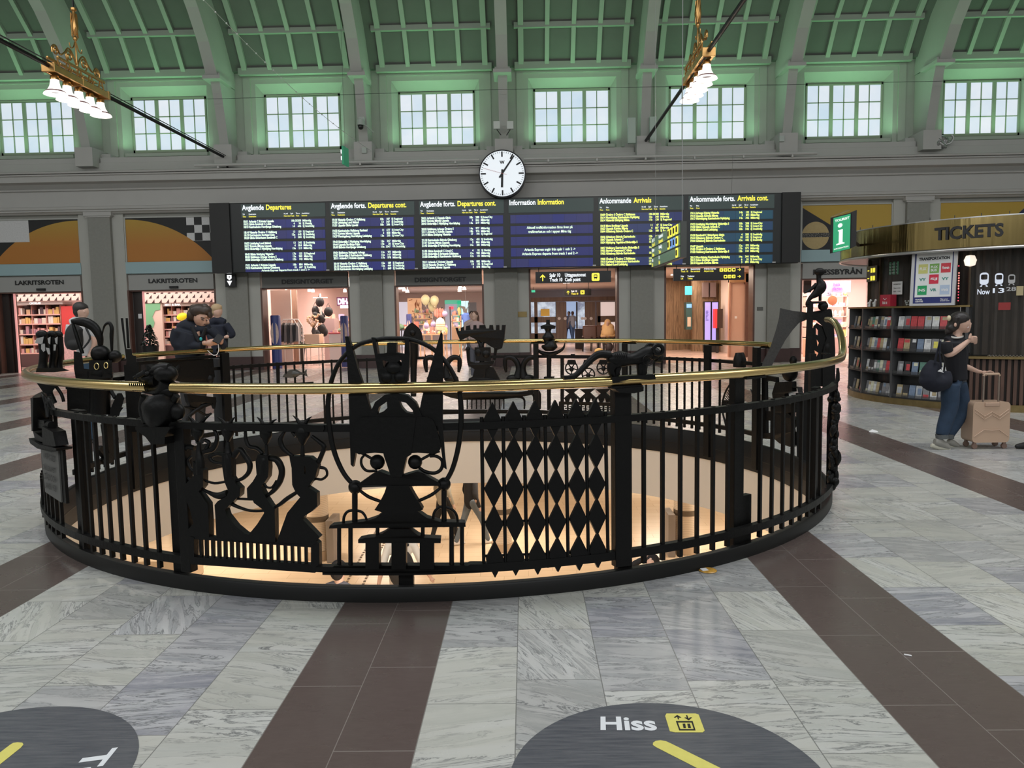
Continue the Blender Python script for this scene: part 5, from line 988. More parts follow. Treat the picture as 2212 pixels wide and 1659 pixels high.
for pts in ([(1225, 295), (1245, 295), (1250, 328), (1232, 328)], [(1260, 295), (1280, 295), (1288, 328), (1268, 328)], [(1190, 262), (1200, 262), (1192, 240), (1184, 240)], [(1160, 248), (1185, 230), (1215, 248), (1200, 250), (1188, 240), (1172, 250)], [(1250, 232), (1260, 232), (1272, 262), (1262, 262)], [(1238, 250), (1252, 248), (1268, 260), (1280, 248), (1296, 248), (1272, 270)]): onf(mb, pts, .0038)
mb.build('lift_drawing', BLACK, ic)
mb = MB(); onf(mb, [(1005, 435), (1025, 422), (1060, 417), (1100, 424), (1140, 442), (1640, 690), (1500, 710), (1030, 470), (1003, 452)]); mb.build('yellow_bar', LEM, dc)
dc = disc(-1.99, 2.6, .545, 'round dark floor sticker with turned white lettering in the lower left corner'); o = (0, 1520, 4.233)
mb = MB(); A, B, C_, D_ = (FL(*q(805, 445), 0), FL(*q(560, 720), 0), FL(*q(1080, 405), 0), FL(*q(850, 690), 0)); text_on(mb, 'Taxi', lambda u, v: A.lerp(B, u*1.7).lerp(C_.lerp(D_, u*1.7), v)+Vector((0, 0, .003)), .03); mb.build('lettering', STW, dc)
mb = MB(); onf(mb, [(-60, 500), (90, 385), (120, 366), (160, 360), (205, 364), (215, 380), (190, 410), (-60, 610)]); mb.build('yellow_bar', LEM, dc)
c_ = FL(1529, 1233, 0); lid = root('food_lid', (c_.x, c_.y, 0), 'crumpled orange and yellow food lid lying on the floor by the curb', 'litter')
mb = MB(); mb.lathe([(.001, .008), (.04, .009), (.052, .006), (.056, .002), (.05, .0)], (c_.x, c_.y, .001), 20); mb.build('lid', mat('orange_lid', (.6, .32, .05), .3, noise=.7, nscale=45), lid, smooth=True); mb = MB(); mb.c((c_.x-.025, c_.y-.012, .013), (.04, .035, .003), .3, .1); mb.build('white_label', WHITE, lid)
c_ = FL(1887, 933, 0); mb = MB(); mb.add([c_+Vector(v) for v in ((-.06, -.02, 0), (.05, -.03, .0), (.06, .02, .01), (0, .04, .03), (-.05, .03, .005))], [(0, 1, 3), (1, 2, 3), (0, 3, 4), (0, 4, 2, 1)]); tag(mb.build('paper_scrap', WHITE), 'small white paper scrap on the dark floor band at the right', 'litter')
c_ = FL(1961, 1417, 0); mb = MB(); mb.tube([c_+Vector((-.014, .008, .004)), c_+Vector((.014, -.008, .004))], .004, 6); tag(mb.build('cigarette_butt', WHITE), 'white cigarette butt on the dark floor band at the lower right', 'litter')
# ================================================================ SHOPS AND PASSAGES BEHIND THE ARCADE
sf = MB(); sf.b(XL-.3, XR+.3, 24.88, 50, -.05, 0)
st(sf.build('floor_arcade', striped('arcade_floor', (.62, .47, .40), (.14, .09, .08), 1, .85, .13, .22), keep=True))
SHOPW = mat('shop_wall', (.72, .60, .53), .7); PINKW = mat('pink_wall', (.78, .58, .54), .6); SHOPC = mat('shop_ceiling', (.72, .62, .56), .8); CW = mat('corridor_wall', (.5, .36, .28), .6)
rc = MB(); rc.b(XL-.3, XR+.3, YW+.5, 50, 3.04, 3.2); st(rc.build('ceiling_arcade', SHOPC, keep=True))
XS = [XL, -9.04, -.57, 3.67, 7.9, XR]
for k, x in enumerate(XS):
    m_ = MB()
    if k == 3: m_.add([(a_, b_, z_) for z_ in (0, 3.05) for a_, b_ in ((3.61, 25.26), (3.73, 25.26), (5.61, 46.4), (5.49, 46.4))], [(0, 1, 2, 3), (4, 7, 6, 5), (0, 4, 5, 1), (1, 5, 6, 2), (2, 6, 7, 3), (3, 7, 4, 0)])
    else: m_.b(x-.06, x+.06, YW+.5, 50, 0, 3.05)
    st(m_.build('wall_partition', (SHOPW, PINKW, SHOPW, wood_material('corridor_wood', (.13, .075, .045), (.3, .19, .11), 3), SHOPW, SHOPW)[k], keep=True))
m_ = MB(); m_.b(XL, XR, 50, 50.2, 0, 3.2); st(m_.build('wall_far', SHOPW, keep=True))
m_ = MB(); m_.b(XL, -9.1, 28.6, 28.7, 0, 3.05); st(m_.build('wall_sweetshop', PINKW, keep=True))
m_ = MB(); m_.b(7.96, XR, 29.6, 29.7, 0, 3.05); st(m_.build('wall_kioskshop', PINKW, keep=True))
for x, y, p_, c_, sx in ((-15.3, 26.6, 150, (1, .84, .78), 9), (-6.9, 27.5, 130, (1, .86, .76), 3.2), (-2.8, 27.5, 130, (1, .84, .72), 3.2), (-4.8, 34, 240, (1, .86, .76), 6), (-4.8, 43, 150, (.95, .95, 1), 6), (1.55, 30, 110, (1, .82, .7), 2.4), (2.2, 40, 150, (1, .84, .74), 2.4), (5.6, 27.8, 150, (1, .78, .62), 2.4), (6.2, 31, 60, (1, .78, .62), 1.2), (5.8, 38, 70, (1, .8, .68), 2.4), (10.5, 27.2, 210, (1, .84, .78), 4), (15, 27.2, 100, (1, .85, .8), 4)):
    area_light('shop_light', (x, y, 3.0), sx, p_*1.45, c_, (0, 0, 0), 2.2)
def PB_(x0, y0, x1, y1, Y, d, floor_=False):                       # box between two sight lines on plane Y, d deep
    a, b_ = WP(x0, y1, Y), WP(x1, y0, Y); return (a.x, b_.x, Y, Y+d, 0 if floor_ else a.z, b_.z)
def pbox(name, lb, cat, x0, y0, x1, y1, Y, d, m, grp=None, fl_=False, bevel=0):
    q = PB_(x0, y0, x1, y1, Y, d, fl_); return tag(bxy(*q, name, m, None, bevel), lb, cat, grp)
# ---- shop fascias
FG = mat('fascia_grey', (.36, .36, .345), .6); FD = mat('fascia_dark', (.16, .16, .15), .6)
def fascia(j, txt, m, lb, tx0, tx1, ty0, ty1, x0=None, x1=None, sens=False, z0=2.58, dx=0):
    c = OC+PB*j; r_ = root('shop_fascia', (c, YW, z0), lb, 'shop sign'); bxy(x0 or c-1.35, x1 or c+1.35, YW+.0, YW+.2, z0, 3.05, 'fascia_board', m, r_)
    a, b_ = WP(tx0, ty1, YW), WP(tx1, ty0, YW); text_wall('lettering', txt, a.x, b_.x, (a.z), (b_.z), YW-.02, BLACK, r_, .035)
    if sens: mb = MB(); mb.c((c+.1, YW-.04, z0+.07), (.26, .08, .07)); mb.build('door_sensor', BLACK, r_)
fascia(-4, 'LAKRITSROTEN', FG, 'light grey shop fascia with black lettering at the far left', 33.5, 138, 604.5, 616, sens=True)
fascia(-3, 'LAKRITSROTEN', FG, 'light grey shop fascia with black lettering left of the information board', 321.5, 426.5, 600.5, 612, sens=True)
fascia(-2, 'DESIGNTORGET', FD, 'dark grey shop fascia with black lettering, left one under the board', 609, 720, 602, 614)
fascia(-1, 'DESIGNTORGET', FD, 'dark grey shop fascia with black lettering, right one under the board', 896, 1007, 598, 610)
fascia(2, 'PRESSBYRÅN', FG, 'light grey shop fascia with black lettering behind the iron bird', 1756, 1862, 577, 594)
fascia(3, 'PRESSBYRÅN', FG, 'light grey shop fascia hidden behind the ticket kiosk', 2060, 2160, 572, 589)
# ---- sweet shop
def tri_mat():
    m, t, b = nt('triangle_band'); g = G(t); tc = t.nodes.new('ShaderNodeTexCoord'); sp = t.nodes.new('ShaderNodeSeparateXYZ'); t.links.new(tc.outputs['Object'], sp.inputs[0])
    v = g.m('DIVIDE', sp.outputs[2], .16); rw = g.m('FLOOR', v); u = g.m('FRACT', g.m('ADD', g.m('DIVIDE', sp.outputs[0], .26), g.m('MULTIPLY', rw, .37))); vf = g.m('FRACT', v)
    bl = g.m('MULTIPLY', g.m('LESS_THAN', u, .42), g.m('LESS_THAN', vf, g.m('MULTIPLY', u, 2.0)))
    t.links.new(g.mix(bl, (.85, .68, .62), (.05, .02, .02)), b.inputs['Base Color']); return m
TRI = tri_mat(); YS = 28.2
CN = (('white', (.82, .8, .75)), ('tan', (.75, .55, .35)), ('pink', (.75, .42, .4)), ('orange', (.82, .55, .2)), ('brown', (.45, .28, .2)), ('black', (.1, .1, .1)), ('purple', (.48, .4, .65)), ('green', (.3, .45, .3)), ('red', (.75, .22, .18)), ('blue', (.2, .25, .5)))
def cname(c): return min(CN, key=lambda n: sum((a-b_)**2 for a, b_ in zip(n[1], c)))[0]
def shelf_unit(lb, x0, x1, ys, Y, cols, seed, grp, divs=3, cab=792, top=None):
    rd = random.Random(seed); a, b_ = WP(x0, ys[0], Y), WP(x1, ys[-1], Y); zt = a.z; xa, xb = a.x, b_.x
    r_ = root('display_shelf', ((xa+xb)/2, Y, 0), lb, 'shelf'); bxy(xa, xb, Y+.34, Y+.37, 0, zt, 'back_panel', mat('shelf_back', (.07, .035, .035), .6), r_)
    zs = [WP(x0, y, Y).z for y in ys]; bxy(xa, xb, Y-.02, Y+.36, 0, zs[-1]-.01, 'cabinet_base', mat('cabinet_maroon', (.13, .075, .075), .5), r_)
    for z in zs[1:]:
        s_ = bxy(xa, xb, Y-.01, Y+.34, z-.02, z, 'shelf_board', mat('shelf_pinkish', (.6, .3, .26), .5), r_); bxy(xa, xb, Y-.03, Y-.012, z-.04, z+.005, 'price_rail', mat('price_rail', (.85, .5, .45), .5), r_)
    for k in range(divs+1): bxy(xa+(xb-xa)*k/divs-.012, xa+(xb-xa)*k/divs+.012, Y, Y+.34, zs[-1], zt, 'divider', mat('shelf_pinkish', (.6, .3, .26), .5), r_)
    for i, (zu, zl) in enumerate(zip(zs, zs[1:])):
        x = xa+.04
        while x < xb-.1:
            w_ = .05+rd.random()*.12; h_ = (zu-zl)*(.35+.45*rd.random()); 
            if rd.random() < .12: x += w_; continue
            c_ = rd.choice(cols); o = bxy(x, x+w_*.9, Y+.03, Y+.2, zl+.002, zl+h_, 'sweets_package', mat('pack_%d' % cols.index(c_), c_, .5), None)
            tag(o, 'small coloured package standing on the '+grp, 'package', 'packages on the '+grp+', row %s' % ('top', 'upper', 'middle', 'lower', 'bottom', 'foot')[i]); o['label'] = 'small '+cname(c_)+' package on the %s row of the %s' % (('top', 'second', 'middle', 'fourth', 'bottom', 'foot')[i], grp); x += w_
    return r_
SW = [(.75, .5, .3), (.8, .72, .62), (.75, .42, .4), (.85, .8, .75), (.12, .08, .1), (.8, .55, .2), (.55, .3, .35)]
shelf_unit('black and pink sweet shelves in the far left shop', 36, 136, [660, 680, 700, 722, 744, 763], YS, SW, 1, 'far left shop shelf', 3)
shelf_unit('sweet shelves behind the man leaning on the rail', 348, 440, [662, 680, 695, 711, 727, 744], YS, SW, 2, 'shelf behind the leaning man', 4)
q = PB_(30, 634, 172, 651, YS-.3, .1); tag(bxy(*q, 'patterned_band', TRI), 'pink ceiling band with black triangles in the far left shop', 'frieze')
q = PB_(311, 630, 468, 655, YS-.3, .1); tag(bxy(*q, 'patterned_band', TRI), 'pink ceiling band with black triangles above the leaning man', 'frieze')
for x0, x1, y0, y1, t_, tx, lb in ((36, 135, 651, 659, 'CHOKLAD', (64, 88), 'grey header board lettered above the far left sweet shelves'), (348, 452, 654, 662, 'MAT & BAK', (356, 390), 'grey header board lettered above the sweet shelves behind the leaning man')):
    q = PB_(x0, y0, x1, y1, YS-.2, .6); r_ = root('header_board', ((q[0]+q[1])/2, q[2], q[4]), lb, 'sign'); bxy(*q, 'board', mat('header_grey', (.5, .42, .4), .5), r_); a, b_ = WP(tx[0], y1-1.5, YS-.22), WP(tx[1], y0+1.5, YS-.22); text_wall('lettering', t_, a.x, b_.x, a.z, b_.z, YS-.22, mat('lit_pink_white', (1, .95, .95), .5, emit=.9), r_, .03)
pbox('red_wall', 'plain bright red wall panel in the far left shop', 'panel', 137, 661, 172, 745, YS-.1, .1, mat('red_panel', (.65, .06, .06), .5), fl_=True)
pbox('rear_counter', 'low pink and white stocked shelf right of the red panel', 'shelf', 138, 722, 172, 757, YS-.5, .3, mat('pink_goods', (.75, .45, .45), .5, noise=.5, nscale=25), fl_=True)
q = PB_(312, 640, 348, 790, YS-.25, .12, True); r_ = root('painted_panel', ((q[0]+q[1])/2, q[2], 0), 'green and beige painted wall panel beside the sweet shelves', 'panel'); bxy(*q, 'panel', mat('beige_panel', (.78, .62, .54), .6), r_)
mb = MB(); o = (270, 580, 7.373); W2 = lambda p, k: WP(o[0]+p[0]/o[2], o[1]+p[1]/o[2], q[2]-.02+.015*k); mb.prism([(325, 560), (430, 555), (480, 470), (560, 465), (560, 660), (480, 670), (435, 770), (470, 860), (450, 940), (340, 950)], W2); mb.build('green_shape', mat('green_paint', (.2, .5, .28), .6), r_)
o_ = WP(393, 684, 27.6); lm = MB(); lm.ball(o_, (.19, .12, .13), 18, 10, Matrix.Rotation(-.35, 3, 'Y')); lm.ball(o_+Vector((.18, 0, .05)), (.05, .04, .04)); tag(lm.build('lemon_lamp', mat('lemon_yellow', (.9, .75, .02), .4, emit=.35), smooth=True), 'large glossy yellow lemon-shaped display beside the leaning man', 'lamp')
DK = mat('door_frame_dark', (.03, .022, .02), .4)
for x0, x1, Y, lb in ((8, 17, 25.0, 'dark folded door leaf at the far left shop entrance'), (20, 32, 25.1, 'wide dark door leaf at the far left shop entrance'), (297, 306, 25.0, 'dark door leaf left of the potted plant')):
    q = PB_(x0, 622, x1, 800, Y, .06, True); r_ = root('door_leaf', ((q[0]+q[1])/2, Y, 0), lb, 'door'); bxy(q[0], q[1], Y, Y+.06, 0, 2.56, 'leaf', DK, r_); bxy(q[0]-.015, q[0]+.005, Y-.02, Y+.07, 0, 2.56, 'metal_edge', mat('grey_edge', (.2, .2, .2), .4, .5), r_)
q = PB_(0, 625, 8, 800, 25.05, .04, True); tag(bxy(-16.74, q[1], 25.27, 25.31, 0, 2.56, 'beige_panel', mat('beige_wood', (.42, .3, .24), .6)), 'beige wood side panel at the left picture edge', 'panel')
q = PB_(280, 620, 297, 790, 24.95, .1, True); tag(bxy(max(q[0], -12.5), q[1], 25.27, 25.32, 0, 2.57, 'beige_panel', mat('beige_wood', (.42, .3, .24), .6)), 'brown side panel beside the second sweet shop door', 'panel')
pbox('notice', 'small white notice on the dark door leaf', 'notice', 299, 678, 306, 688, 24.98, .01, WHITE)
for Y, x, lb in ((25.0, 34, 'pink door frame edge of the far left shop, with an added glow'), (25.0, 312, 'pink door frame edge of the second sweet shop, with an added glow')):
    a = WP(x, 700, Y); tag(bxy(a.x-.02, a.x+.03, Y, Y+.05, 0, 2.56, 'door_frame_edge', mat('pink_strip', (.9, .4, .38), .5, emit=.5)), lb, 'light strip')  # edge of the door frame, no lamp; its brightness is an added glow
# black plastic-wrapped object by the left door; potted shrub
o_ = WP(22, 800, 24.3); o_ = FL(24, 805, 0); o_.z = 0; BG = mat('glossy_black', (.01, .01, .01), .15); mb = MB(); rd = random.Random(4)
mb.lathe([(.2, 0), (.17, .3), (.13, .6), (.12, .8), (.06, .92), (.02, .98)], (o_.x, min(o_.y, 24.3), 0), 14)
for k in range(10): mb.ball((o_.x+(rd.random()-.5)*.25, min(o_.y, 24.3)-.08+(rd.random()-.5)*.15, .12+.8*rd.random()), (.07, .06, .12), 8, 6)
tag(mb.build('wrapped_figure', BG, smooth=True), 'glossy black wrapped shape standing by the far left shop door', 'bag')
def shrub(x, y, z0, lb, r, h, seed, pot=.2, ph=.75):
    r_ = root('potted_shrub', (x, y, z0), lb, 'potted plant'); mb = MB(); mb.lathe([(pot*.7, 0), (pot, ph*.95), (pot*1.06, ph), (pot*.9, ph), (pot*.85, ph-.05)], (x, y, z0), 20); mb.build('pot', mat('pot_black', (.012, .012, .012), .4), r_, smooth=True)
    rd = random.Random(seed); mb = MB()
    for k in range(260):
        t = rd.random(); a = rd.random()*2*pi; rr = r*(1-t*.85)*(.55+.45*rd.random()); c_ = Vector((x+rr*cos(a), y+rr*sin(a), z0+ph+h*t)); n_ = Vector((cos(a), sin(a), .8)).normalized(); u_ = n_.orthogonal().normalized()*(.03+.02*rd.random()); v_ = n_.cross(u_)*1.3
        mb.add([c_-u_, c_-v_*.6+n_*.02, c_+u_, c_+v_+n_*.02], [(0, 1, 2, 3)])
    mb.build('leaves', mat('dark_leaves', (.012, .02, .012), .35), r_); mb = MB(); mb.tube([(x, y, z0+ph-.1), (x, y, z0+ph+h*.8)], .03, 6); mb.build('trunk', DARK, r_)
o_ = WP(324, 745, 23.9); shrub(o_.x, 23.9, 0, 'dark conical shrub in a black pot at the second sweet shop door', .3, .62, 8, .25, .85)
# ---- design shop, left opening
pbox('lit_wall_panel', 'bright peach wall panel at the left of the design shop', 'panel', 589, 626, 627, 745, 26.6, .1, mat('peach_wall', (.85, .66, .58), .6), fl_=True)
pbox('wood_wall_panel', 'brown wood wall panel behind the clothes rack', 'panel', 627, 626, 640, 745, 27.2, .1, wood_material('shop_wood', (.2, .12, .09), (.4, .27, .2), 4), fl_=True)
BLU = striped('blue_stripes', (.035, .05, .2), (.1, .12, .32), 0, .06, .12, .5)
def banner(x0, y0, x1, y1, Y, lb):
    a, b_ = WP(x0, y1, Y), WP(x1, y0, Y); r_ = root('blue_banner_column', ((a.x+b_.x)/2, Y, 0), lb, 'display column'); rr = (b_.x-a.x)/2; cx = (a.x+b_.x)/2; mb = MB(); mb.lathe([(rr, 0), (rr, b_.z), (rr*.9, b_.z+.03)], (cx, Y, 0), 20); mb.build('column', BLU, r_, smooth=True)
    mb = MB(); zc = b_.z-.55; mb.lathe([(.001, 0), (1, 0), (1, .012)], (0, 0, 0), 28, RX); mb.v = [Vector((cx+v.x*rr*.85, Y-rr*.92+v.y*.5, zc+v.z*.36)) for v in mb.v]; mb.build('oval_label', mat('oval_beige', (.6, .45, .4), .6, noise=.25, nscale=14), r_)
banner(589, 683, 605, 790, 25.2, 'round dark blue striped column with an oval label, left in the design shop'); banner(738, 684, 752, 775, 25.6, 'round dark blue striped column with an oval label by the pilaster'); banner(879, 680, 889, 740, 28.5, 'dark blue column with an oval label in the right design shop opening')
def rack(x0, x1, y0, Y, lb, m, seed, clothes):
    a, b_ = WP(x0, 780, Y), WP(x1, y0, Y); r_ = root('clothes_rack', ((a.x+b_.x)/2, Y, 0), lb, 'clothes rack'); h = b_.z
    for k, yy in enumerate((Y, Y+.5)): mb = MB(); mb.tube([(a.x, yy, 0), (a.x, yy, h-.25), (a.x+.15, yy, h), (b_.x-.15, yy, h), (b_.x, yy, h-.25), (b_.x, yy, 0)], .02, 6); mb.build('side_frame', m, r_)
    mb = MB(); mb.tube([((a.x+b_.x)/2, Y, h), ((a.x+b_.x)/2, Y+.5, h)], .015, 6); mb.build('rail', m, r_); rd = random.Random(seed)
    for k in range(clothes):
        xx = a.x+.08+(b_.x-a.x-.16)*k/(clothes-1); zz = h-.1; mb = MB(); mb.add([(xx-.03, Y+.08, zz-.08), (xx+.03, Y+.08, zz-.08), (xx+.03, Y+.42, zz-.08), (xx-.03, Y+.42, zz-.08), (xx-.02, Y+.25, zz), (xx+.02, Y+.25, zz), (xx-.05, Y+.05, zz-.6-rd.random()*.2), (xx+.05, Y+.05, zz-.6), (xx+.05, Y+.45, zz-.65), (xx-.05, Y+.45, zz-.6)], [(0, 1, 5, 4), (1, 2, 5), (2, 3, 4, 5), (3, 0, 4), (0, 6, 7, 1), (1, 7, 8, 2), (2, 8, 9, 3), (3, 9, 6, 0), (6, 9, 8, 7)])
        o = mb.build('hanging_garment', rd.choice([DARK, BLACK, mat('garment_beige', (.5, .4, .32), .8), mat('garment_grey', (.2, .19, .19), .8)])); tag(o, 'dark garment hanging on the '+lb.split(',')[0].replace('white ', 'white-framed '), 'garment', 'garments on the '+lb[:40])
rack(606, 644, 690, 26.0, 'white angular clothes rack, beside the blue column', mat('rack_white', (.85, .75, .7), .5), 3, 6)
rd = random.Random(11); o_ = WP(686, 650, 27.3)
r_ = root('accessory_tree', (o_.x, 27.3, 0), 'tall stand hung with black bags and hats in the design shop', 'display stand'); mb = MB(); mb.tube([(o_.x+.1, 27.3, 0), (o_.x+.1, 27.3, 2.45)], .03, 8).tube([(o_.x-.15, 27.3, 2.3), (o_.x+.35, 27.3, 2.3)], .02, 6).tube([(o_.x-.1, 27.3, 1.6), (o_.x+.4, 27.3, 1.6)], .02, 6).b(o_.x-.2, o_.x+.4, 27.1, 27.5, 0, .03); mb.build('stand', mat('rack_white', (.85, .75, .7)), r_)
for k in range(9):
    q = Vector((o_.x-.15+.5*rd.random(), 27.2+.2*rd.random(), 1.0+1.25*rd.random())); mb = MB(); mb.ball(q, (.13+.05*rd.random(), .1, .17), 10, 7); mb.tube([q+Vector((-.08, 0, .12)), q+Vector((0, 0, .3)), q+Vector((.08, 0, .12))], .01, 5); tag(mb.build('black_bag', BLACK, smooth=True), 'black bag hanging on the accessory stand in the design shop', 'bag', 'black bags on the accessory stand')
def table(x0, x1, ytop, Y, d, lb, m, legs=True, skirt=None):
    a, b_ = WP(x0, ytop, Y), WP(x1, ytop, Y); h = a.z; r_ = root('display_table', ((a.x+b_.x)/2, Y, 0), lb, 'table'); bxy(a.x, b_.x, Y, Y+d, h-.04, h, 'table_top', m, r_)
    if skirt: bxy(a.x+.02, b_.x-.02, Y+.02, Y+d-.02, 0, h-.04, 'skirt', skirt, r_)
    else:
        for x in (a.x+.04, b_.x-.04):
            for y in (Y+.04, Y+d-.04): bxy(x-.02, x+.02, y-.02, y+.02, 0, h-.04, 'leg', m, r_)
    return a.x, b_.x, h
def blobs(name, lb, cat, grp, x0, x1, y0, y1, z, n, cols, seed, s=(.06, .14)):
    rd = random.Random(seed)
    for k in range(n):
        w_ = s[0]+(s[1]-s[0])*rd.random(); h_ = w_*(.7+1.2*rd.random()); x = x0+(x1-x0)*(k+.5)/n; y = y0+(y1-y0)*rd.random(); c_ = rd.choice(cols); mb = MB(); kd = rd.random()
        if kd < .45: mb.b(x-w_/2, x+w_/2, y, y+w_*.7, z, z+h_)
        elif kd < .8: mb.lathe([(w_*.35, 0), (w_*.5, h_*.3), (w_*.45, h_*.7), (w_*.2, h_)], (x, y, z), 10)
        else: mb.ball((x, y, z+w_*.5), w_*.5, 10, 7)
        tag(mb.build(name, mat('goods_%.2f_%.2f_%.2f' % c_, c_, .5), smooth=kd > .45), lb.replace('small colourful', 'small').replace('small red or white', 'small').replace('small item', 'small '+cname(c_)+(' box-shaped' if kd < .45 else ' vase-shaped' if kd < .8 else ' round')+' item'), cat, grp)
GOODS = [(.8, .7, .5), (.85, .8, .75), (.55, .4, .6), (.75, .35, .3), (.3, .45, .3), (.85, .65, .25), (.2, .2, .25), (.75, .55, .5), (.45, .42, .65)]
WD = mat('light_wood', (.68, .46, .28), .5)
q = PB_(658, 722, 689, 742, 26.6, .6); tag(bxy(*q, 'cardboard_plinth', mat('plinth_tan', (.72, .5, .36), .6)), 'tan box plinth carrying dried flowers in the design shop', 'box'); mb = MB()
for x in (q[0]+.04, q[1]-.04): 
    for y in (26.64, 27.16): mb.tube([(x, y, 0), (x, y, q[4])], .018, 5)
tag(mb.build('plinth_frame', mat('rack_white', (.85, .75, .7))), 'thin white leg frame under the tan box plinth', 'frame')
rd = random.Random(6); r_ = root('dried_flowers', ((q[0]+q[1])/2, 26.9, q[5]), 'tall bunch of dried orange and white flowers on the tan plinth', 'flowers'); mb = MB(); mb.lathe([(.06, 0), (.09, .1), (.05, .2), (.06, .22)], ((q[0]+q[1])/2, 26.9, q[5]), 12); mb.build('vase', DARK, r_, smooth=True); mb = MB(); mc = MB()
for k in range(26): c_ = Vector(((q[0]+q[1])/2+(rd.random()-.5)*.42, 26.9+(rd.random()-.5)*.3, q[5]+.25+rd.random()*.42)); mb.tube([Vector(((q[0]+q[1])/2, 26.9, q[5]+.18)), c_], .005, 4); mc.ball(c_, .03+.02*rd.random(), 7, 5)
mb.build('stems', mat('stem_brown', (.2, .14, .08)), r_); mc.build('blossoms', mat('blossom', (.7, .45, .3), .7, noise=.5, nscale=18), r_)
q = PB_(701, 688, 722, 748, 28.0, .7, True); tag(bxy(*q, 'grey_counter', mat('mauve_counter', (.42, .3, .3), .6)), 'mauve sales counter in the design shop', 'counter')
blobs('counter_item', 'small item standing on the mauve counter of the design shop', 'shop item', 'items on the mauve counter', q[0]+.05, q[1]-.05, 28.1, 28.4, q[5], 5, [(.75, .8, .35), (.85, .7, .6), (.8, .5, .4)], 3, (.1, .2))
a = table(709, 740, 719, 26.3, .9, 'round-skirted display table with a red top in the design shop', mat('red_top', (.7, .12, .12), .5), skirt=mat('white_skirt', (.75, .62, .58), .7))
blobs('table_item', 'small item on the red-topped table of the design shop', 'shop item', 'items on the red-topped table', a[0], a[1], 26.4, 26.9, a[2], 6, GOODS, 4, (.06, .14))
NEON = mat('neon_pink', (1, .7, .95), .5, emit=1.6, ecol=(1, .72, .95)); q = PB_(727, 644, 762, 658, 31, .05); r_ = root('neon_sign', ((q[0]+q[1])/2, 31, q[4]), 'glowing pink neon lettering at the back of the left design shop', 'sign'); bxy(q[0], q[1], 31.05, 31.1, q[4]-.05, q[5]+.05, 'backing', mat('plum', (.2, .08, .16), .6), r_); text_wall('lettering', 'DIHAI', q[0]+.05, q[1]-.02, q[4], q[5], 31.0, NEON, r_, .05)
pbox('light_box', 'bright white lit box under the pink neon lettering', 'light box', 735, 659, 762, 666, 31, .1, mat('lit_box', (1, .9, 1), .5, emit=1.3)); pbox('blue_screen', 'pale blue lit screen at the back of the design shop', 'screen', 640, 654, 668, 667, 33, .05, mat('screen_blue', (.3, .55, .8), .4, emit=.6))
def shelfrow(x0, x1, ys, Y, lb, grp, seed, m=WD, n=6):
    a, b_ = WP(x0, ys[0], Y), WP(x1, ys[-1], Y); r_ = root('wooden_shelf', ((a.x+b_.x)/2, Y, 0), lb, 'shelf')
    for x in (a.x, b_.x-.03): bxy(x, x+.03, Y, Y+.35, 0, a.z, 'upright', m, r_)
    for i, y in enumerate(ys): z = WP(x0, y, Y).z; bxy(a.x, b_.x, Y, Y+.35, z-.03, z, 'shelf_board', m, r_); blobs('shelf_item', 'small item on the '+grp, 'shop item', 'items on the '+grp, a.x+.04, b_.x-.04, Y+.05, Y+.15, z, n, GOODS, seed+i, (.06, .16))
shelfrow(730, 760, [692, 706, 719, 733], 29, 'wooden shelf with goods beside the blue column in the design shop', 'wooden shelf by the blue column', 20)
o_ = WP(758, 690, 27.5); shrub(WP(645, 700, 28.5).x, 28.5, 0, 'dark leafy plant in a pot behind the clothes rack', .3, 1.0, 9, .2, .5)
for xx, zz in ((618, 632), (668, 630), (676, 631), (745, 631), (755, 631)):
    o_ = WP(xx, zz, 28); mb = MB(); mb.lathe([(.05, .1), (.06, 0), (.045, 0)], o_, 10); mb.tube([o_+Vector((0, 0, .09)), Vector((o_.x, o_.y, 3.045))], .01, 5); tag(mb.build('spotlight', mat('spot_lit', (1, .95, .9), .5, emit=1.6)), 'small lit ceiling spotlight in the left design shop', 'spotlight', 'spotlights in the left design shop')
# ---- design shop, right opening
for k, (xx, zz) in enumerate(((864, 625), (871, 624), (873, 629), (880, 632), (994, 622), (993, 626), (993, 630), (1003, 626))):
    o_ = WP(xx, zz, 29); mb = MB(); mb.lathe([(.05, .1), (.075, 0), (.05, 0)], o_, 10); mb.tube([o_+Vector((0, 0, .09)), Vector((o_.x, o_.y, 3.045))], .01, 5); tag(mb.build('spotlight', mat('spot_lit', (1, .95, .9), .5, emit=1.6)), 'small lit ceiling spotlight in the right design shop', 'spotlight', 'spotlights in the right design shop')
q = PB_(881, 644, 910, 684, 32, .05); r_ = root('art_banner', ((q[0]+q[1])/2, 32, q[4]), 'large beige banner with brown drawn plant in the right design shop', 'banner'); bxy(*q, 'cloth', mat('banner_beige', (.85, .66, .45), .7, noise=.12, nscale=3), r_); mb = MB(); rd = random.Random(2)
for k in range(14): c_ = Vector((q[0]+(q[1]-q[0])*(.35+.5*rd.random()), 31.98, q[4]+(q[5]-q[4])*(.25+.4*rd.random()))); mb.tube([c_, c_+Vector((.12*(rd.random()-.5), 0, .15*rd.random()))], .012, 4)
mb.tube([Vector((q[0]+.06, 31.98, q[5]-.1)), Vector((q[0]+.2, 31.98, q[5]-.05))], .012, 4).tube([Vector((q[1]-.25, 31.98, q[5]-.3)), Vector((q[1]-.18, 31.98, q[5]-.06))], .012, 4); mb.build('drawing', mat('brown_ink', (.3, .12, .06)), r_)
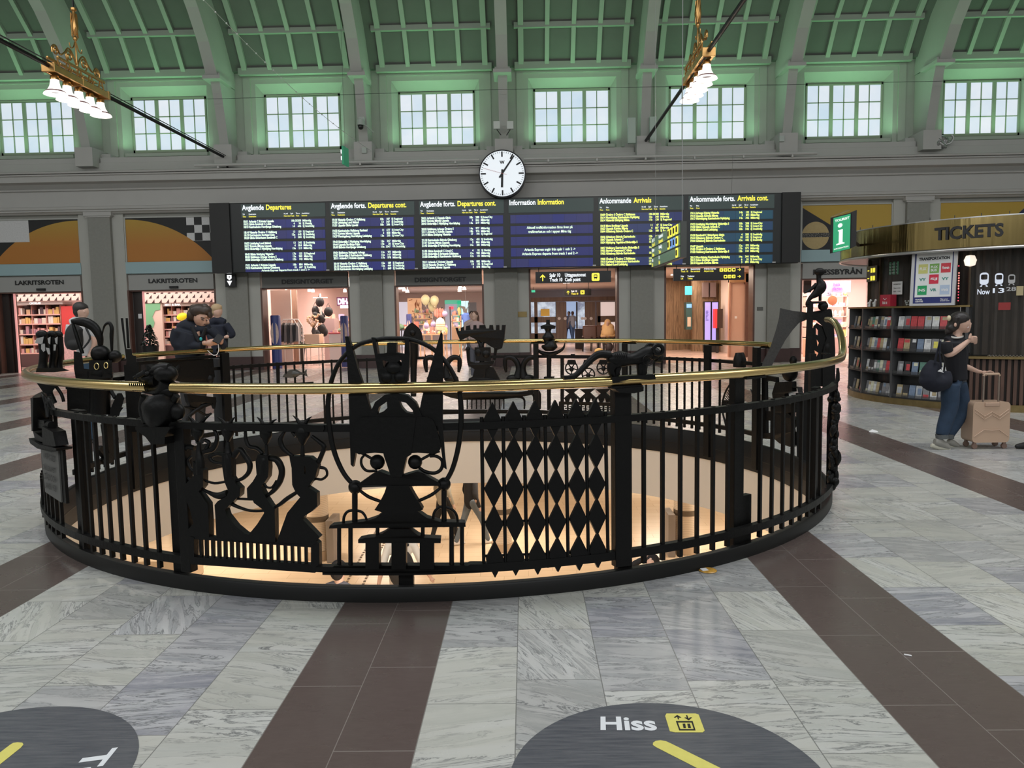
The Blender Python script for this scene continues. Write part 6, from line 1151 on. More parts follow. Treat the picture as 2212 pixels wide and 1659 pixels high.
for k, (xx, yy) in enumerate(((919, 648), (938.5, 650), (934, 662))):
    o_ = WP(xx, yy, 30+.3*(k == 2)); r_ = root('balloon', (o_.x, o_.y, o_.z-.25), ('pale green balloon, left of three in the design shop', 'pale green balloon, right of three in the design shop', 'pale green balloon hanging lowest of the three')[k], 'balloon', 'pale green balloons'); mb = MB(); mb.ball(o_, (.17, .17, .21), 18, 12)
    mb.v = [Vector((o_.x+(v.x-o_.x)*(1-.25*max(0, (o_.z-v.z))/.21), o_.y+(v.y-o_.y)*(1-.25*max(0, (o_.z-v.z))/.21), v.z)) for v in mb.v]; mb.build('body', mat('balloon_green', (.68, .72, .45), .3), r_, smooth=True); mb = MB(); mb.lathe([(.012, 0), (.03, -.03)], o_+Vector((0, 0, -.205)), 8).tube([o_+Vector((0, 0, -.22)), WP(934, 690, 30.2)], .004, 4); mb.build('knot_and_string', mat('string_white', (.8, .8, .7)), r_)
a, b_ = WP(962, 690, 40), WP(992, 650, 40); r_ = root('green_storefront', ((a.x+b_.x)/2, 40, 0), 'distant lit storefront with a mint green frame', 'storefront'); bxy(a.x, b_.x, 40, 40.1, 0, b_.z, 'lit_window', mat('far_window', (.35, .4, .5), .5, emit=.4), r_); MG = mat('mint_frame', (.1, .6, .42), .5, emit=.35); bxy(a.x, b_.x+.1, 39.9, 40, b_.z-.15, b_.z+.05, 'frame_top', MG, r_); bxy(b_.x-.1, b_.x+.1, 39.9, 40, 0, b_.z, 'frame_side', MG, r_); bxy(a.x+.2, b_.x-.3, 39.95, 40, b_.z-.42, b_.z-.28, 'red_display', mat('red_led', (.9, .1, .15), .5, emit=.8), r_)
pbox('cyan_lit_window', 'bright cyan lit window far behind the design shop', 'window display', 992, 650, 1012, 745, 41, .1, mat('cyan_lit', (.6, .85, .9), .5, emit=.85), fl_=True); pbox('grey_lit_window', 'dark far window with white marks right of the cyan window', 'window display', 1013, 653, 1029, 745, 40.5, .1, mat('grey_window', (.15, .16, .18), .5, emit=.1), fl_=True); pbox('pale_lit_window', 'pale blue lit window far left in the right design shop', 'window display', 863, 652, 881, 745, 41, .1, mat('pale_window', (.6, .66, .8), .5, emit=.5), fl_=True)
def mannequin(x, ytop, Y, lb, top, bot):
    a = WP(x, ytop, Y); h = a.z; r_ = root('mannequin', (a.x, Y, 0), lb, 'mannequin'); mb = MB(); mb.lathe([(.12, h-.75), (.16, h-.5), (.2, h-.08), (.1, h), (.04, h+.03)], (a.x, Y, 0), 14).tube([(a.x-.18, Y, h-.06), (a.x-.24, Y, h-.3)], .05, 7).tube([(a.x+.18, Y, h-.06), (a.x+.24, Y, h-.3)], .05, 7); mb.build('shirt', top, r_, smooth=True); mb = MB(); mb.tube([(a.x-.07, Y, h-.7), (a.x-.09, Y, .1)], [.1, .06], 8).tube([(a.x+.07, Y, h-.7), (a.x+.09, Y, .1)], [.1, .06], 8); mb.build('trousers', bot, r_, smooth=True); mb = MB(); mb.b(a.x-.2, a.x+.2, Y-.15, Y+.15, 0, .1); mb.build('foot_plate', DARK, r_)
mannequin(1007.5, 676, 36, 'headless mannequin in a blue shirt and pale trousers', mat('shirt_blue', (.12, .22, .6), .7), mat('trouser_pale', (.5, .6, .8), .7))
mb = MB(); g0 = WP(989, 660, 33); g1 = WP(1006, 675, 33); g2 = WP(1016, 658, 33)
mb.prism([(g0.x, g0.z), (g0.x+.3, g0.z-.05), (g1.x, g1.z+.12), (g2.x, g2.z+.05), (g2.x-.12, g2.z-.15), (g1.x+.05, g1.z-.02), (g1.x-.1, g1.z), (g0.x+.2, g0.z-.15)], lambda p, k: (p[0], 33+.03*k, p[1])); mb.tube([(g1.x, 33, g1.z), (g1.x, 33, 3.05)], .004, 4); tag(mb.build('hanging_gull', mat('gull_grey', (.35, .4, .42), .6)), 'grey seagull mobile with spread wings in the right design shop', 'mobile')
a = table(905, 960, 722, 28.0, 1.2, 'long display table crowded with colourful goods, right design shop', WD); blobs('table_item', 'small colourful item on the crowded table, front row', 'shop item', 'front row of items on the crowded table', a[0], a[1], 28.05, 28.4, a[2], 16, GOODS, 31, (.07, .17)); blobs('table_item', 'small colourful item on the crowded table, rear row', 'shop item', 'rear row of items on the crowded table', a[0], a[1], 28.6, 29.0, a[2], 14, GOODS, 32, (.1, .24))
a = table(860, 900, 712, 29.5, .6, 'dark-legged table with red and white goods at the left of the opening', DARK); blobs('table_item', 'small red or white item on the dark-legged table', 'shop item', 'items on the dark-legged table', a[0], a[1], 29.6, 29.9, a[2], 9, [(.8, .2, .15), (.85, .8, .75), (.2, .35, .2), (.8, .65, .5)], 33, (.08, .2))
shelfrow(893, 932, [676, 688, 700, 713], 31, 'wooden shelf with gold and lilac goods, right design shop', 'wooden shelf with gold goods', 40, WD, 8)
shelfrow(975, 996, [680, 694, 708, 722], 30, 'narrow wooden shelf with pictures, right design shop', 'narrow wooden shelf', 50, WD, 5)
o_ = WP(951.5, 713, 28.3); r_ = root('cream_backpack', (o_.x, 28.3, o_.z), 'cream backpack standing on the crowded display table', 'backpack'); mb = MB(); mb.lathe([(.15, 0), (.17, .08), (.17, .26), (.13, .38), (.05, .44), (.02, .45)], o_, 18); mb.build('body', mat('cream', (.88, .8, .58), .6), r_, smooth=True); mb = MB(); mb.lathe([(.173, .13), (.178, .14), (.173, .15)], o_, 18).lathe([(.173, .2), (.178, .21), (.173, .22)], o_, 18); mb.build('bands', mat('cream_band', (.5, .42, .28), .6), r_)
o_ = WP(949, 676, 30); mb = MB()
for k in range(9): mb.ball(o_+Vector((.15*cos(k*.7), .05*sin(k), .08*sin(k*.7))), (.06, .06, .12), 9, 6)
tag(mb.build('coral_bag', mat('coral', (.8, .35, .28), .6), smooth=True), 'gathered coral coloured bag above the cream backpack', 'bag')
for k, (xx, yy) in enumerate(((921, 704), (936, 701), (961, 678), (962, 708))): o_ = WP(xx, yy, 28.2+.2*k); mb = MB(); mb.ball(o_, (.1, .09, .11), 12, 8); mb.tube([o_+Vector((-.05, 0, .1)), o_+Vector((0, 0, .17)), o_+Vector((.05, 0, .1))], .008, 5); tag(mb.build('lilac_bag', mat('lilac', (.45, .38, .62), .6), smooth=True), ('small lilac bag at the left of the crowded table', 'small lilac bag left of the cream backpack', 'small lilac bag hanging above the cream backpack', 'small lilac bag right of the cream backpack')[k], 'bag', 'lilac bags')
for x0, x1, y0, Y in ((974, 993, 665, 32), (957, 972, 663, 34)):
    a, b_ = WP(x0, 750, Y), WP(x1, y0, Y); mb = MB(); mb.tube([(a.x, Y, 0), (a.x, Y, b_.z), (b_.x, Y, b_.z), (b_.x, Y, 0)], .02, 6); tag(mb.build('black_frame_rack', BLACK), 'tall thin black frame rack, '+('right' if x0 > 970 else 'left')+' one of two in the design shop', 'rack')
pbox('tan_display_board', 'leaning tan board left of the iron crown', 'board', 976, 706, 991, 735, 27, .1, mat('tan_board', (.75, .5, .32), .6), fl_=True)
# ---- passage to track 10
CWD = wood_material('passage_wood', (.12, .085, .065), (.24, .18, .14), 2.5)
dw = root('door_wall', (1.5, 46, 0), 'brown glazed door wall with an open doorway at the end of the left passage', 'doors')
def dpx(name, x0, y0, x1, y1, m, Y=46, d=.08, fl_=False): return bxy(*PB_(x0, y0, x1, y1, Y, d, fl_), name, m, dw)
dpx('lintel', 1136, 640, 1332, 652, CWD, 46, .3); dpx('door_leaf', 1202, 652, 1223.5, 735, CWD, fl_=True, Y=45.9); dpx('door_leaf', 1264, 652, 1285, 735, CWD, fl_=True, Y=45.9); dpx('post', 1155, 652, 1161, 735, CWD, fl_=True); dpx('post', 1201, 652, 1203, 735, DARK, fl_=True); dpx('post', 1245, 652, 1247.5, 735, DARK, fl_=True); dpx('post', 1289, 652, 1297, 735, CWD, fl_=True); dpx('post', 1329, 652, 1334, 735, CWD, fl_=True)
dpx('kick_panel', 1143, 684, 1201, 697, CWD); dpx('kick_panel', 1291, 682, 1330, 696, CWD); dpx('kick_panel', 1143, 720, 1201, 735, CWD, fl_=True)
OUT = mat('outside_bright', (.8, .85, .95), .5, emit=.8, ecol=(.75, .83, .95)); OUTP = mat('outside_peach', (.85, .72, .68), .5, emit=.55)
def street():
    m, t, b = nt('street_view'); g = G(t); tc = t.nodes.new('ShaderNodeTexCoord'); n = g.noise(tc.outputs['Object'], 1.3, 5, .7); n2 = t.nodes.new('ShaderNodeTexNoise'); n2.inputs['Scale'].default_value = 2.2; t.links.new(tc.outputs['Object'], n2.inputs['Vector'])
    t.links.new(g.mix(g.ramp(n, .4, .6), (.75, .84, .95), (.22, .26, .38)), b.inputs['Emission Color']); b.inputs['Emission Strength'].default_value = .75; b.inputs['Base Color'].default_value = (.1, .1, .1, 1); return m
dpx('glass_pane', 1143, 652, 1201, 720, street(), 46.1, .03); dpx('glass_pane', 1297, 652, 1329, 720, OUTP, 46.1, .03); dpx('glass_pane', 1248, 652, 1263, 735, street(), 46.1, .03, True)
pbox('outer_street', 'bright street scene seen through the open passage doors', 'street backdrop', 1222, 651, 1249, 712, 48.5, .05, mat('street_blue', (.4, .5, .7), .5, emit=.7, ecol=(.4, .52, .75)), fl_=True)
pbox('yellow_poster', 'yellow poster on the left glass of the passage doors', 'poster', 1168, 667, 1187, 683, 45.8, .02, mat('poster_yellow', (.75, .48, .08), .5, emit=.15)); a = WP(1152, 629, 42)
_ex = tag(bxy(a.x-.1, a.x+.1, 42, 42.05, a.z-.06, a.z+.06, 'exit_sign', mat('exit_green_lit', (.05, .5, .3), .5, emit=.8)), 'tiny green exit sign at the left of the passage ceiling', 'exit sign'); bxy(a.x-.01, a.x+.01, 42.02, 42.04, a.z+.05, 3.05, 'sign_rod', DARK, _ex)
mb = MB()
for k, xx in enumerate((1208, 1221, 1258, 1264, 1277)):
    o_ = WP(xx, 688, 45.85); mb.lathe([(.055, 0), (.09, 0), (.09, .01), (.055, .01)], o_, 14, RX)
tag(mb.build('glass_marking_rings', mat('ring_white', (.8, .8, .8), .5)), 'row of small white rings marked across the passage doors', 'marking')
p0, p1 = WP(1219.5, 639, 33), WP(1277, 624, 33); sg = sign('direction_sign', 'small black inner sign with yellow arrow for track 10 hanging inside the passage', p0.x, p1.x, p0.z, p1.z, 33); zc = (p0.z+p1.z)/2; arrow(sg, p0.x+.15, zc, .15, 32.99)
mb = MB(); text_line(mb, 'Spår 10', p0.x+.28, zc+.02, .1, 32.99, .8, .03); mb.build('lettering', SGW, sg); mb = MB(); text_line(mb, 'Track 10', p0.x+.28, zc-.09, .1, 32.99, .8, .03); mb.build('yellow_lettering', TXT_A, sg); icon(sg, p0.x+.75, zc, .17, 32.99)
for t_, (x, y, Y, w_) in enumerate(((1185, 614, 29, .28), (1190, 617, 31, .28), (1224, 621, 36, .3), (1297, 613, 29, .3), (1312, 616, 31, .3), (1462, 611, 30, .35))):
    o_ = WP(x, y, Y); tag(bxy(o_.x-w_/2, o_.x+w_/2, Y, Y+.3, 3.0, 3.035, 'ceiling_downlight', mat('downlight', (1, .97, .9), .5, emit=1.6)), ('first small ceiling light left of the passage sign', 'second small ceiling light left of the passage sign', 'small ceiling light above the inner passage sign', 'first small ceiling light at the right of the passage', 'second small ceiling light at the right of the passage', 'small ceiling light in the right passage')[t_], 'ceiling light')
# seating
LTH = mat('brown_leather', (.10, .045, .03), .35)
def chair(x, Y, lb):
    r_ = root('leather_armchair', (x, Y, 0), lb, 'armchair', 'brown leather armchairs in the passage')
    mb = MB(); mb.c((x, Y, .42), (.6, .6, .14)); mb.build('seat', LTH, r_, bevel=.04); mb = MB(); mb.c((x, Y+.3, .78), (.6, .14, .62), 0, -.2); mb.build('backrest', LTH, r_, bevel=.05)
    for s in (-1, 1):
        mb = MB(); mb.c((x+s*.31, Y, .62), (.06, .55, .05)); mb.build('armrest', LTH, r_, bevel=.01)
        for t_ in (-.25, .25): mb = MB(); mb.tube([(x+s*.3, Y+t_, .6), (x+s*.33, Y+t_*1.1, 0)], .02, 6); mb.build('leg', BLACK, r_)
for k, xx in enumerate((1275, 1294, 1312)): chair(WP(xx, 720, 33.5).x, 33.5+.1*k, ('leftmost of the brown leather armchairs in the passage', 'middle brown leather armchair in the passage', 'brown leather armchair under the hooded person')[k])
q = PB_(1243, 710, 1259, 735, 36, .4, True); tag(bxy(*q, 'litter_bin', mat('bin_dark', (.03, .025, .025), .5), None, .02), 'square dark litter bin standing in the passage', 'bin')
o_ = WP(1316, 758, 32.6); mb = MB(); mb.ball((o_.x, 32.6, .2), (.17, .13, .2), 12, 8).tube([(o_.x-.07, 32.6, .36), (o_.x, 32.6, .48), (o_.x+.07, 32.6, .36)], .015, 5); tag(mb.build('floor_bag', mat('bag_dark', (.05, .04, .045), .6), smooth=True), 'dark bag on the floor beside the hooded person', 'bag'); o_ = FL(1292, 762, 0); mb = MB(); mb.ball((WP(1294, 760, 31).x, 31, .12), (.18, .14, .12), 12, 8); tag(mb.build('yellow_bundle', mat('bundle_yellow', (.6, .42, .15), .7), smooth=True), 'small yellow bundle on the passage floor', 'bundle')
# ---- right passage
WR = wood_material('rough_wood', (.12, .08, .05), (.45, .30, .18), 5)
m_ = MB(); a = WP(1436, 700, 27.5); a2 = WP(1500, 700, 33); 
m_.add([(4.45, 33, 0), (a2.x, 33.6, 0), (a2.x, 33.6, 3.05), (4.45, 33, 3.05), (4.45, 33.3, 0), (a2.x, 33.9, 0), (a2.x, 33.9, 3.05), (4.45, 33.3, 3.05)], [(0, 1, 2, 3), (4, 7, 6, 5), (0, 4, 5, 1), (3, 2, 6, 7), (1, 5, 6, 2), (0, 3, 7, 4)]); st(m_.build('wall_passage', WR, keep=True))
q = PB_(1496, 600, 1555, 740, 32, .2, True); m_ = MB(); m_.b(q[0], q[1], 32, 32.3, 0, 3.04); st(m_.build('wall_passage', WR, keep=True)); q = PB_(1555, 600, 1592, 760, 31.6, .2, True); m_ = MB(); m_.b(q[0], q[1], 31.6, 33, 0, 3.04); st(m_.build('wall_passage', WR, keep=True))
q = PB_(1573, 598, 1622, 790, 27.6, .1, True); r_ = root('beige_door', ((q[0]+q[1])/2, 27.6, 0), 'plain beige door in the right passage', 'door'); bxy(q[0]+.08, q[1]-.15, 27.6, 27.68, 0, 2.6, 'door_leaf', mat('beige_door', (.62, .42, .32), .5), r_); bxy(q[0], q[0]+.07, 27.55, 27.7, 0, 2.7, 'frame', wood_material('frame_wood', (.3, .15, .1), (.5, .28, .2)), r_); bxy(q[0], q[1], 27.5, 27.7, 2.6, 2.95, 'head_panel', mat('head_wood', (.4, .24, .12), .5), r_); bxy(q[1]-.2, q[1]-.1, 27.5, 27.7, 0, 2.9, 'frame', JAMB, r_); bxy(q[1]-.55, q[1]-.47, 27.58, 27.6, 1.35, 1.43, 'switch', WHITE, r_)
q = PB_(1482, 653, 1495, 712, 31.5, .2); r_ = root('cash_machine', ((q[0]+q[1])/2, 31.5, 0), 'turquoise cash machine with a lit blue screen on the wood wall', 'cash machine'); bxy(q[0], q[1], 31.5, 31.9, q[4], q[5], 'housing', mat('teal_dark', (.03, .09, .09), .4), r_); z_ = (q[5]*.82+q[4]*.18); bxy(q[0]+.02, q[1]-.02, 31.48, 31.5, z_-.02, z_+.13, 'screen', mat('atm_screen', (.15, .35, .8), .4, emit=.9), r_); bxy(q[0]+.05, q[1]-.05, 31.48, 31.5, q[4]+.12, q[4]+.5, 'keypad_panel', mat('atm_beige', (.6, .5, .38), .4), r_)
pbox('cash_machine_sign', 'glowing cyan sign above the cash machine', 'sign', 1481, 618, 1495, 637, 31.4, .12, mat('cyan_sign', (.05, .6, .8), .4, emit=.9))
for x0, x1, lb in ((1519, 1531, 'grey box on the wall, left above the lilac screens'), (1534, 1547, 'grey box on the wall, right above the lilac screens')): pbox('wall_box', lb, 'box', x0, 610, x1, 642, 31.7, .25, mat('box_mauve', (.2, .15, .15), .5), 'grey boxes above the lilac screens')
for x0, x1, lb in ((1522.5, 1535, 'tall lilac information screen, left of the pair'), (1538, 1551, 'tall lilac information screen, right of the pair')):
    q = PB_(x0, 653, x1, 736, 31.0, .15); r_ = root('information_screen', ((q[0]+q[1])/2, 31, 0), lb, 'screen', 'lilac information screens'); bxy(q[0]-.03, q[1]+.06, 31.02, 31.2, 0, q[5]+.04, 'totem', BLACK, r_); bxy(q[0], q[1], 31.0, 31.02, q[4], q[5], 'display', mat('lilac_screen', (.3, .25, .7), .4, emit=.75, ecol=(.42, .36, .85)), r_)
    mb = MB(); rd = random.Random(int(x0))
    for k in range(8): z = q[5]-.35-.05*k; mb.b(q[0]+.03, q[0]+.08+.08*rd.random(), 30.985, 30.995, z, z+.02)
    mb.build('screen_text', mat('screen_ink', (.1, .07, .3)), r_)
q = PB_(1543.5, 667, 1562, 709, 30.2, .4); r_ = root('red_vending_box', ((q[0]+q[1])/2, 30.2, q[4]), 'red and black box mounted in front of the lilac screens', 'box'); bxy(q[0], q[0]+.1, 30.2, 30.5, q[4], q[5], 'red_face', mat('box_red', (.65, .04, .05), .4, emit=.15), r_); bxy(q[0]+.1, q[1], 30.22, 30.6, q[4], q[5], 'black_side', mat('box_brownblack', (.03, .015, .01), .5), r_); bxy(q[0]+.12, q[0]+.2, 30.4, 30.5, 0, q[4], 'stand', BLACK, r_)
# small plaques on the piers
for x, y, w_, h_, m_, lb in ((1128, 679, 20, 12, BRASS_D, 'small brass plaque on the pier left of the passage'), (1642, 667, 13, 8, mat('plaque_grey', (.12, .12, .11), .4), 'small grey plaque on the pier right of the passages')):
    a, b_ = WP(x-w_/2, y+h_/2, YW-.02), WP(x+w_/2, y-h_/2, YW-.02); tag(bxy(a.x, b_.x, YW-.02, YW-.001, a.z, b_.z, 'plaque', m_), lb, 'plaque')
# ---- convenience shop on the right
pbn = pbox('promo_banner', 'pink and lilac promotional banner in the shop behind the iron bird', 'banner', 1783, 606, 1838, 632, 27.2, .03, mat('promo_pink', (.75, .42, .68), .6, noise=.35, nscale=3)); a = WP(1797, 628, 27.15); b_ = WP(1822, 611, 27.15); mb = MB(); text_line(mb, 'hela', a.x+.05, a.z+.16, .16, 27.15, .9, .02); text_line(mb, 'dagen', a.x+.02, a.z+.02, .16, 27.15, .9, .02); mb.build('banner_lettering', mat('banner_purple', (.25, .08, .45)), pbn)
o_ = WP(1797, 649, 26.8); mb = MB(); mb.lathe([(.06, 0), (.15, .01), (.16, .05), (.06, .06)], o_, 20, RX); mb.tube([o_, Vector((o_.x, o_.y, 3.045))], .005, 4); tag(mb.build('hanging_bun_sign', mat('bun_orange', (.8, .3, .15), .5), smooth=True), 'round orange bun sign hanging in the shop behind the iron bird', 'sign')
shelfrow(1742, 1830, [640, 662, 684, 706, 728], 28.6, 'pink-lit shelf of snacks behind the iron bird', 'snack shelf behind the bird', 60, mat('shelf_cream', (.8, .6, .5), .5), 18)
q = PB_(1748, 732, 1800, 745, 26.9, .6, True); tag(bxy(*q, 'shop_counter', mat('counter_orange', (.75, .45, .3), .5)), 'orange-cream counter in the shop behind the iron bird', 'counter'); q = PB_(1736, 596, 1753, 632, 25.6, .1); tag(bxy(*q, 'dark_screen', mat('screen_dark', (.05, .03, .025), .4)), 'dark panel at the upper left of the snack shop opening', 'panel')
# ================================================================ ROUND TICKET KIOSK
KX, KY, KR = 8.44, 14.22, 2.41
def KP(deg, z, R=KR): a = radians(deg); return Vector((KX+R*sin(a), KY-R*cos(a), z))
def karc(mb, a0, a1, prof, n=None):
    n = n or max(2, int(abs(a1-a0)/3)); m = len(prof); vs = [KP(a0+(a1-a0)*k/n, z, R) for k in range(n+1) for R, z in prof]
    return mb.add(vs, [(k*m+i, k*m+(i+1) % m, (k+1)*m+(i+1) % m, (k+1)*m+i) for k in range(n) for i in range(m)]+[tuple(range(m))[::-1], tuple(n*m+i for i in range(m))])
def kbox(a0, a1, r0, r1, z0, z1, name, m, parent=None): mb = MB(); karc(mb, a0, a1, [(r0, z0), (r1, z0), (r1, z1), (r0, z1)]); return mb.build(name, m, parent)
def kt(mb, txt, a0, a1, z0, z1, R, bold=.02): return text_on(mb, txt, lambda u, v: KP(a0+(a1-a0)*u, z0+(z1-z0)*v, R), bold)
ks = root('ticket_kiosk', (KX, KY, 0), 'round ticket kiosk with a polished brass fascia lettered TICKETS', 'kiosk')
def kbrass():
    m, t, b = nt('fascia_brass'); g = G(t); tc = t.nodes.new('ShaderNodeTexCoord'); sp = t.nodes.new('ShaderNodeSeparateXYZ'); t.links.new(tc.outputs['Object'], sp.inputs[0])
    n = g.noise(g.xyz(g.m('MULTIPLY', sp.outputs[0], 9.0), g.m('MULTIPLY', sp.outputs[1], 9.0), g.m('MULTIPLY', sp.outputs[2], .4)), 1.5, 4)
    bp = t.nodes.new('ShaderNodeBump'); bp.inputs['Strength'].default_value = .25; bp.inputs['Distance'].default_value = .02; t.links.new(n, bp.inputs['Height']); t.links.new(bp.outputs['Normal'], b.inputs['Normal'])
    t.links.new(g.mix(n, (.30, .22, .09), (.55, .42, .18)), b.inputs['Base Color']); b.inputs['Metallic'].default_value = 1; b.inputs['Roughness'].default_value = .16; return m
kbox(-180, 60, 2.55, 2.6, 2.53, 2.97, 'fascia', kbrass(), ks); kbox(-180, 60, 2.3, 2.6, 2.965, 2.985, 'fascia_cap', mat('steel_trim', (.55, .55, .55), .3, .9), ks)
mb = MB(); mb.tube([KP(a, 2.5, 2.6) for a in range(-180, 61, 3)], .025, 8); mb.build('lower_trim', mat('steel_trim', (.55, .55, .55), .3, .9), ks, smooth=True)
kbox(-180, 60, .3, 2.58, 2.5, 2.53, 'canopy_soffit', mat('soffit_dark', (.03, .025, .025), .4), ks)
mb = MB(); kt(mb, 'TICKETS', -50, -29.5, 2.66, 2.86, 2.625, .03); mb.build('lettering', BLACK, ks)
mb = MB(); kt(mb, 'TICKETS', -50, -29.5, 2.66, 2.86, 2.612, .035); mb.build('lettering_back', BLACK, ks)
mb = MB()
for a in (-84, -76, -60, -52, -44, -36, -28): mb.tube([KP(a, 2.97, 2.58), KP(a, 3.03, 2.58)], .006, 5)
mb.build('fascia_pins', DARK, ks)
kbox(-150, 60, KR-.02, KR+.01, 0, .11, 'plinth', BRASS_D, ks)
BW = striped('kiosk_slats', (.06, .035, .025), (.015, .01, .01), 0, .06, .3, .35)
kbox(-150, 60, KR-.62, KR-.5, .0, 1.62, 'inner_wall', BLACK, ks)
gm = mat('kiosk_glass', (.1, .11, .11), .04, alpha=.12, spec=.5)
kbox(-150, -41, KR-.28, KR-.27, 1.66, 2.5, 'glass_pane', gm, ks); kbox(-40, 60, KR-.1, KR-.09, .86, 2.5, 'glass_pane', gm, ks)
CURT = mat('curtain_brown', (.05, .031, .019), .5, noise=.3, nscale=3); mb = MB()
n = 200; mb.add([KP(-150+210*k/n, z, KR-.36+.03*sin(k*2.2)) for k in range(n+1) for z in (.86, 2.5)], [(2*k, 2*k+2, 2*k+3, 2*k+1) for k in range(n) if not (.26 < k/n < .52 and False)]); mb.build('pleated_curtain', CURT, ks)
for a in (-100, -86, -41, -12): kbox(a, a+.8, KR-.3, KR-.24, 1.64 if a < -41 else .86, 2.5, 'mullion', mat('bronze', (.10, .07, .04), .35, .8), ks)
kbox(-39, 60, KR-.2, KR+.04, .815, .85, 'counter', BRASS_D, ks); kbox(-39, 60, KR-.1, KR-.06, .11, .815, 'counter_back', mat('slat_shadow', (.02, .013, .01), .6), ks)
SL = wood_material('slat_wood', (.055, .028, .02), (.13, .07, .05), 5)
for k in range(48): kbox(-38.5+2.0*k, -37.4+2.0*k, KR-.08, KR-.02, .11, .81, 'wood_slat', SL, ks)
mb = MB()
for k in range(12): mb.tube([KP(-33+1.1*k, .855, KR-.02), KP(-32.5+1.1*k, .875, KR-.02), KP(-32+1.1*k, .855, KR-.02)], .004, 5)
mb.build('wire_ornament', mat('steel_trim', (.55, .55, .55), .3, .9), ks)
mb = MB(); mb.lathe([(.0, 0), (.07, .02), (.09, .1), (.06, .17), (.001, .18)], KP(-40.5, 2.25, 2.2), 14); mb.build('ceiling_lamp', mat('lamp_lit', (1, .85, .7), .5, emit=1.2), ks, smooth=True)
mb = MB(); [mb.ball(KP(-43.1, 1.72+.045*k, 2.4), .011, 6, 4) for k in range(9)]; mb.ball(KP(-43.3, 2.26, 2.4), .012, 6, 4); mb.build('red_led_row', mat('red_led', (.9, .1, .15), .5, emit=.8), ks)
for k in range(7): 
    mb = MB(); mb.ball(KP(-43.1, 2.15-.04*k, 2.405), .012, 6, 4); mb.build('red_led', mat('red_led2', (1, .25, .2), .5, emit=1.6), ks)
LEDW = mat('led_white_blue', (.8, .87, 1), .5, emit=.7)
for a, t_, s in ((-35.5, 'Now', 1.0), (-30.2, '13', .9), (-25.8, '28', .75)):
    mb = MB(); R = 2.15; c = KP(a, 1.98, R); d = KP(a+2, 1.98, R)-KP(a-2, 1.98, R); d.normalize()
    P3 = lambda p, k: c+d*p[0]*s+Vector((0, 0, p[1]*s))+Vector((0, -.004*k, 0))
    mb.prism(rrect(-.06, .06, -.02, .17, .045), P3, [rrect(-.045, .045, .06, .14, .02)]); mb.prism([(-.055, -.05), (-.03, -.05), (-.02, -.025), (-.04, -.025)], P3).prism([(.055, -.05), (.03, -.05), (.02, -.025), (.04, -.025)], P3)
    text_on(mb, t_, lambda u, v: P3((-.085+.17*u, -.17+.085*v), 0), .02); mb.build('tram_display', LEDW if s > .8 else mat('led_dim', (.5, .5, .5), .5, emit=.35), ks)
c_ = KP(-28, 1.62, 2.2); mb = MB(); mb.c(c_, (.16, .004, .12), radians(-28), .3); mb.build('red_card', mat('red_card', (.6, .05, .05), .5), ks)
c_ = KP(-23.5, 1.85, 2.34); mb = MB(); mb.c(c_, (.09, .02, .14), radians(-24)); mb.build('brass_lock', mat('pale_brass', (.6, .5, .3), .3, .8), ks)
# rack of brochures
rk = root('brochure_rack', tuple(KP(-70, 0, 2.41)), 'curved black four-shelf rack of tourist brochures around the kiosk', 'shelf rack'); RB = mat('rack_black', (.013, .013, .014), .4)
ZR = [.13, .52, .90, 1.27]
kbox(-128, -39, KR-.2, KR-.18, .11, 1.62, 'rack_back', RB, rk); kbox(-128, -39, KR-.22, KR+.03, 1.62, 1.65, 'rack_top', BRASS_D, rk)
for z in ZR: kbox(-128, -39, KR-.2, KR+.02, z-.02, z, 'shelf_board', RB, rk); kbox(-128, -39, KR+.005, KR+.012, z, z+.05, 'clear_lip', mat('lip', (.08, .08, .08), .15, alpha=.4), rk)
for a in (-128, -104.5, -87, -68.3, -39.8): kbox(a-.5, a+.5, KR-.2, KR+.025, .11, 1.64, 'upright', mat('rack_grey', (.06, .06, .062), .4), rk)
mb = MB(); mb.tube([KP(-42, 1.3, KR+.03), KP(-42, 1.62, KR+.03)], .006, 5); mb.build('pull_rod', mat('steel_trim', (.55, .55, .55), .3, .9), rk)
rd = random.Random(12)
BC = {'white': (.72, .74, .72), 'grey': (.22, .22, .23), 'red': (.55, .07, .08), 'green': (.10, .22, .17), 'tan': (.42, .34, .2), 'blue': (.18, .24, .34), 'black': (.04, .04, .045), 'cream': (.66, .64, .48), 'pale grey': (.42, .43, .44), 'yellow': (.75, .6, .1)}
def bmat(c): return mat('print_'+c.replace(' ', '_'), BC[c], .35, noise=.55, nscale=22)
RN = ['bottom', 'second lowest', 'second highest', 'top']; SN = {-103: 'left end', -86: 'middle', -67: 'right'}
plan = {(-86, 3): 'black tan green white black grey white red yellow', (-86, 2): 'grey tan white pale_grey red tan white black grey', (-86, 1): 'white black black grey green cream grey red yellow', (-86, 0): 'grey white cream pale_grey tan black grey grey white',
        (-67, 3): 'white grey red red pale_grey white red white cream', (-67, 2): 'red tan black blue white yellow grey grey red', (-67, 1): 'grey black blue green white white pale_grey grey', (-67, 0): 'tan black blue pale_grey grey white grey pale_grey red'}
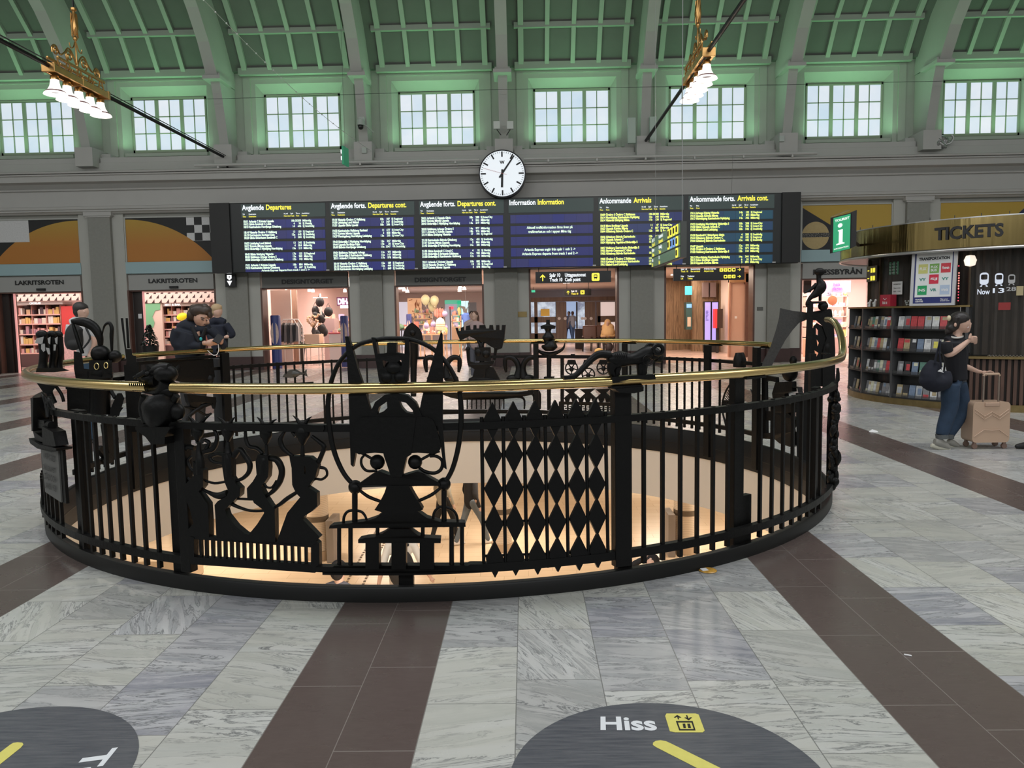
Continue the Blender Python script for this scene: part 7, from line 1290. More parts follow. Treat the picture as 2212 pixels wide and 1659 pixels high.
for (a0, row), cs in list(plan.items())+[((-103, r), 'grey tan red') for r in range(4)]:
    cs = [c.replace('_', ' ') for c in cs.split()]; span = {-86: 17, -67: 26, -103: 15}[a0]; st_ = span/len(cs)
    for k, c in enumerate(cs):
        a = a0+st_*(k+.5); z = ZR[row]; h = .2+.015*rd.random(); w_ = min(.105, radians(st_)*KR*.94); lean = .035; dz = KP(a, 0, KR-.05); mb = MB(); t = radians(a); tv = Vector((cos(t), sin(t), 0)); nv = Vector((sin(t), -cos(t), 0)); base = KP(a, z+.001, KR-.03)
        P4 = lambda u, v, d: base+tv*(u*w_)+nv*(d-lean*v)+Vector((0, 0, v*h))
        mb.add([P4(u, v, d) for d in (0, -.012) for v in (0, 1) for u in (-.5, .5)], [(0, 1, 3, 2), (4, 6, 7, 5), (0, 4, 5, 1), (2, 3, 7, 6), (0, 2, 6, 4), (1, 5, 7, 3)])
        if c == 'yellow': o = mb.build('brochure', bmat('grey'))
        else: o = mb.build('brochure', bmat(c))
        tag(o, '%s brochure on the %s shelf, %s bay of the kiosk rack' % (c if c != 'yellow' else 'grey and yellow', RN[row], SN[a0]), 'brochure', 'brochures on the %s shelf, %s bay' % (RN[row], SN[a0]))
        m2 = MB(); v0, v1 = rd.choice([(.7, .95), (.1, .35), (.3, .8)]); cc = rd.choice(['white', 'cream', 'pale grey', 'black', 'tan', 'red', 'blue']) if c != 'yellow' else 'yellow'
        u0 = rd.choice([-.42, -.2]); m2.add([P4(u, v, d) for d in (.0015, .0005) for v in (v0, v1) for u in (u0, .42)], [(0, 1, 3, 2), (4, 6, 7, 5), (0, 4, 5, 1), (2, 3, 7, 6), (0, 2, 6, 4), (1, 5, 7, 3)]); m2.build('cover_print', bmat(cc), o)
# things on and behind the rack top
A_, B_ = KP(-59.5, 0, 2.5), KP(-43.5, 0, 2.5); dx = (B_-A_); nn = Vector((dx.y, -dx.x, 0)).normalized(); L_ = dx.length
def pp(u, v, d=0): return A_+dx*u+Vector((0, 0, 1.652+.9*v))+nn*(d-.05*v)
ps = root('transport_poster', tuple((A_+B_)/2+Vector((0, 0, 1.652))), 'framed TRANSPORTATION poster with nine coloured squares standing on the brochure rack', 'poster')
def pq(u0, u1, v0, v1, d, t_, name, m, parent): mb = MB(); mb.prism([(u0, v0), (u1, v0), (u1, v1), (u0, v1)], lambda p, k: pp(p[0], p[1], d-t_*k)); return mb.build(name, m, parent)
mb = MB(); mb.prism([(0, 0), (1, 0), (1, 1), (0, 1)], lambda p, k: pp(p[0], p[1], .02-.03*k), [[(.07, .04), (.93, .04), (.93, .96), (.07, .96)]]); mb.build('frame', mat('frame_silver', (.6, .6, .62), .35, .4), ps)
sh = pq(.06, .94, .03, .97, .005, .006, 'sheet', mat('poster_navy', (.02, .03, .16), .4), ps); pq(.1, .9, .15, .93, .008, .002, 'white_field', mat('poster_white', (.78, .8, .8), .4), sh)
mb = MB(); text_on(mb, 'TRANSPORTATION', lambda u, v: pp(.16+.68*u, .80+.055*v, .0105), .05); mb.build('title', BLACK, sh)
TI = [('FLIX', (.62, .62, .2)), ('FLIX\nBUS', (.2, .42, .1)), ('Flixtrain', (.65, .05, .07)), ('VY', None), ('SJ', (.65, .03, .07)), ('VY', None), ('NS', (.02, .35, .12)), ('VR', None), ('Arlanda', (.45, .55, .7))]
for k, (t_, c) in enumerate(TI):
    u0 = .16+.25*(k % 3); v0 = .57-.19*(k//3); 
    if c: tl = pq(u0, u0+.21, v0, v0+.165, .0105, .002, 'logo_square', mat('logo_%d' % k, c, .4), sh)
    mb = MB(); text_on(mb, t_, lambda u, v: pp(u0+.03+.15*u, v0+(.06 if '\n' not in t_ else .03)+(.05 if '\n' not in t_ else .1)*v, .0125), .03); mb.build('logo_lettering', mat('logo_white', (.85, .85, .85)) if c else mat('logo_teal', (.03, .25, .2)), sh)
mb = MB(); text_on(mb, 'TRAVEL\nCENTRE', lambda u, v: pp(.12+.18*u, .06+.06*v, .0105), .03); text_on(mb, 'Plan your\ntravel here', lambda u, v: pp(.68+.2*u, .07+.05*v, .0105), .02); mb.build('footer_lettering', mat('logo_white', (.85, .85, .85)), sh)
A2, B2 = KP(-75.5, 0, 2.18), KP(-69.5, 0, 2.18)
pn = root('paper_notice', tuple((A2+B2)/2+Vector((0, 0, 1.83))), 'white paper notice taped inside the kiosk glass', 'notice'); d2 = B2-A2; n2 = Vector((d2.y, -d2.x, 0)).normalized()
mb = MB(); mb.prism([(0, 0), (1, 0), (1, 1), (0, 1)], lambda p, k: A2+d2*p[0]+Vector((0, 0, 1.85+.22*p[1]))+n2*(.005-.003*k)); mb.build('paper', WHITE, pn); mb = MB()
for t_, v in (('INFORMATION', .75), ('Open today', .45), ('9:00 - 17:00', .2)): text_on(mb, t_, lambda u, w_: A2+d2*(.15+.7*u)+Vector((0, 0, 1.85+.22*(v+.09*w_)))+n2*.008, .02)
mb.build('printed_lines', BLACK, pn)
A2, B2 = KP(-79.5, 0, 2.3), KP(-73, 0, 2.3); d2 = B2-A2; n2 = Vector((d2.y, -d2.x, 0)).normalized(); rb_ = root('red_box', tuple((A2+B2)/2+Vector((0, 0, 1.652))), 'red box with white lettering standing on the brochure rack', 'box')
mb = MB(); mb.prism([(0, 0), (1, 0), (1, 1), (0, 1)], lambda p, k: A2+d2*p[0]+Vector((0, 0, 1.652+.2*p[1]))+n2*(-.12*k)); mb.build('box_body', mat('red_box', (.5, .03, .06), .4), rb_); mb = MB(); text_on(mb, 'Buk it', lambda u, v: A2+d2*(.28+.45*u)+Vector((0, 0, 1.69+.05*v))+n2*.004, .03); mb.tube([A2+d2*.35+Vector((0, 0, 1.79))+n2*.004, A2+d2*.5+Vector((0, 0, 1.765))+n2*.004, A2+d2*.65+Vector((0, 0, 1.79))+n2*.004], .005, 5); mb.build('white_lettering', mat('logo_white', (.85, .85, .85)), rb_)
for k, a in enumerate((-86, -82)):
    c_ = KP(a, 1.652, 2.34); t = radians(a); tv = Vector((cos(t), sin(t), 0))*(1 if k == 0 else .8); r_ = root('wooden_horse', tuple(c_), ('small white toy horse, left of two on the brochure rack', 'small white toy horse beside the red box')[k], 'toy horse', 'white toy horses'); mb = MB()
    mb.tube([c_+tv*-.03+Vector((0, 0, .06)), c_+tv*.02+Vector((0, 0, .062)), c_+tv*.04+Vector((0, 0, .1)), c_+tv*.05+Vector((0, 0, .125))], [.022, .022, .016, .014], 8).tube([c_+tv*.045+Vector((0, 0, .12)), c_+tv*.08+Vector((0, 0, .105))], [.014, .01], 8)
    for q in (-.035, -.02, .015, .03): mb.tube([c_+tv*q+Vector((0, 0, .05)), c_+tv*q], [.01, .008], 6)
    mb.build('body', WHITE, r_, smooth=True)
c_ = KP(-63, 1.652, 2.3); mb = MB()
for k in range(10): mb.ball(c_+Vector(((k % 4)*.03-.05, (k % 3)*.02, .02+.03*(k//4))), .016, 7, 5)
tag(mb.build('glass_figures', mat('glass_grey', (.35, .37, .35), .1), smooth=True), 'cluster of small clear glass figures on the brochure rack', 'glass ornament')
# green information sheets and the black arrow sign behind the glass
for k, (a0, a1, z0, z1) in enumerate(((-83, -76, 2.2, 2.42), (-68, -61.5, 2.2, 2.44))):
    m_ = mat('sheet_green', (.10, .28, .16), .5, emit=.12); o = kbox(a0, a1, 2.05, 2.06, z0, z1, 'sheet', m_); tag(o, ('green printed sheet hanging behind the kiosk glass at the left', 'green printed sheet hanging behind the kiosk glass near the poster')[k], 'notice'); mb = MB()
    for q in range(4): kt(mb, 'Stockholm info', a0+.5, a1-.5, z1-.05*(q+1), z1-.05*(q+1)+.03, 2.065)
    mb.build('white_print', mat('logo_white', (.85, .85, .85)), o)
sg = root('arrow_sign', tuple(KP(-93, 2.15, 2.2)), 'small black sign with yellow arrows and pictograms behind the left kiosk glass', 'sign'); kbox(-99, -86.5, 2.19, 2.2, 2.1, 2.38, 'sign_box', mat('sign_black', (.006, .006, .007), .3), sg)
mb = MB(); mc = MB()
for z in (2.3, 2.16):
    for a in (-92, -89.3): karc(mb, a-.9, a+.9, [(2.201, z-.04), (2.206, z-.04), (2.206, z+.04), (2.201, z+.04)])
    karc(mc, -97, -95, [(2.201, z-.008), (2.206, z-.008), (2.206, z+.008), (2.201, z+.008)]); 
mb.build('pictograms', TXT_A, sg); mc.build('arrows', TXT_A, sg)
# green tourist information sign on its bracket
a, b_ = WP(1806, 545, 13.0), WP(1838, 466, 13.0); a.x += .0; ts = root('tourist_sign', (a.x+.15, 13.0, a.z), 'green illuminated TOURIST INFORMATION sign with a large white i on the kiosk corner', 'sign'); L_ = b_.x-a.x
def tp(u, v, d=0): return Vector((a.x+L_*u, 13.0+.16*(1-u)-d, a.z+(b_.z-a.z)*v+.05*u))
mb = MB(); mb.prism([(0, 0), (1, 0), (1, 1), (0, 1)], lambda p, k: tp(p[0], p[1], -.1*k)); mb.prism([(1, 0), (1.35, .05), (1.35, 1.03), (1, 1)], lambda p, k: tp(p[0], p[1], -.02-.1*k)); mb.build('box', BLACK, ts)
fc = MB(); fc.prism([(.03, .01), (.97, .01), (.97, .97), (.03, .97)], lambda p, k: tp(p[0], p[1], .008-.006*k)); fc = fc.build('green_face', mat('tourist_green', (.02, .32, .14), .4, emit=.28, ecol=(.05, .6, .28)), ts)
mb = MB(); text_on(mb, 'TOURIST', lambda u, v: tp(.1+.8*u, .84+.07*v, .012), .04); text_on(mb, 'INFORMATION', lambda u, v: tp(.08+.8*u, .07+.04*v, .012), .03); mb.prism([(.4+.13*cos(t*pi/8), .72+.06*sin(t*pi/8)) for t in range(16)], lambda p, k: tp(p[0], p[1], .013-.004*k)); mb.prism([(.28, .6), (.55, .6), (.55, .24), (.66, .22), (.66, .19), (.2, .19), (.2, .22), (.34, .24), (.34, .56), (.28, .57)], lambda p, k: tp(p[0], p[1], .013-.004*k)); mb.build('lettering', mat('sign_lit_white', (.85, .92, .88), .5, emit=.5), fc)
mb = MB(); mb.prism([(-.02, 1.0), (.95, 1.06), (.9, 1.1), (.05, 1.04)], lambda p, k: tp(p[0], p[1], .01-.12*k)); mb.build('top_plate', BRASS_D, ts); mb = MB(); mb.beam(tp(1.0, .3, -.05), KP(-84, 2.72, 2.6), .04, .04); mb.build('bracket', BLACK, ts)
# ================================================================ PEOPLE
SKIN = mat('skin', (.50, .30, .22), .5); SKIN_L = mat('skin_light', (.62, .40, .31), .5)
def skin_build(mb, name, m, parent, vox=.011, sm=3):
    o = mb.build(name, m, parent); md = o.modifiers.new('r', 'REMESH'); md.mode = 'VOXEL'; md.voxel_size = vox; md.use_smooth_shade = True
    ms = o.modifiers.new('s', 'SMOOTH'); ms.iterations = sm; ms.factor = .5
    me = bpy.data.meshes.new_from_object(o.evaluated_get(bpy.context.evaluated_depsgraph_get())); old = o.data; o.modifiers.clear(); o.data = me; bpy.data.meshes.remove(old)
    if not me.materials: me.materials.append(m)
    return o
class PS(RS):
    def sk(s, name, m, vox=.011, sm=3, label=None):
        if s.rt is None: s.rt = root(s.name, s.base, s.label, 'person'); 
        o = skin_build(s.mb, name, m, s.rt, vox, sm); s.new()
        if label: o['label'] = label
        return o
def person_px(label, o, Y, base): p = PS('person', label, Y=Y, o=o, group=None, cat='person'); p.base = base; return p
# ---- woman with the suitcase
S = person_px('laughing woman in black top and jeans giving a thumbs up, hand on a suitcase', (1960, 650, 4.881), 9.0, (4.9, 9.0, 0))
S.ball(570, 228, 84, 112, rd=86).ball(620, 262, 44, 66, rd=60).ball(618, 305, 40, 34, rd=45).stroke([(648, 208, 7), (664, 236, 11), (670, 248, 12)], 2, off=.02).ball(506, 252, 14, 24, off=.085).stroke([(535, 290, 46), (528, 345, 46), (520, 390, 56)], 2)
S.stroke([(408, 430, 44), (420, 500, 42), (432, 555, 37), (470, 550, 38), (545, 500, 35), (610, 448, 27), (650, 418, 22)], 3, off=.14).ball(432, 558, 40, 38, off=.14)
S.ball(682, 405, 34, 38, rd=32, off=.14)
for k, (y, r) in enumerate(((380, 13), (398, 14), (416, 13), (432, 11))): S.stroke([(690, y, r), (722, y+2, r), (728, y+14, r*.9), (700, y+18, r*.8)], 2, 7, off=.17-.012*k)
S.stroke([(655, 400, 15), (662, 368, 14), (672, 342, 10)], 2, 7, off=.16)
S.stroke([(600, 690, 32), (660, 708, 28), (730, 738, 22), (780, 750, 18)], 3, off=-.06); S.ball(815, 752, 32, 17, rd=30, off=-.06)
for k in range(4): S.stroke([(835, 748, 10), (875, 742+k*2, 9), (905, 752+k*3, 8), (912, 768+k*2, 7)], 2, 6, off=-.02-.027*k)
S.stroke([(795, 760, 11), (820, 778, 10), (838, 790, 8)], 2, 6, off=-.02); S.sk('body', SKIN_L, .0065, 2)
S.ball(550, 188, 98, 78, rd=98).ball(490, 240, 55, 78, rd=80).ball(460, 285, 52, 50, rd=60).ball(432, 320, 34, 32).stroke([(600, 140, 26), (630, 155, 16), (650, 180, 8)], 2, off=.03).stroke([(520, 170, 30), (505, 215, 22), (500, 235, 10)], 2, off=.07).stroke([(470, 290, 40), (430, 330, 26), (400, 345, 12)], 2)
S.sk('hair', mat('hair_dark', (.02, .016, .015), .45), .009, 2); S.ball(438, 182, 20, 30, off=.03); S.mb.b(0, 0, 0, 0, 0, 0) if False else None; S.part('hair_clip', mat('clip_beige', (.7, .6, .4), .4))
S.stroke([(415, 432, 58), (470, 410, 60), (540, 420, 58), (590, 440, 50)], 2).stroke([(500, 430, 108), (500, 540, 118), (510, 640, 108), (525, 740, 96), (535, 840, 92)], 3, 14).stroke([(405, 430, 60), (412, 500, 62), (425, 545, 56)], 2, 12, off=.14).stroke([(595, 470, 46), (600, 600, 42), (600, 680, 40)], 2, 10, off=-.08)
S.sk('black_top', mat('top_black', (.008, .008, .012), .8), .011, 3); S.mb.tube([S.P(520+64*cos(t/16*2*pi), 372+18*sin(t/16*2*pi)+(-14 if t < 0 else 0), .0+.07*sin(t/16*2*pi)) for t in range(16)], .011, 8, closed=True); S.part('white_collar', mat('collar_white', (.6, .58, .54), .7))
S.stroke([(460, 870, 88), (450, 980, 92), (450, 1100, 84), (420, 1220, 76), (385, 1330, 70), (362, 1415, 60)], 3, 14, off=.06).stroke([(545, 870, 78), (580, 1000, 68), (585, 1120, 62), (545, 1250, 58), (480, 1360, 50), (445, 1415, 46)], 3, 12, off=-.1).stroke([(480, 850, 90), (540, 860, 84)], 1, 12)
S.sk('jeans', mat('denim', (.022, .045, .085), .8, noise=.35, nscale=14), .012, 3); S.stroke([(363, 1405, 62), (366, 1450, 60)], 1, 12, off=.06).stroke([(445, 1405, 48), (440, 1450, 46)], 1, 12, off=-.1); S.part('jeans_cuff', mat('denim_cuff', (.12, .13, .13), .8))
S.stroke([(285, 1485, 38), (340, 1495, 46), (400, 1525, 36), (445, 1550, 22)], 3, 12, off=.06).stroke([(430, 1480, 38), (480, 1500, 36), (530, 1525, 24), (550, 1532, 16)], 3, 12, off=-.1).stroke([(330, 1450, 38), (335, 1490, 40)], 1, 10, off=.06)
S.sk('sneakers', mat('sneaker_grey', (.30, .29, .26), .7), .009, 2); S.stroke([(250, 1520, 24), (330, 1548, 24), (410, 1562, 22), (450, 1566, 16)], 3, 10, off=.06).stroke([(430, 1528, 14), (500, 1540, 14), (550, 1544, 12)], 2, 8, off=-.1); S.sk('soles', mat('sole_cream', (.6, .58, .48), .6), .009, 1)
for xx, yy, r in ((610, 213, 9), (648, 210, 6)): S.ball(xx, yy, r*1.6, r*.7, off=.075 if xx < 630 else .06)
S.stroke([(592, 190, 4), (612, 184, 5), (630, 188, 3)], 2, 6, off=.08); S.part('eyes_and_brow', mat('eye_dark', (.015, .01, .01), .3)); S.stroke([(605, 272, 5), (628, 284, 8), (650, 272, 5)], 3, 6, off=.066); S.part('smile', mat('teeth_white', (.75, .68, .64), .4)); S.stroke([(600, 266, 4), (628, 292, 5), (655, 268, 4)], 3, 6, off=.066); S.part('lips', mat('lips', (.42, .13, .12), .4))
S = RS('shoulder_bag', 'large dark navy cloth bag hanging from the woman\'s shoulder', o=(1960, 650, 4.881), Y=8.86, group=None, cat='bag')
S.stroke([(300, 640, 60), (260, 730, 95), (240, 820, 110), (300, 860, 110), (390, 830, 90), (400, 740, 50)], 2, 12).stroke([(190, 830, 70), (200, 880, 50), (330, 905, 48), (440, 880, 40)], 2, 12)
S.rt = root('shoulder_bag', (4.65, 8.86, .62), S.label, 'bag'); skin_build(S.mb, 'bag_body', mat('navy_cloth', (.008, .010, .02), .85), S.rt, .014, 3); S.new(); S.stroke([(345, 420, 9), (325, 500, 10), (300, 600, 12), (290, 660, 14)], 3, 6, off=.08).stroke([(350, 430, 8), (340, 560, 10), (360, 700, 12)], 3, 6, off=.1); S.part('strap', mat('navy_cloth', (.008, .010, .02), .85)); S.poly([(318, 742), (350, 718), (385, 758)], .004, off=.12); S.part('white_paper', WHITE)
# ---- suitcase
a, b_ = WP(2089, 962, 9.02), WP(2172, 866, 9.02); sc = root('suitcase', ((a.x+b_.x)/2, 9.02, 0), 'beige hard-shell wheeled suitcase with extended handle held by the laughing woman', 'suitcase'); BE = mat('beige_shell', (.55, .38, .27), .4); z0 = .075; z1 = b_.z
mb = MB(); mb.prism(rrect(a.x, b_.x, z0, z1, .045, 5), lambda p, k: (p[0], 8.92+.24*k, p[1])); sb = mb.build('shell', BE, sc, bevel=.025, smooth=True)
mb = MB(); cx = (a.x+b_.x)/2; W_ = b_.x-a.x
for zc in (z0+.12, z0+.30, z1-.13):
    for s in (-1, 1): mb.tube([(cx+s*W_*.46, 8.918, zc+.05*(1 if zc > .3 else -1)), (cx+s*W_*.2, 8.914, zc-.03*(1 if zc > .3 else -1)), (cx, 8.914, zc+.02)], .005, 6)
mb.build('shell_ridges', mat('beige_ridge', (.6, .43, .32), .4), sb, smooth=True); bxy(cx-W_*.2, cx+W_*.2, 8.905, 8.95, z1-.05, z1-.005, 'carry_handle', mat('beige_handle', (.5, .34, .25), .4), sc, .008)
hz = WP(2125, 808, 9.0).z
for s in (-1, 1): mb = MB(); mb.tube([(cx+s*.087, 8.95, z1-.1), (cx+s*.085, 8.95, hz)], .011, 8); mb.build('telescopic_tube', mat('tube_grey', (.28, .22, .18), .4, .4), sc, smooth=True)
mb = MB(); mb.tube([(cx-.09, 8.95, hz-.02), (cx-.08, 8.95, hz+.004), (cx+.08, 8.95, hz+.004), (cx+.09, 8.95, hz-.02)], .014, 8); mb.build('grip', BE, sc, smooth=True)
for s in (-1, 1):
    for y in (8.95, 9.12): mb = MB(); mb.lathe([(.001, -.014), (.03, -.014), (.032, 0), (.03, .014), (.001, .014)], (cx+s*W_*.4, y, .032), 14, Matrix.Rotation(pi/2, 3, 'X')).c((cx+s*W_*.4, y, .07), (.03, .03, .03)); mb.build('wheel', mat('wheel_brown', (.22, .14, .11), .5), sc)
# ---- man leaning on the rail
S = person_px('dark-haired man in a navy blazer leaning on the brass rail looking at his phone', (240, 640, 5.184), 9.78, (-4.1, 9.78, 0))
S.ball(1010, 245, 84, 98, rd=86).ball(1035, 290, 58, 66, rd=66).ball(1030, 335, 42, 34, rd=44).stroke([(1075, 255, 8), (1088, 285, 13), (1085, 300, 14)], 2, off=.045).stroke([(1000, 215, 16), (1075, 228, 14)], 1, off=.05).stroke([(975, 330, 58), (950, 390, 60), (940, 440, 56)], 2).stroke([(965, 400, 28), (985, 450, 16)], 1, off=.1)
S.stroke([(1025, 525, 24), (1060, 522, 28)], 1, off=.15).ball(1105, 525, 48, 36, rd=34, off=.15)
for k in range(4): S.stroke([(1120, 508+k*12, 12), (1160, 500+k*13, 11), (1188, 508+k*10, 9)], 2, 6, off=.17-.02*k)
S.stroke([(1090, 500, 13), (1130, 486, 12), (1168, 484, 9)], 2, 6, off=.15).ball(1228, 505, 30, 36, rd=28, off=.08)
for k in range(4): S.stroke([(1238, 480+k*14, 11), (1212, 468+k*16, 10), (1196, 476+k*15, 8)], 2, 6, off=.1)
S.stroke([(1240, 520, 14), (1250, 480, 12), (1240, 462, 9)], 2, 6, off=.09); S.sk('body', SKIN, .0065, 2)
S.ball(985, 160, 108, 76, rd=100).ball(905, 215, 52, 72, rd=80).ball(890, 250, 40, 40, rd=60).ball(1070, 160, 56, 56, rd=70).ball(1112, 210, 20, 42, rd=50).ball(925, 130, 50, 40).ball(1040, 115, 50, 34).stroke([(950, 190, 40), (970, 225, 22)], 1, off=.06).stroke([(1020, 170, 34), (1055, 190, 18)], 1, off=.06); S.sk('hair', mat('hair_brown', (.035, .022, .016), .5), .010, 1)
S.ball(1028, 345, 36, 20, rd=44, off=.008).stroke([(1040, 315, 6), (1072, 318, 6)], 1, 6, off=.06); S.part('beard', mat('beard', (.10, .055, .04), .8)); S.stroke([(1012, 262, 5), (1038, 266, 5)], 1, 6, off=.088).stroke([(1062, 268, 4), (1078, 270, 4)], 1, 6, off=.075); S.stroke([(1005, 240, 5), (1045, 246, 5)], 1, 6, off=.09); S.part('eyes_and_brow', mat('eye_dark', (.015, .01, .01), .3))
S.stroke([(765, 370, 66), (860, 335, 80), (960, 380, 74), (1110, 365, 56)], 3, 12).stroke([(910, 400, 150), (885, 500, 168), (880, 620, 165), (900, 740, 140)], 3, 16).stroke([(748, 375, 64), (722, 470, 62), (748, 540, 62), (830, 556, 58), (930, 558, 52), (1020, 555, 46)], 3, 12, off=.12).stroke([(1115, 375, 54), (1170, 425, 50), (1230, 500, 44), (1262, 550, 42), (1230, 565, 38)], 3, 12, off=.02)
S.sk('navy_blazer', mat('blazer_navy', (.006, .009, .018), .85), .012, 3)
S.stroke([(905, 340, 22), (950, 440, 24), (985, 510, 18)], 2, 8, off=.13).stroke([(1060, 350, 18), (1030, 430, 20), (1000, 500, 14)], 2, 8, off=.12); S.part('lapels', mat('lapel_black', (.006, .007, .01), .8)); S.ball(1005, 478, 15, 20, off=.17); S.part('turquoise_badge', mat('turquoise', (.02, .4, .42), .4))
S.stroke([(860, 760, 92), (850, 1000, 78), (845, 1250, 60), (850, 1650, 48)], 3, 12).stroke([(980, 760, 88), (1000, 1000, 74), (1000, 1250, 58), (990, 1650, 46)], 3, 12, off=-.05); S.sk('trousers', DARK, .016, 2); S.stroke([(840, 1680, 40), (900, 1690, 30)], 1, 8, off=.1).stroke([(985, 1680, 38), (1045, 1690, 28)], 1, 8, off=.05); S.part('shoes', BLACK)
S.mb.c(S.P(1200, 478, .15), (.085, .012, .15), .2, -.9, .5); S.rt = None; S.name = 'smartphone'; S.label = 'black smartphone held in both hands by the leaning man'; S.cat = 'phone'; S.group = None; S.part('phone_body', BLACK); S.stroke([(1195, 520, 4), (1205, 590, 4), (1190, 645, 4), (1150, 662, 4), (1105, 630, 4), (1080, 605, 4)], 3, 6, off=.16); S.part('charging_cord', WHITE)
# ---- man with the backpack
S = person_px('short-haired man in a white T-shirt with a backpack standing left of the ring', (40, 640, 6.144), 10.2, (-5.55, 10.2, 0))
S.ball(835, 185, 80, 108, rd=84).ball(880, 205, 46, 76, rd=62).stroke([(918, 190, 8), (930, 215, 10)], 1, off=-.02).ball(872, 205, 14, 24, off=.085).stroke([(850, 250, 52), (850, 320, 58)], 1).stroke([(990, 520, 42), (1012, 600, 38), (990, 690, 32), (950, 760, 26)], 3, off=.1).ball(940, 790, 28, 34, off=.1)
for k in range(5): S.stroke([(930+k*8, 805, 9), (925+k*9, 850, 7)], 1, 6, off=.09+.01*k)
S.sk('body', SKIN_L, .009, 2); S.ball(815, 155, 90, 84, rd=94).ball(800, 205, 66, 80, rd=88).ball(850, 150, 66, 60, rd=90); S.sk('hair', mat('hair_short', (.025, .022, .02), .6), .011, 2)
S.stroke([(705, 360, 62), (820, 320, 70), (970, 380, 60)], 2, 12).stroke([(830, 400, 150), (850, 540, 142), (890, 680, 118), (905, 790, 108)], 3, 14).stroke([(975, 385, 58), (1000, 470, 58), (1002, 540, 52)], 2, 12, off=.09).stroke([(690, 380, 56), (670, 520, 52)], 1, 12, off=-.05); S.sk('white_t_shirt', mat('tshirt_white', (.6, .6, .6), .8), .012, 3)
S.stroke([(890, 830, 110), (870, 1050, 95), (860, 1400, 74), (860, 1900, 56)], 3, 12).stroke([(940, 830, 96), (960, 1100, 80), (970, 1500, 64), (965, 1900, 50)], 3, 12, off=-.08); S.sk('jeans', mat('denim_mid', (.04, .08, .13), .8), .016, 2); S.stroke([(850, 1925, 40), (930, 1930, 30)], 1).stroke([(955, 1925, 38), (1030, 1930, 28)], 1, off=-.08); S.part('shoes', DARK)
S = RS('backpack', 'black rucksack worn by the man in the white T-shirt', o=(40, 640, 6.144), Y=10.0, group=None, cat='backpack'); S.stroke([(780, 400, 80), (740, 480, 105), (735, 600, 115), (750, 690, 95)], 3, 14).ball(730, 640, 95, 80, off=.05); S.rt = root('backpack', (-5.7, 10, 1.1), S.label, 'backpack'); skin_build(S.mb, 'pack_body', mat('pack_black', (.012, .012, .012), .7), S.rt, .014, 3); S.new(); S.stroke([(870, 330, 16), (900, 430, 16), (950, 560, 14), (860, 690, 12)], 3, 6, off=.04); S.part('strap', BLACK)
# ---- blond man behind
S = person_px('blond man in a dark sweater seen from behind, behind the leaning man', (240, 640, 5.184), 11.4, (-4.9, 11.4, 0))
S.ball(1188, 165, 56, 76, rd=66).stroke([(1190, 210, 34), (1192, 265, 40)], 1).ball(1236, 178, 8, 16).ball(1300, 452, 22, 22, off=.1)
for k in range(5): S.stroke([(1290, 445+k*5, 7), (1262, 446+k*6, 6)], 1, 6, off=.1)
S.sk('body', SKIN_L, .011, 2); S.ball(1180, 140, 62, 60, rd=70).ball(1172, 180, 50, 46, rd=62).ball(1222, 120, 22, 26); S.sk('hair', mat('hair_blond', (.42, .30, .17), .7), .011, 1)
S.stroke([(1120, 300, 46), (1190, 268, 48), (1275, 300, 44)], 2, 12).stroke([(1195, 330, 92), (1205, 450, 100), (1215, 560, 90), (1225, 660, 82)], 3, 14).stroke([(1285, 310, 40), (1340, 385, 38), (1362, 430, 34), (1320, 452, 30)], 3, 10, off=.05).stroke([(1110, 310, 40), (1095, 420, 34), (1120, 500, 28)], 2, 10); S.sk('dark_sweater', mat('sweater_navy', (.01, .013, .025), .9), .013, 3)
S.stroke([(1190, 680, 78), (1195, 950, 62), (1200, 1250, 48), (1200, 1470, 40)], 3, 12).stroke([(1255, 680, 72), (1262, 950, 58), (1262, 1250, 44), (1260, 1470, 38)], 3, 12, off=-.05); S.sk('trousers', BLACK, .016, 2); S.stroke([(1195, 1485, 26), (1230, 1488, 22)], 1).stroke([(1255, 1485, 26), (1290, 1488, 22)], 1, off=-.05); S.part('shoes', BLACK)
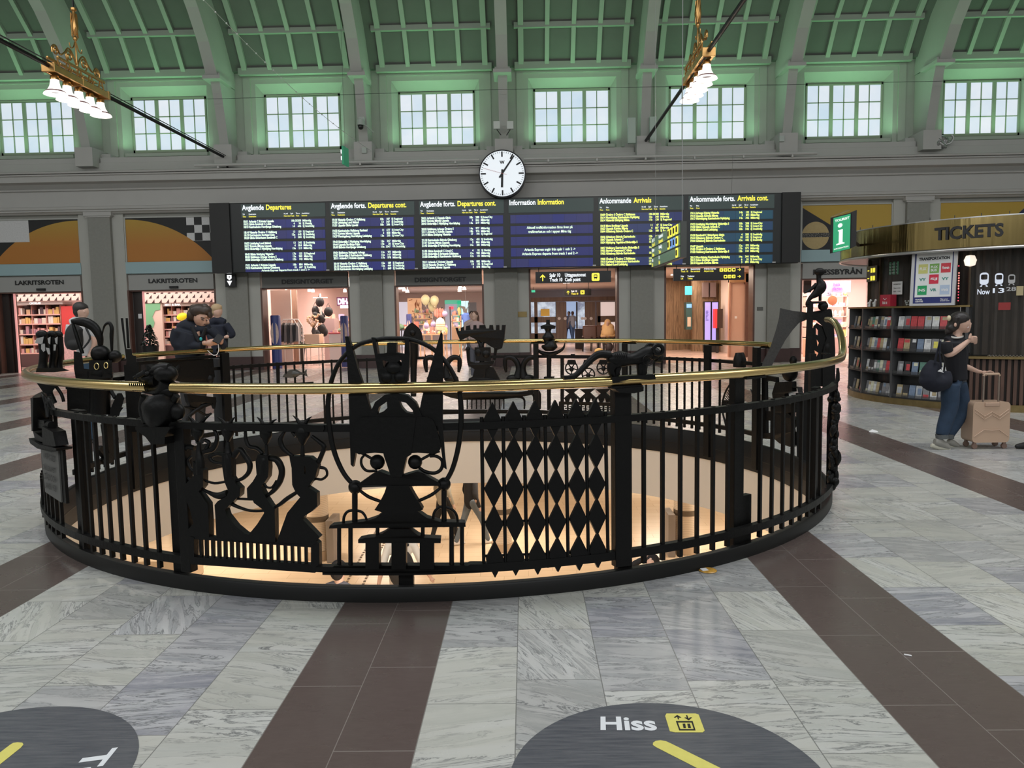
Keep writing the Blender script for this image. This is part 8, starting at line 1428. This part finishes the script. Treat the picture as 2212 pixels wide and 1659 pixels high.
# ---- people seen smaller, built standing in their own space
def human(lb, loc, ang, h=1.75, hair=(.03, .02, .015), top=(.2, .2, .2), bot=(.03, .03, .04), shoe=(.5, .48, .45), stride=0, elb=None, hands=None, longhair=False, pack=None, sleeves=.5, skirt=None, sit=False, vox=.016, skin=SKIN_L, topname='top', headfwd=0):
    r_ = root('person', loc, lb, 'person'); k = h/1.75; L = Vector(loc); M = Matrix.Rotation(ang, 3, 'Z')
    T = lambda x, y, z: L+M @ Vector((x*k, y*k, z*k))
    def tb(mb, pts, n=10): pp = smooth_path([tuple(p) for p in pts], 3) if len(pts) > 2 else pts; mb.tube([T(*p[:3]) for p in pp], [p[3]*k for p in pp], n); [mb.ball(T(*p[:3]), p[3]*k*.98, 10, 6) for p in (pts[0], pts[-1])]
    zh = 1.62 if not sit else 1.17; dz = zh-1.62; f = headfwd
    elb = elb or ((.27, -.03, 1.08), (-.27, -.03, 1.08)); hands = hands or ((.29, .06, .82), (-.29, .06, .82))
    mb = MB(); mb.ball(T(0, .02+f, 1.63+dz), (.078*k, .095*k, .118*k), 14, 9, M); mb.ball(T(0, .05+f, 1.565+dz), (.055*k, .06*k, .06*k), 10, 7, M); mb.ball(T(0, .118+f, 1.62+dz), (.012*k, .02*k, .022*k), 8, 5, M)
    for s in (-1, 1): mb.ball(T(s*.078, .01+f, 1.63+dz), (.012*k, .02*k, .03*k), 8, 5, M)
    tb(mb, [(0, f*.8, 1.56+dz, .052), (0, 0, 1.44+dz, .058)])
    for s, e, q in zip((1, -1), elb, hands):
        e = (e[0], e[1], e[2]+dz); q = (q[0], q[1], q[2]+dz); tb(mb, [(s*.19, 0, 1.4+dz, .045), (*e, .042), (*q, .028)]); d = (Vector(q)-Vector(e)).normalized(); p_ = Vector(q)+d*.045; mb.ball(T(*p_), .036*k, 8, 6)
        sd = d.cross(Vector((0, 1, 0))).normalized() if abs(d.y) < .9 else Vector((1, 0, 0))
        for i in range(4): a_ = p_+sd*(.012*(i-1.5))+d*.02; b2 = a_+d*(.055-.008*abs(i-1.2))+Vector((0, .012, 0)); tb(mb, [(*a_, .0095), (*b2, .008)], 6)
        tb(mb, [(*(p_+sd*.025), .011), (*(p_+sd*.042+d*.03), .009)], 6)
    skin_build(mb, 'body', skin, r_, vox*.75, 2)
    mb = MB(); mb.ball(T(0, -.005+f, 1.665+dz), (.09*k, .105*k, .095*k), 14, 9, M); mb.ball(T(0, -.04+f, 1.62+dz), (.082*k, .075*k, .1*k), 12, 8, M)
    if longhair: tb(mb, [(0, -.06+f, 1.6+dz, .09), (0, -.07, 1.45+dz, .085), (0, -.06, 1.34+dz, .05)])
    skin_build(mb, 'hair', mat('hair_%.2f_%.2f' % hair[:2], hair, .9), r_, vox*.8, 1)
    mb = MB(); tb(mb, [(-.15, 0, 1.4+dz, .065), (0, 0, 1.44+dz, .075), (.15, 0, 1.4+dz, .065)]); tb(mb, [(0, 0, 1.34+dz, .15), (0, 0, 1.15+dz, .145), (0, 0, .98+dz, .15), (0, 0, .88+dz, .15)], 14)
    for s, e, q in zip((1, -1), elb, hands):
        e = (e[0], e[1], e[2]+dz); q = (q[0], q[1], q[2]+dz); tb(mb, [(s*.185, 0, 1.39+dz, .06), (*(Vector((s*.19, 0, 1.39+dz)).lerp(Vector(e), min(1, sleeves*2)*.95)), .056)])
        if sleeves > .5: tb(mb, [(*e, .052), (*(Vector(e).lerp(Vector(q), .9)), .04)])
    skin_build(mb, topname, mat('%s_%.2f_%.2f_%.2f' % (topname, *top), top, .85), r_, vox, 3)
    mb = MB(); ms = MB()
    for s in (1, -1):
        st2 = s*stride/2
        if sit: leg = [(s*.1, 0, .5, .09), (s*.12, .42, .5, .07), (s*.12, .42, .28, .055), (s*.12, .4, .08, .045)]; ft = (s*.12, .4)
        else: leg = [(s*.09, 0, .9, .1), (s*.095, st2*.55+.03*(stride > 0), .5, .066), (s*.095, st2, .09, .05)]; ft = (s*.095, st2)
        tb(mb, leg, 12); tb(ms, [(ft[0], ft[1]-.05, .045, .042), (ft[0], ft[1]+.08, .04, .04), (ft[0], ft[1]+.17, .03, .028)])
    skin_build(mb, 'trousers', mat('trousers_%.2f_%.2f_%.2f' % bot, bot, .85), r_, vox, 2); skin_build(ms, 'shoes', mat('shoes_%.2f' % shoe[0], shoe, .6), r_, vox*.8, 1)
    if pack: mb = MB(); mb.ball(T(0, -.25, 1.12), (.19*k, .13*k, .29*k), 14, 10, M); tb(mb, [(.1, -.1, 1.42, .022), (.11, .12, 1.35, .02), (.13, .1, 1.05, .018)], 6); tb(mb, [(-.1, -.1, 1.42, .022), (-.11, .12, 1.35, .02), (-.13, .1, 1.05, .018)], 6); o = mb.build('backpack', mat('pack_dark', (.015, .015, .016), .7), None, smooth=True); tag(o, pack, 'backpack')
    return r_
a = WP(1026, 690, 20); human('brown-haired woman in a pink flowered blouse outside the design shop', (a.x, 20, 0), 2.8, 1.72, (.13, .07, .05), (.45, .33, .32), (.1, .1, .12), longhair=True, topname='blouse')
a = WP(1021, 672, 23); human('person standing just behind the brown-haired woman', (a.x-.05, 23.4, 0), 3.3, 1.74, (.05, .035, .03), (.62, .45, .38), (.1, .1, .12))
a = WP(1314, 705, 32.9); hp = human('person wrapped in a yellow hooded shawl asleep in an armchair', (a.x, 33.0, 0), pi*.92, 1.75, (.75, .5, .25), (.72, .48, .22), (.05, .04, .04), (.04, .03, .03), sit=True, sleeves=1, hands=((.12, .28, 1.1), (-.12, .28, 1.1)), elb=((.26, .1, 1.1), (-.26, .1, 1.1)), topname='shawl', headfwd=.08)
mb = MB(); P0 = Vector((a.x, 33.0, 0)); mb.ball(P0+Vector((-.02, -.02, 1.2)), (.14, .15, .17), 14, 9).ball(P0+Vector((0, .02, 1.0)), (.27, .2, .2), 14, 9).ball(P0+Vector((0, -.05, .8)), (.3, .26, .28), 14, 9); o = skin_build(mb, 'hood_and_shawl', mat('shawl_yellow', (.75, .5, .24), .85, noise=.15, nscale=9), hp, .02, 3)
for xx, Y, lb, tp, bt, hr, an in ((1237, 47.6, 'person in a white top and jeans walking in the street behind the passage doors', (.7, .65, .65), (.2, .3, .5), (.2, .1, .06), .3), (1229, 47.9, 'person in grey standing at the left of the passage doorway', (.3, .32, .42), (.1, .12, .2), (.1, .06, .05), 2.5)):
    a = WP(xx, 700, Y); human(lb, (a.x, Y, 0), an, 1.75, hr, tp, bt, stride=.35, vox=.03)
# lower concourse
ZF = -3.2
q = FL(1020, 1176, ZF); human('person in a black top and grey jeans walking on the lower level', (q.x, q.y, ZF), -1.1, 1.8, (.03, .02, .02), (.012, .012, .014), (.14, .17, .2), (.75, .7, .65), stride=.62, sleeves=1, vox=.018)
human('person in a khaki coat and black trousers walking on the lower level', (q.x-.62, q.y+.35, ZF), -.9, 1.74, (.08, .05, .04), (.33, .3, .24), (.012, .012, .014), (.02, .02, .02), stride=.5, sleeves=1, vox=.018, topname='coat')
q = FL(866, 1180, ZF+1.4); human('person in a white T-shirt with a black rucksack on the lower level', (q.x, q.y, ZF), .15, 1.78, (.04, .03, .02), (.72, .68, .62), (.6, .52, .42), (.6, .6, .6), stride=.3, elb=((.3, 0, 1.1), (-.28, -.05, 1.08)), hands=((.42, .08, .86), (-.34, 0, .82)), pack='black rucksack worn by the person in white on the lower level', vox=.014)
q = FL(732, 1248, ZF+1.62); human('dark-haired person whose head shows above the curb on the lower level', (q.x, q.y, ZF), -.3, 1.84, (.012, .01, .01), (.1, .1, .12), (.05, .05, .06), vox=.014)
q = FL(1410, 1208, ZF+1.62); human('dark-haired person in black with one arm raised to the head, lower level', (q.x, q.y, ZF), 2.6, 1.68, (.012, .01, .01), (.012, .012, .014), (.04, .04, .05), sleeves=.6, elb=((.36, .05, 1.52), (-.27, 0, 1.08)), hands=((.15, -.02, 1.66), (-.29, .06, .82)), longhair=True, vox=.012)
# shoe entering at the right edge
q = FL(2214, 973, 0); human('passer-by at the right picture edge, only one black shoe showing', (q.x+.27, q.y, 0), pi/2, 1.75, (.03, .02, .02), (.03, .03, .035), (.02, .02, .022), (.01, .01, .01), stride=.26, sleeves=1)
# ================================================================ LOWER CONCOURSE FITTINGS
def pf(): 
    m, t, b = nt('perforated_cream'); g = G(t); tc = t.nodes.new('ShaderNodeTexCoord'); sp = t.nodes.new('ShaderNodeSeparateXYZ'); t.links.new(tc.outputs['Object'], sp.inputs[0]); an = g.m('ARCTAN2', sp.outputs[1], sp.outputs[0])
    u = g.m('FRACT', g.m('MULTIPLY', an, 16.0)); v = g.m('FRACT', g.m('MULTIPLY', sp.outputs[2], 28.0)); d = g.m('MULTIPLY', g.m('LESS_THAN', g.m('ABSOLUTE', g.m('SUBTRACT', u, .5)), .2), g.m('LESS_THAN', g.m('ABSOLUTE', g.m('SUBTRACT', v, .5)), .2))
    t.links.new(g.mix(d, (.72, .62, .5), (.42, .34, .25)), b.inputs['Base Color']); return m
PF = pf()
for k, (x, y, lb) in enumerate(((1480, 1192, 'cream perforated round column on the lower level, right'), (688, 1205, 'cream perforated round column on the lower level, behind the dancers panel'), (1085, 1188, 'cream perforated round column on the lower level, behind the diamonds'))):
    q = FL(x, y, ZF); r = {0: .225, 1: .225, 2: .2}[k]; r_ = root('round_column', (q.x, q.y, ZF), lb, 'column', 'round columns of the lower level'); mb = MB(); mb.lathe([(r, .16), (r, 2.33)], (q.x, q.y, ZF), 28); mb.build('shaft', PF, r_, smooth=True); mb = MB(); mb.lathe([(r+.02, 0), (r+.02, .18), (r, .19)], (q.x, q.y, ZF), 28); mb.build('foot_ring', mat('foot_tan', (.5, .38, .26), .5), r_, smooth=True); mb = MB(); mb.lathe([(r+.006, .78), (r+.006, .89)], (q.x, q.y, ZF), 28); mb.build('dark_band', mat('band_brown', (.13, .1, .07), .6), r_, smooth=True)
    if k < 2: qq = (q.x+(.33 if k == 1 else -.33), q.y-.05); tag(bxy(qq[0]-.07, qq[0]+.07, qq[1]-.3, qq[1]+.3, ZF, ZF+.85, 'display_stand', mat('stand_grey', (.25, .22, .2), .5), None, .01), 'upright grey stand beside the '+('right' if k == 0 else 'left')+' round column on the lower level', 'stand')
q = FL(270, 1205, ZF+.4)
for k in range(2): tag(bxy(q.x-.7+k*1.05, q.x+.3+k*1.05, q.y-.3, q.y+.3, ZF, ZF+.42, 'stone_bench', mat('bench_cream', (.62, .5, .36), .5), None, .02), ('pale block bench on the lower level, left one', 'pale block bench on the lower level, right one')[k], 'bench', 'pale block benches')
tag(bxy(q.x-.55, q.x-.05, q.y-.2, q.y+.2, ZF+.42, ZF+.66, 'bench_cushion', mat('cushion_tan', (.5, .42, .3), .7), None, .06), 'tan cushion on the left block bench of the lower level', 'cushion')
w_ = FL(345, 1175, ZF); m_ = MB(); m_.b(w_.x-7, w_.x-.2, w_.y+.6, w_.y+.9, ZF, -.87); st(m_.build('wall_lower', mat('lower_wall', (.75, .72, .68), .7), keep=True))
mb = MB()
A, B = FL(745, 1265, ZF), FL(905, 985, ZF); d = (B-A); nrm = Vector((-d.y, d.x, 0)).normalized()
for s in (0, .32):
    L = int(d.length/.16)
    for k in range(-12, L): p_ = A+d.normalized()*(.16*k)+nrm*-s; mb.beam(p_+Vector((0, 0, .003)), p_+d.normalized()*.09+Vector((0, 0, .003)), .045, .004)
tag(mb.build('tactile_strip', mat('tactile_brown', (.12, .08, .05), .6)), 'pair of dashed dark guide strips across the lower floor', 'floor marking', None, 'stuff')
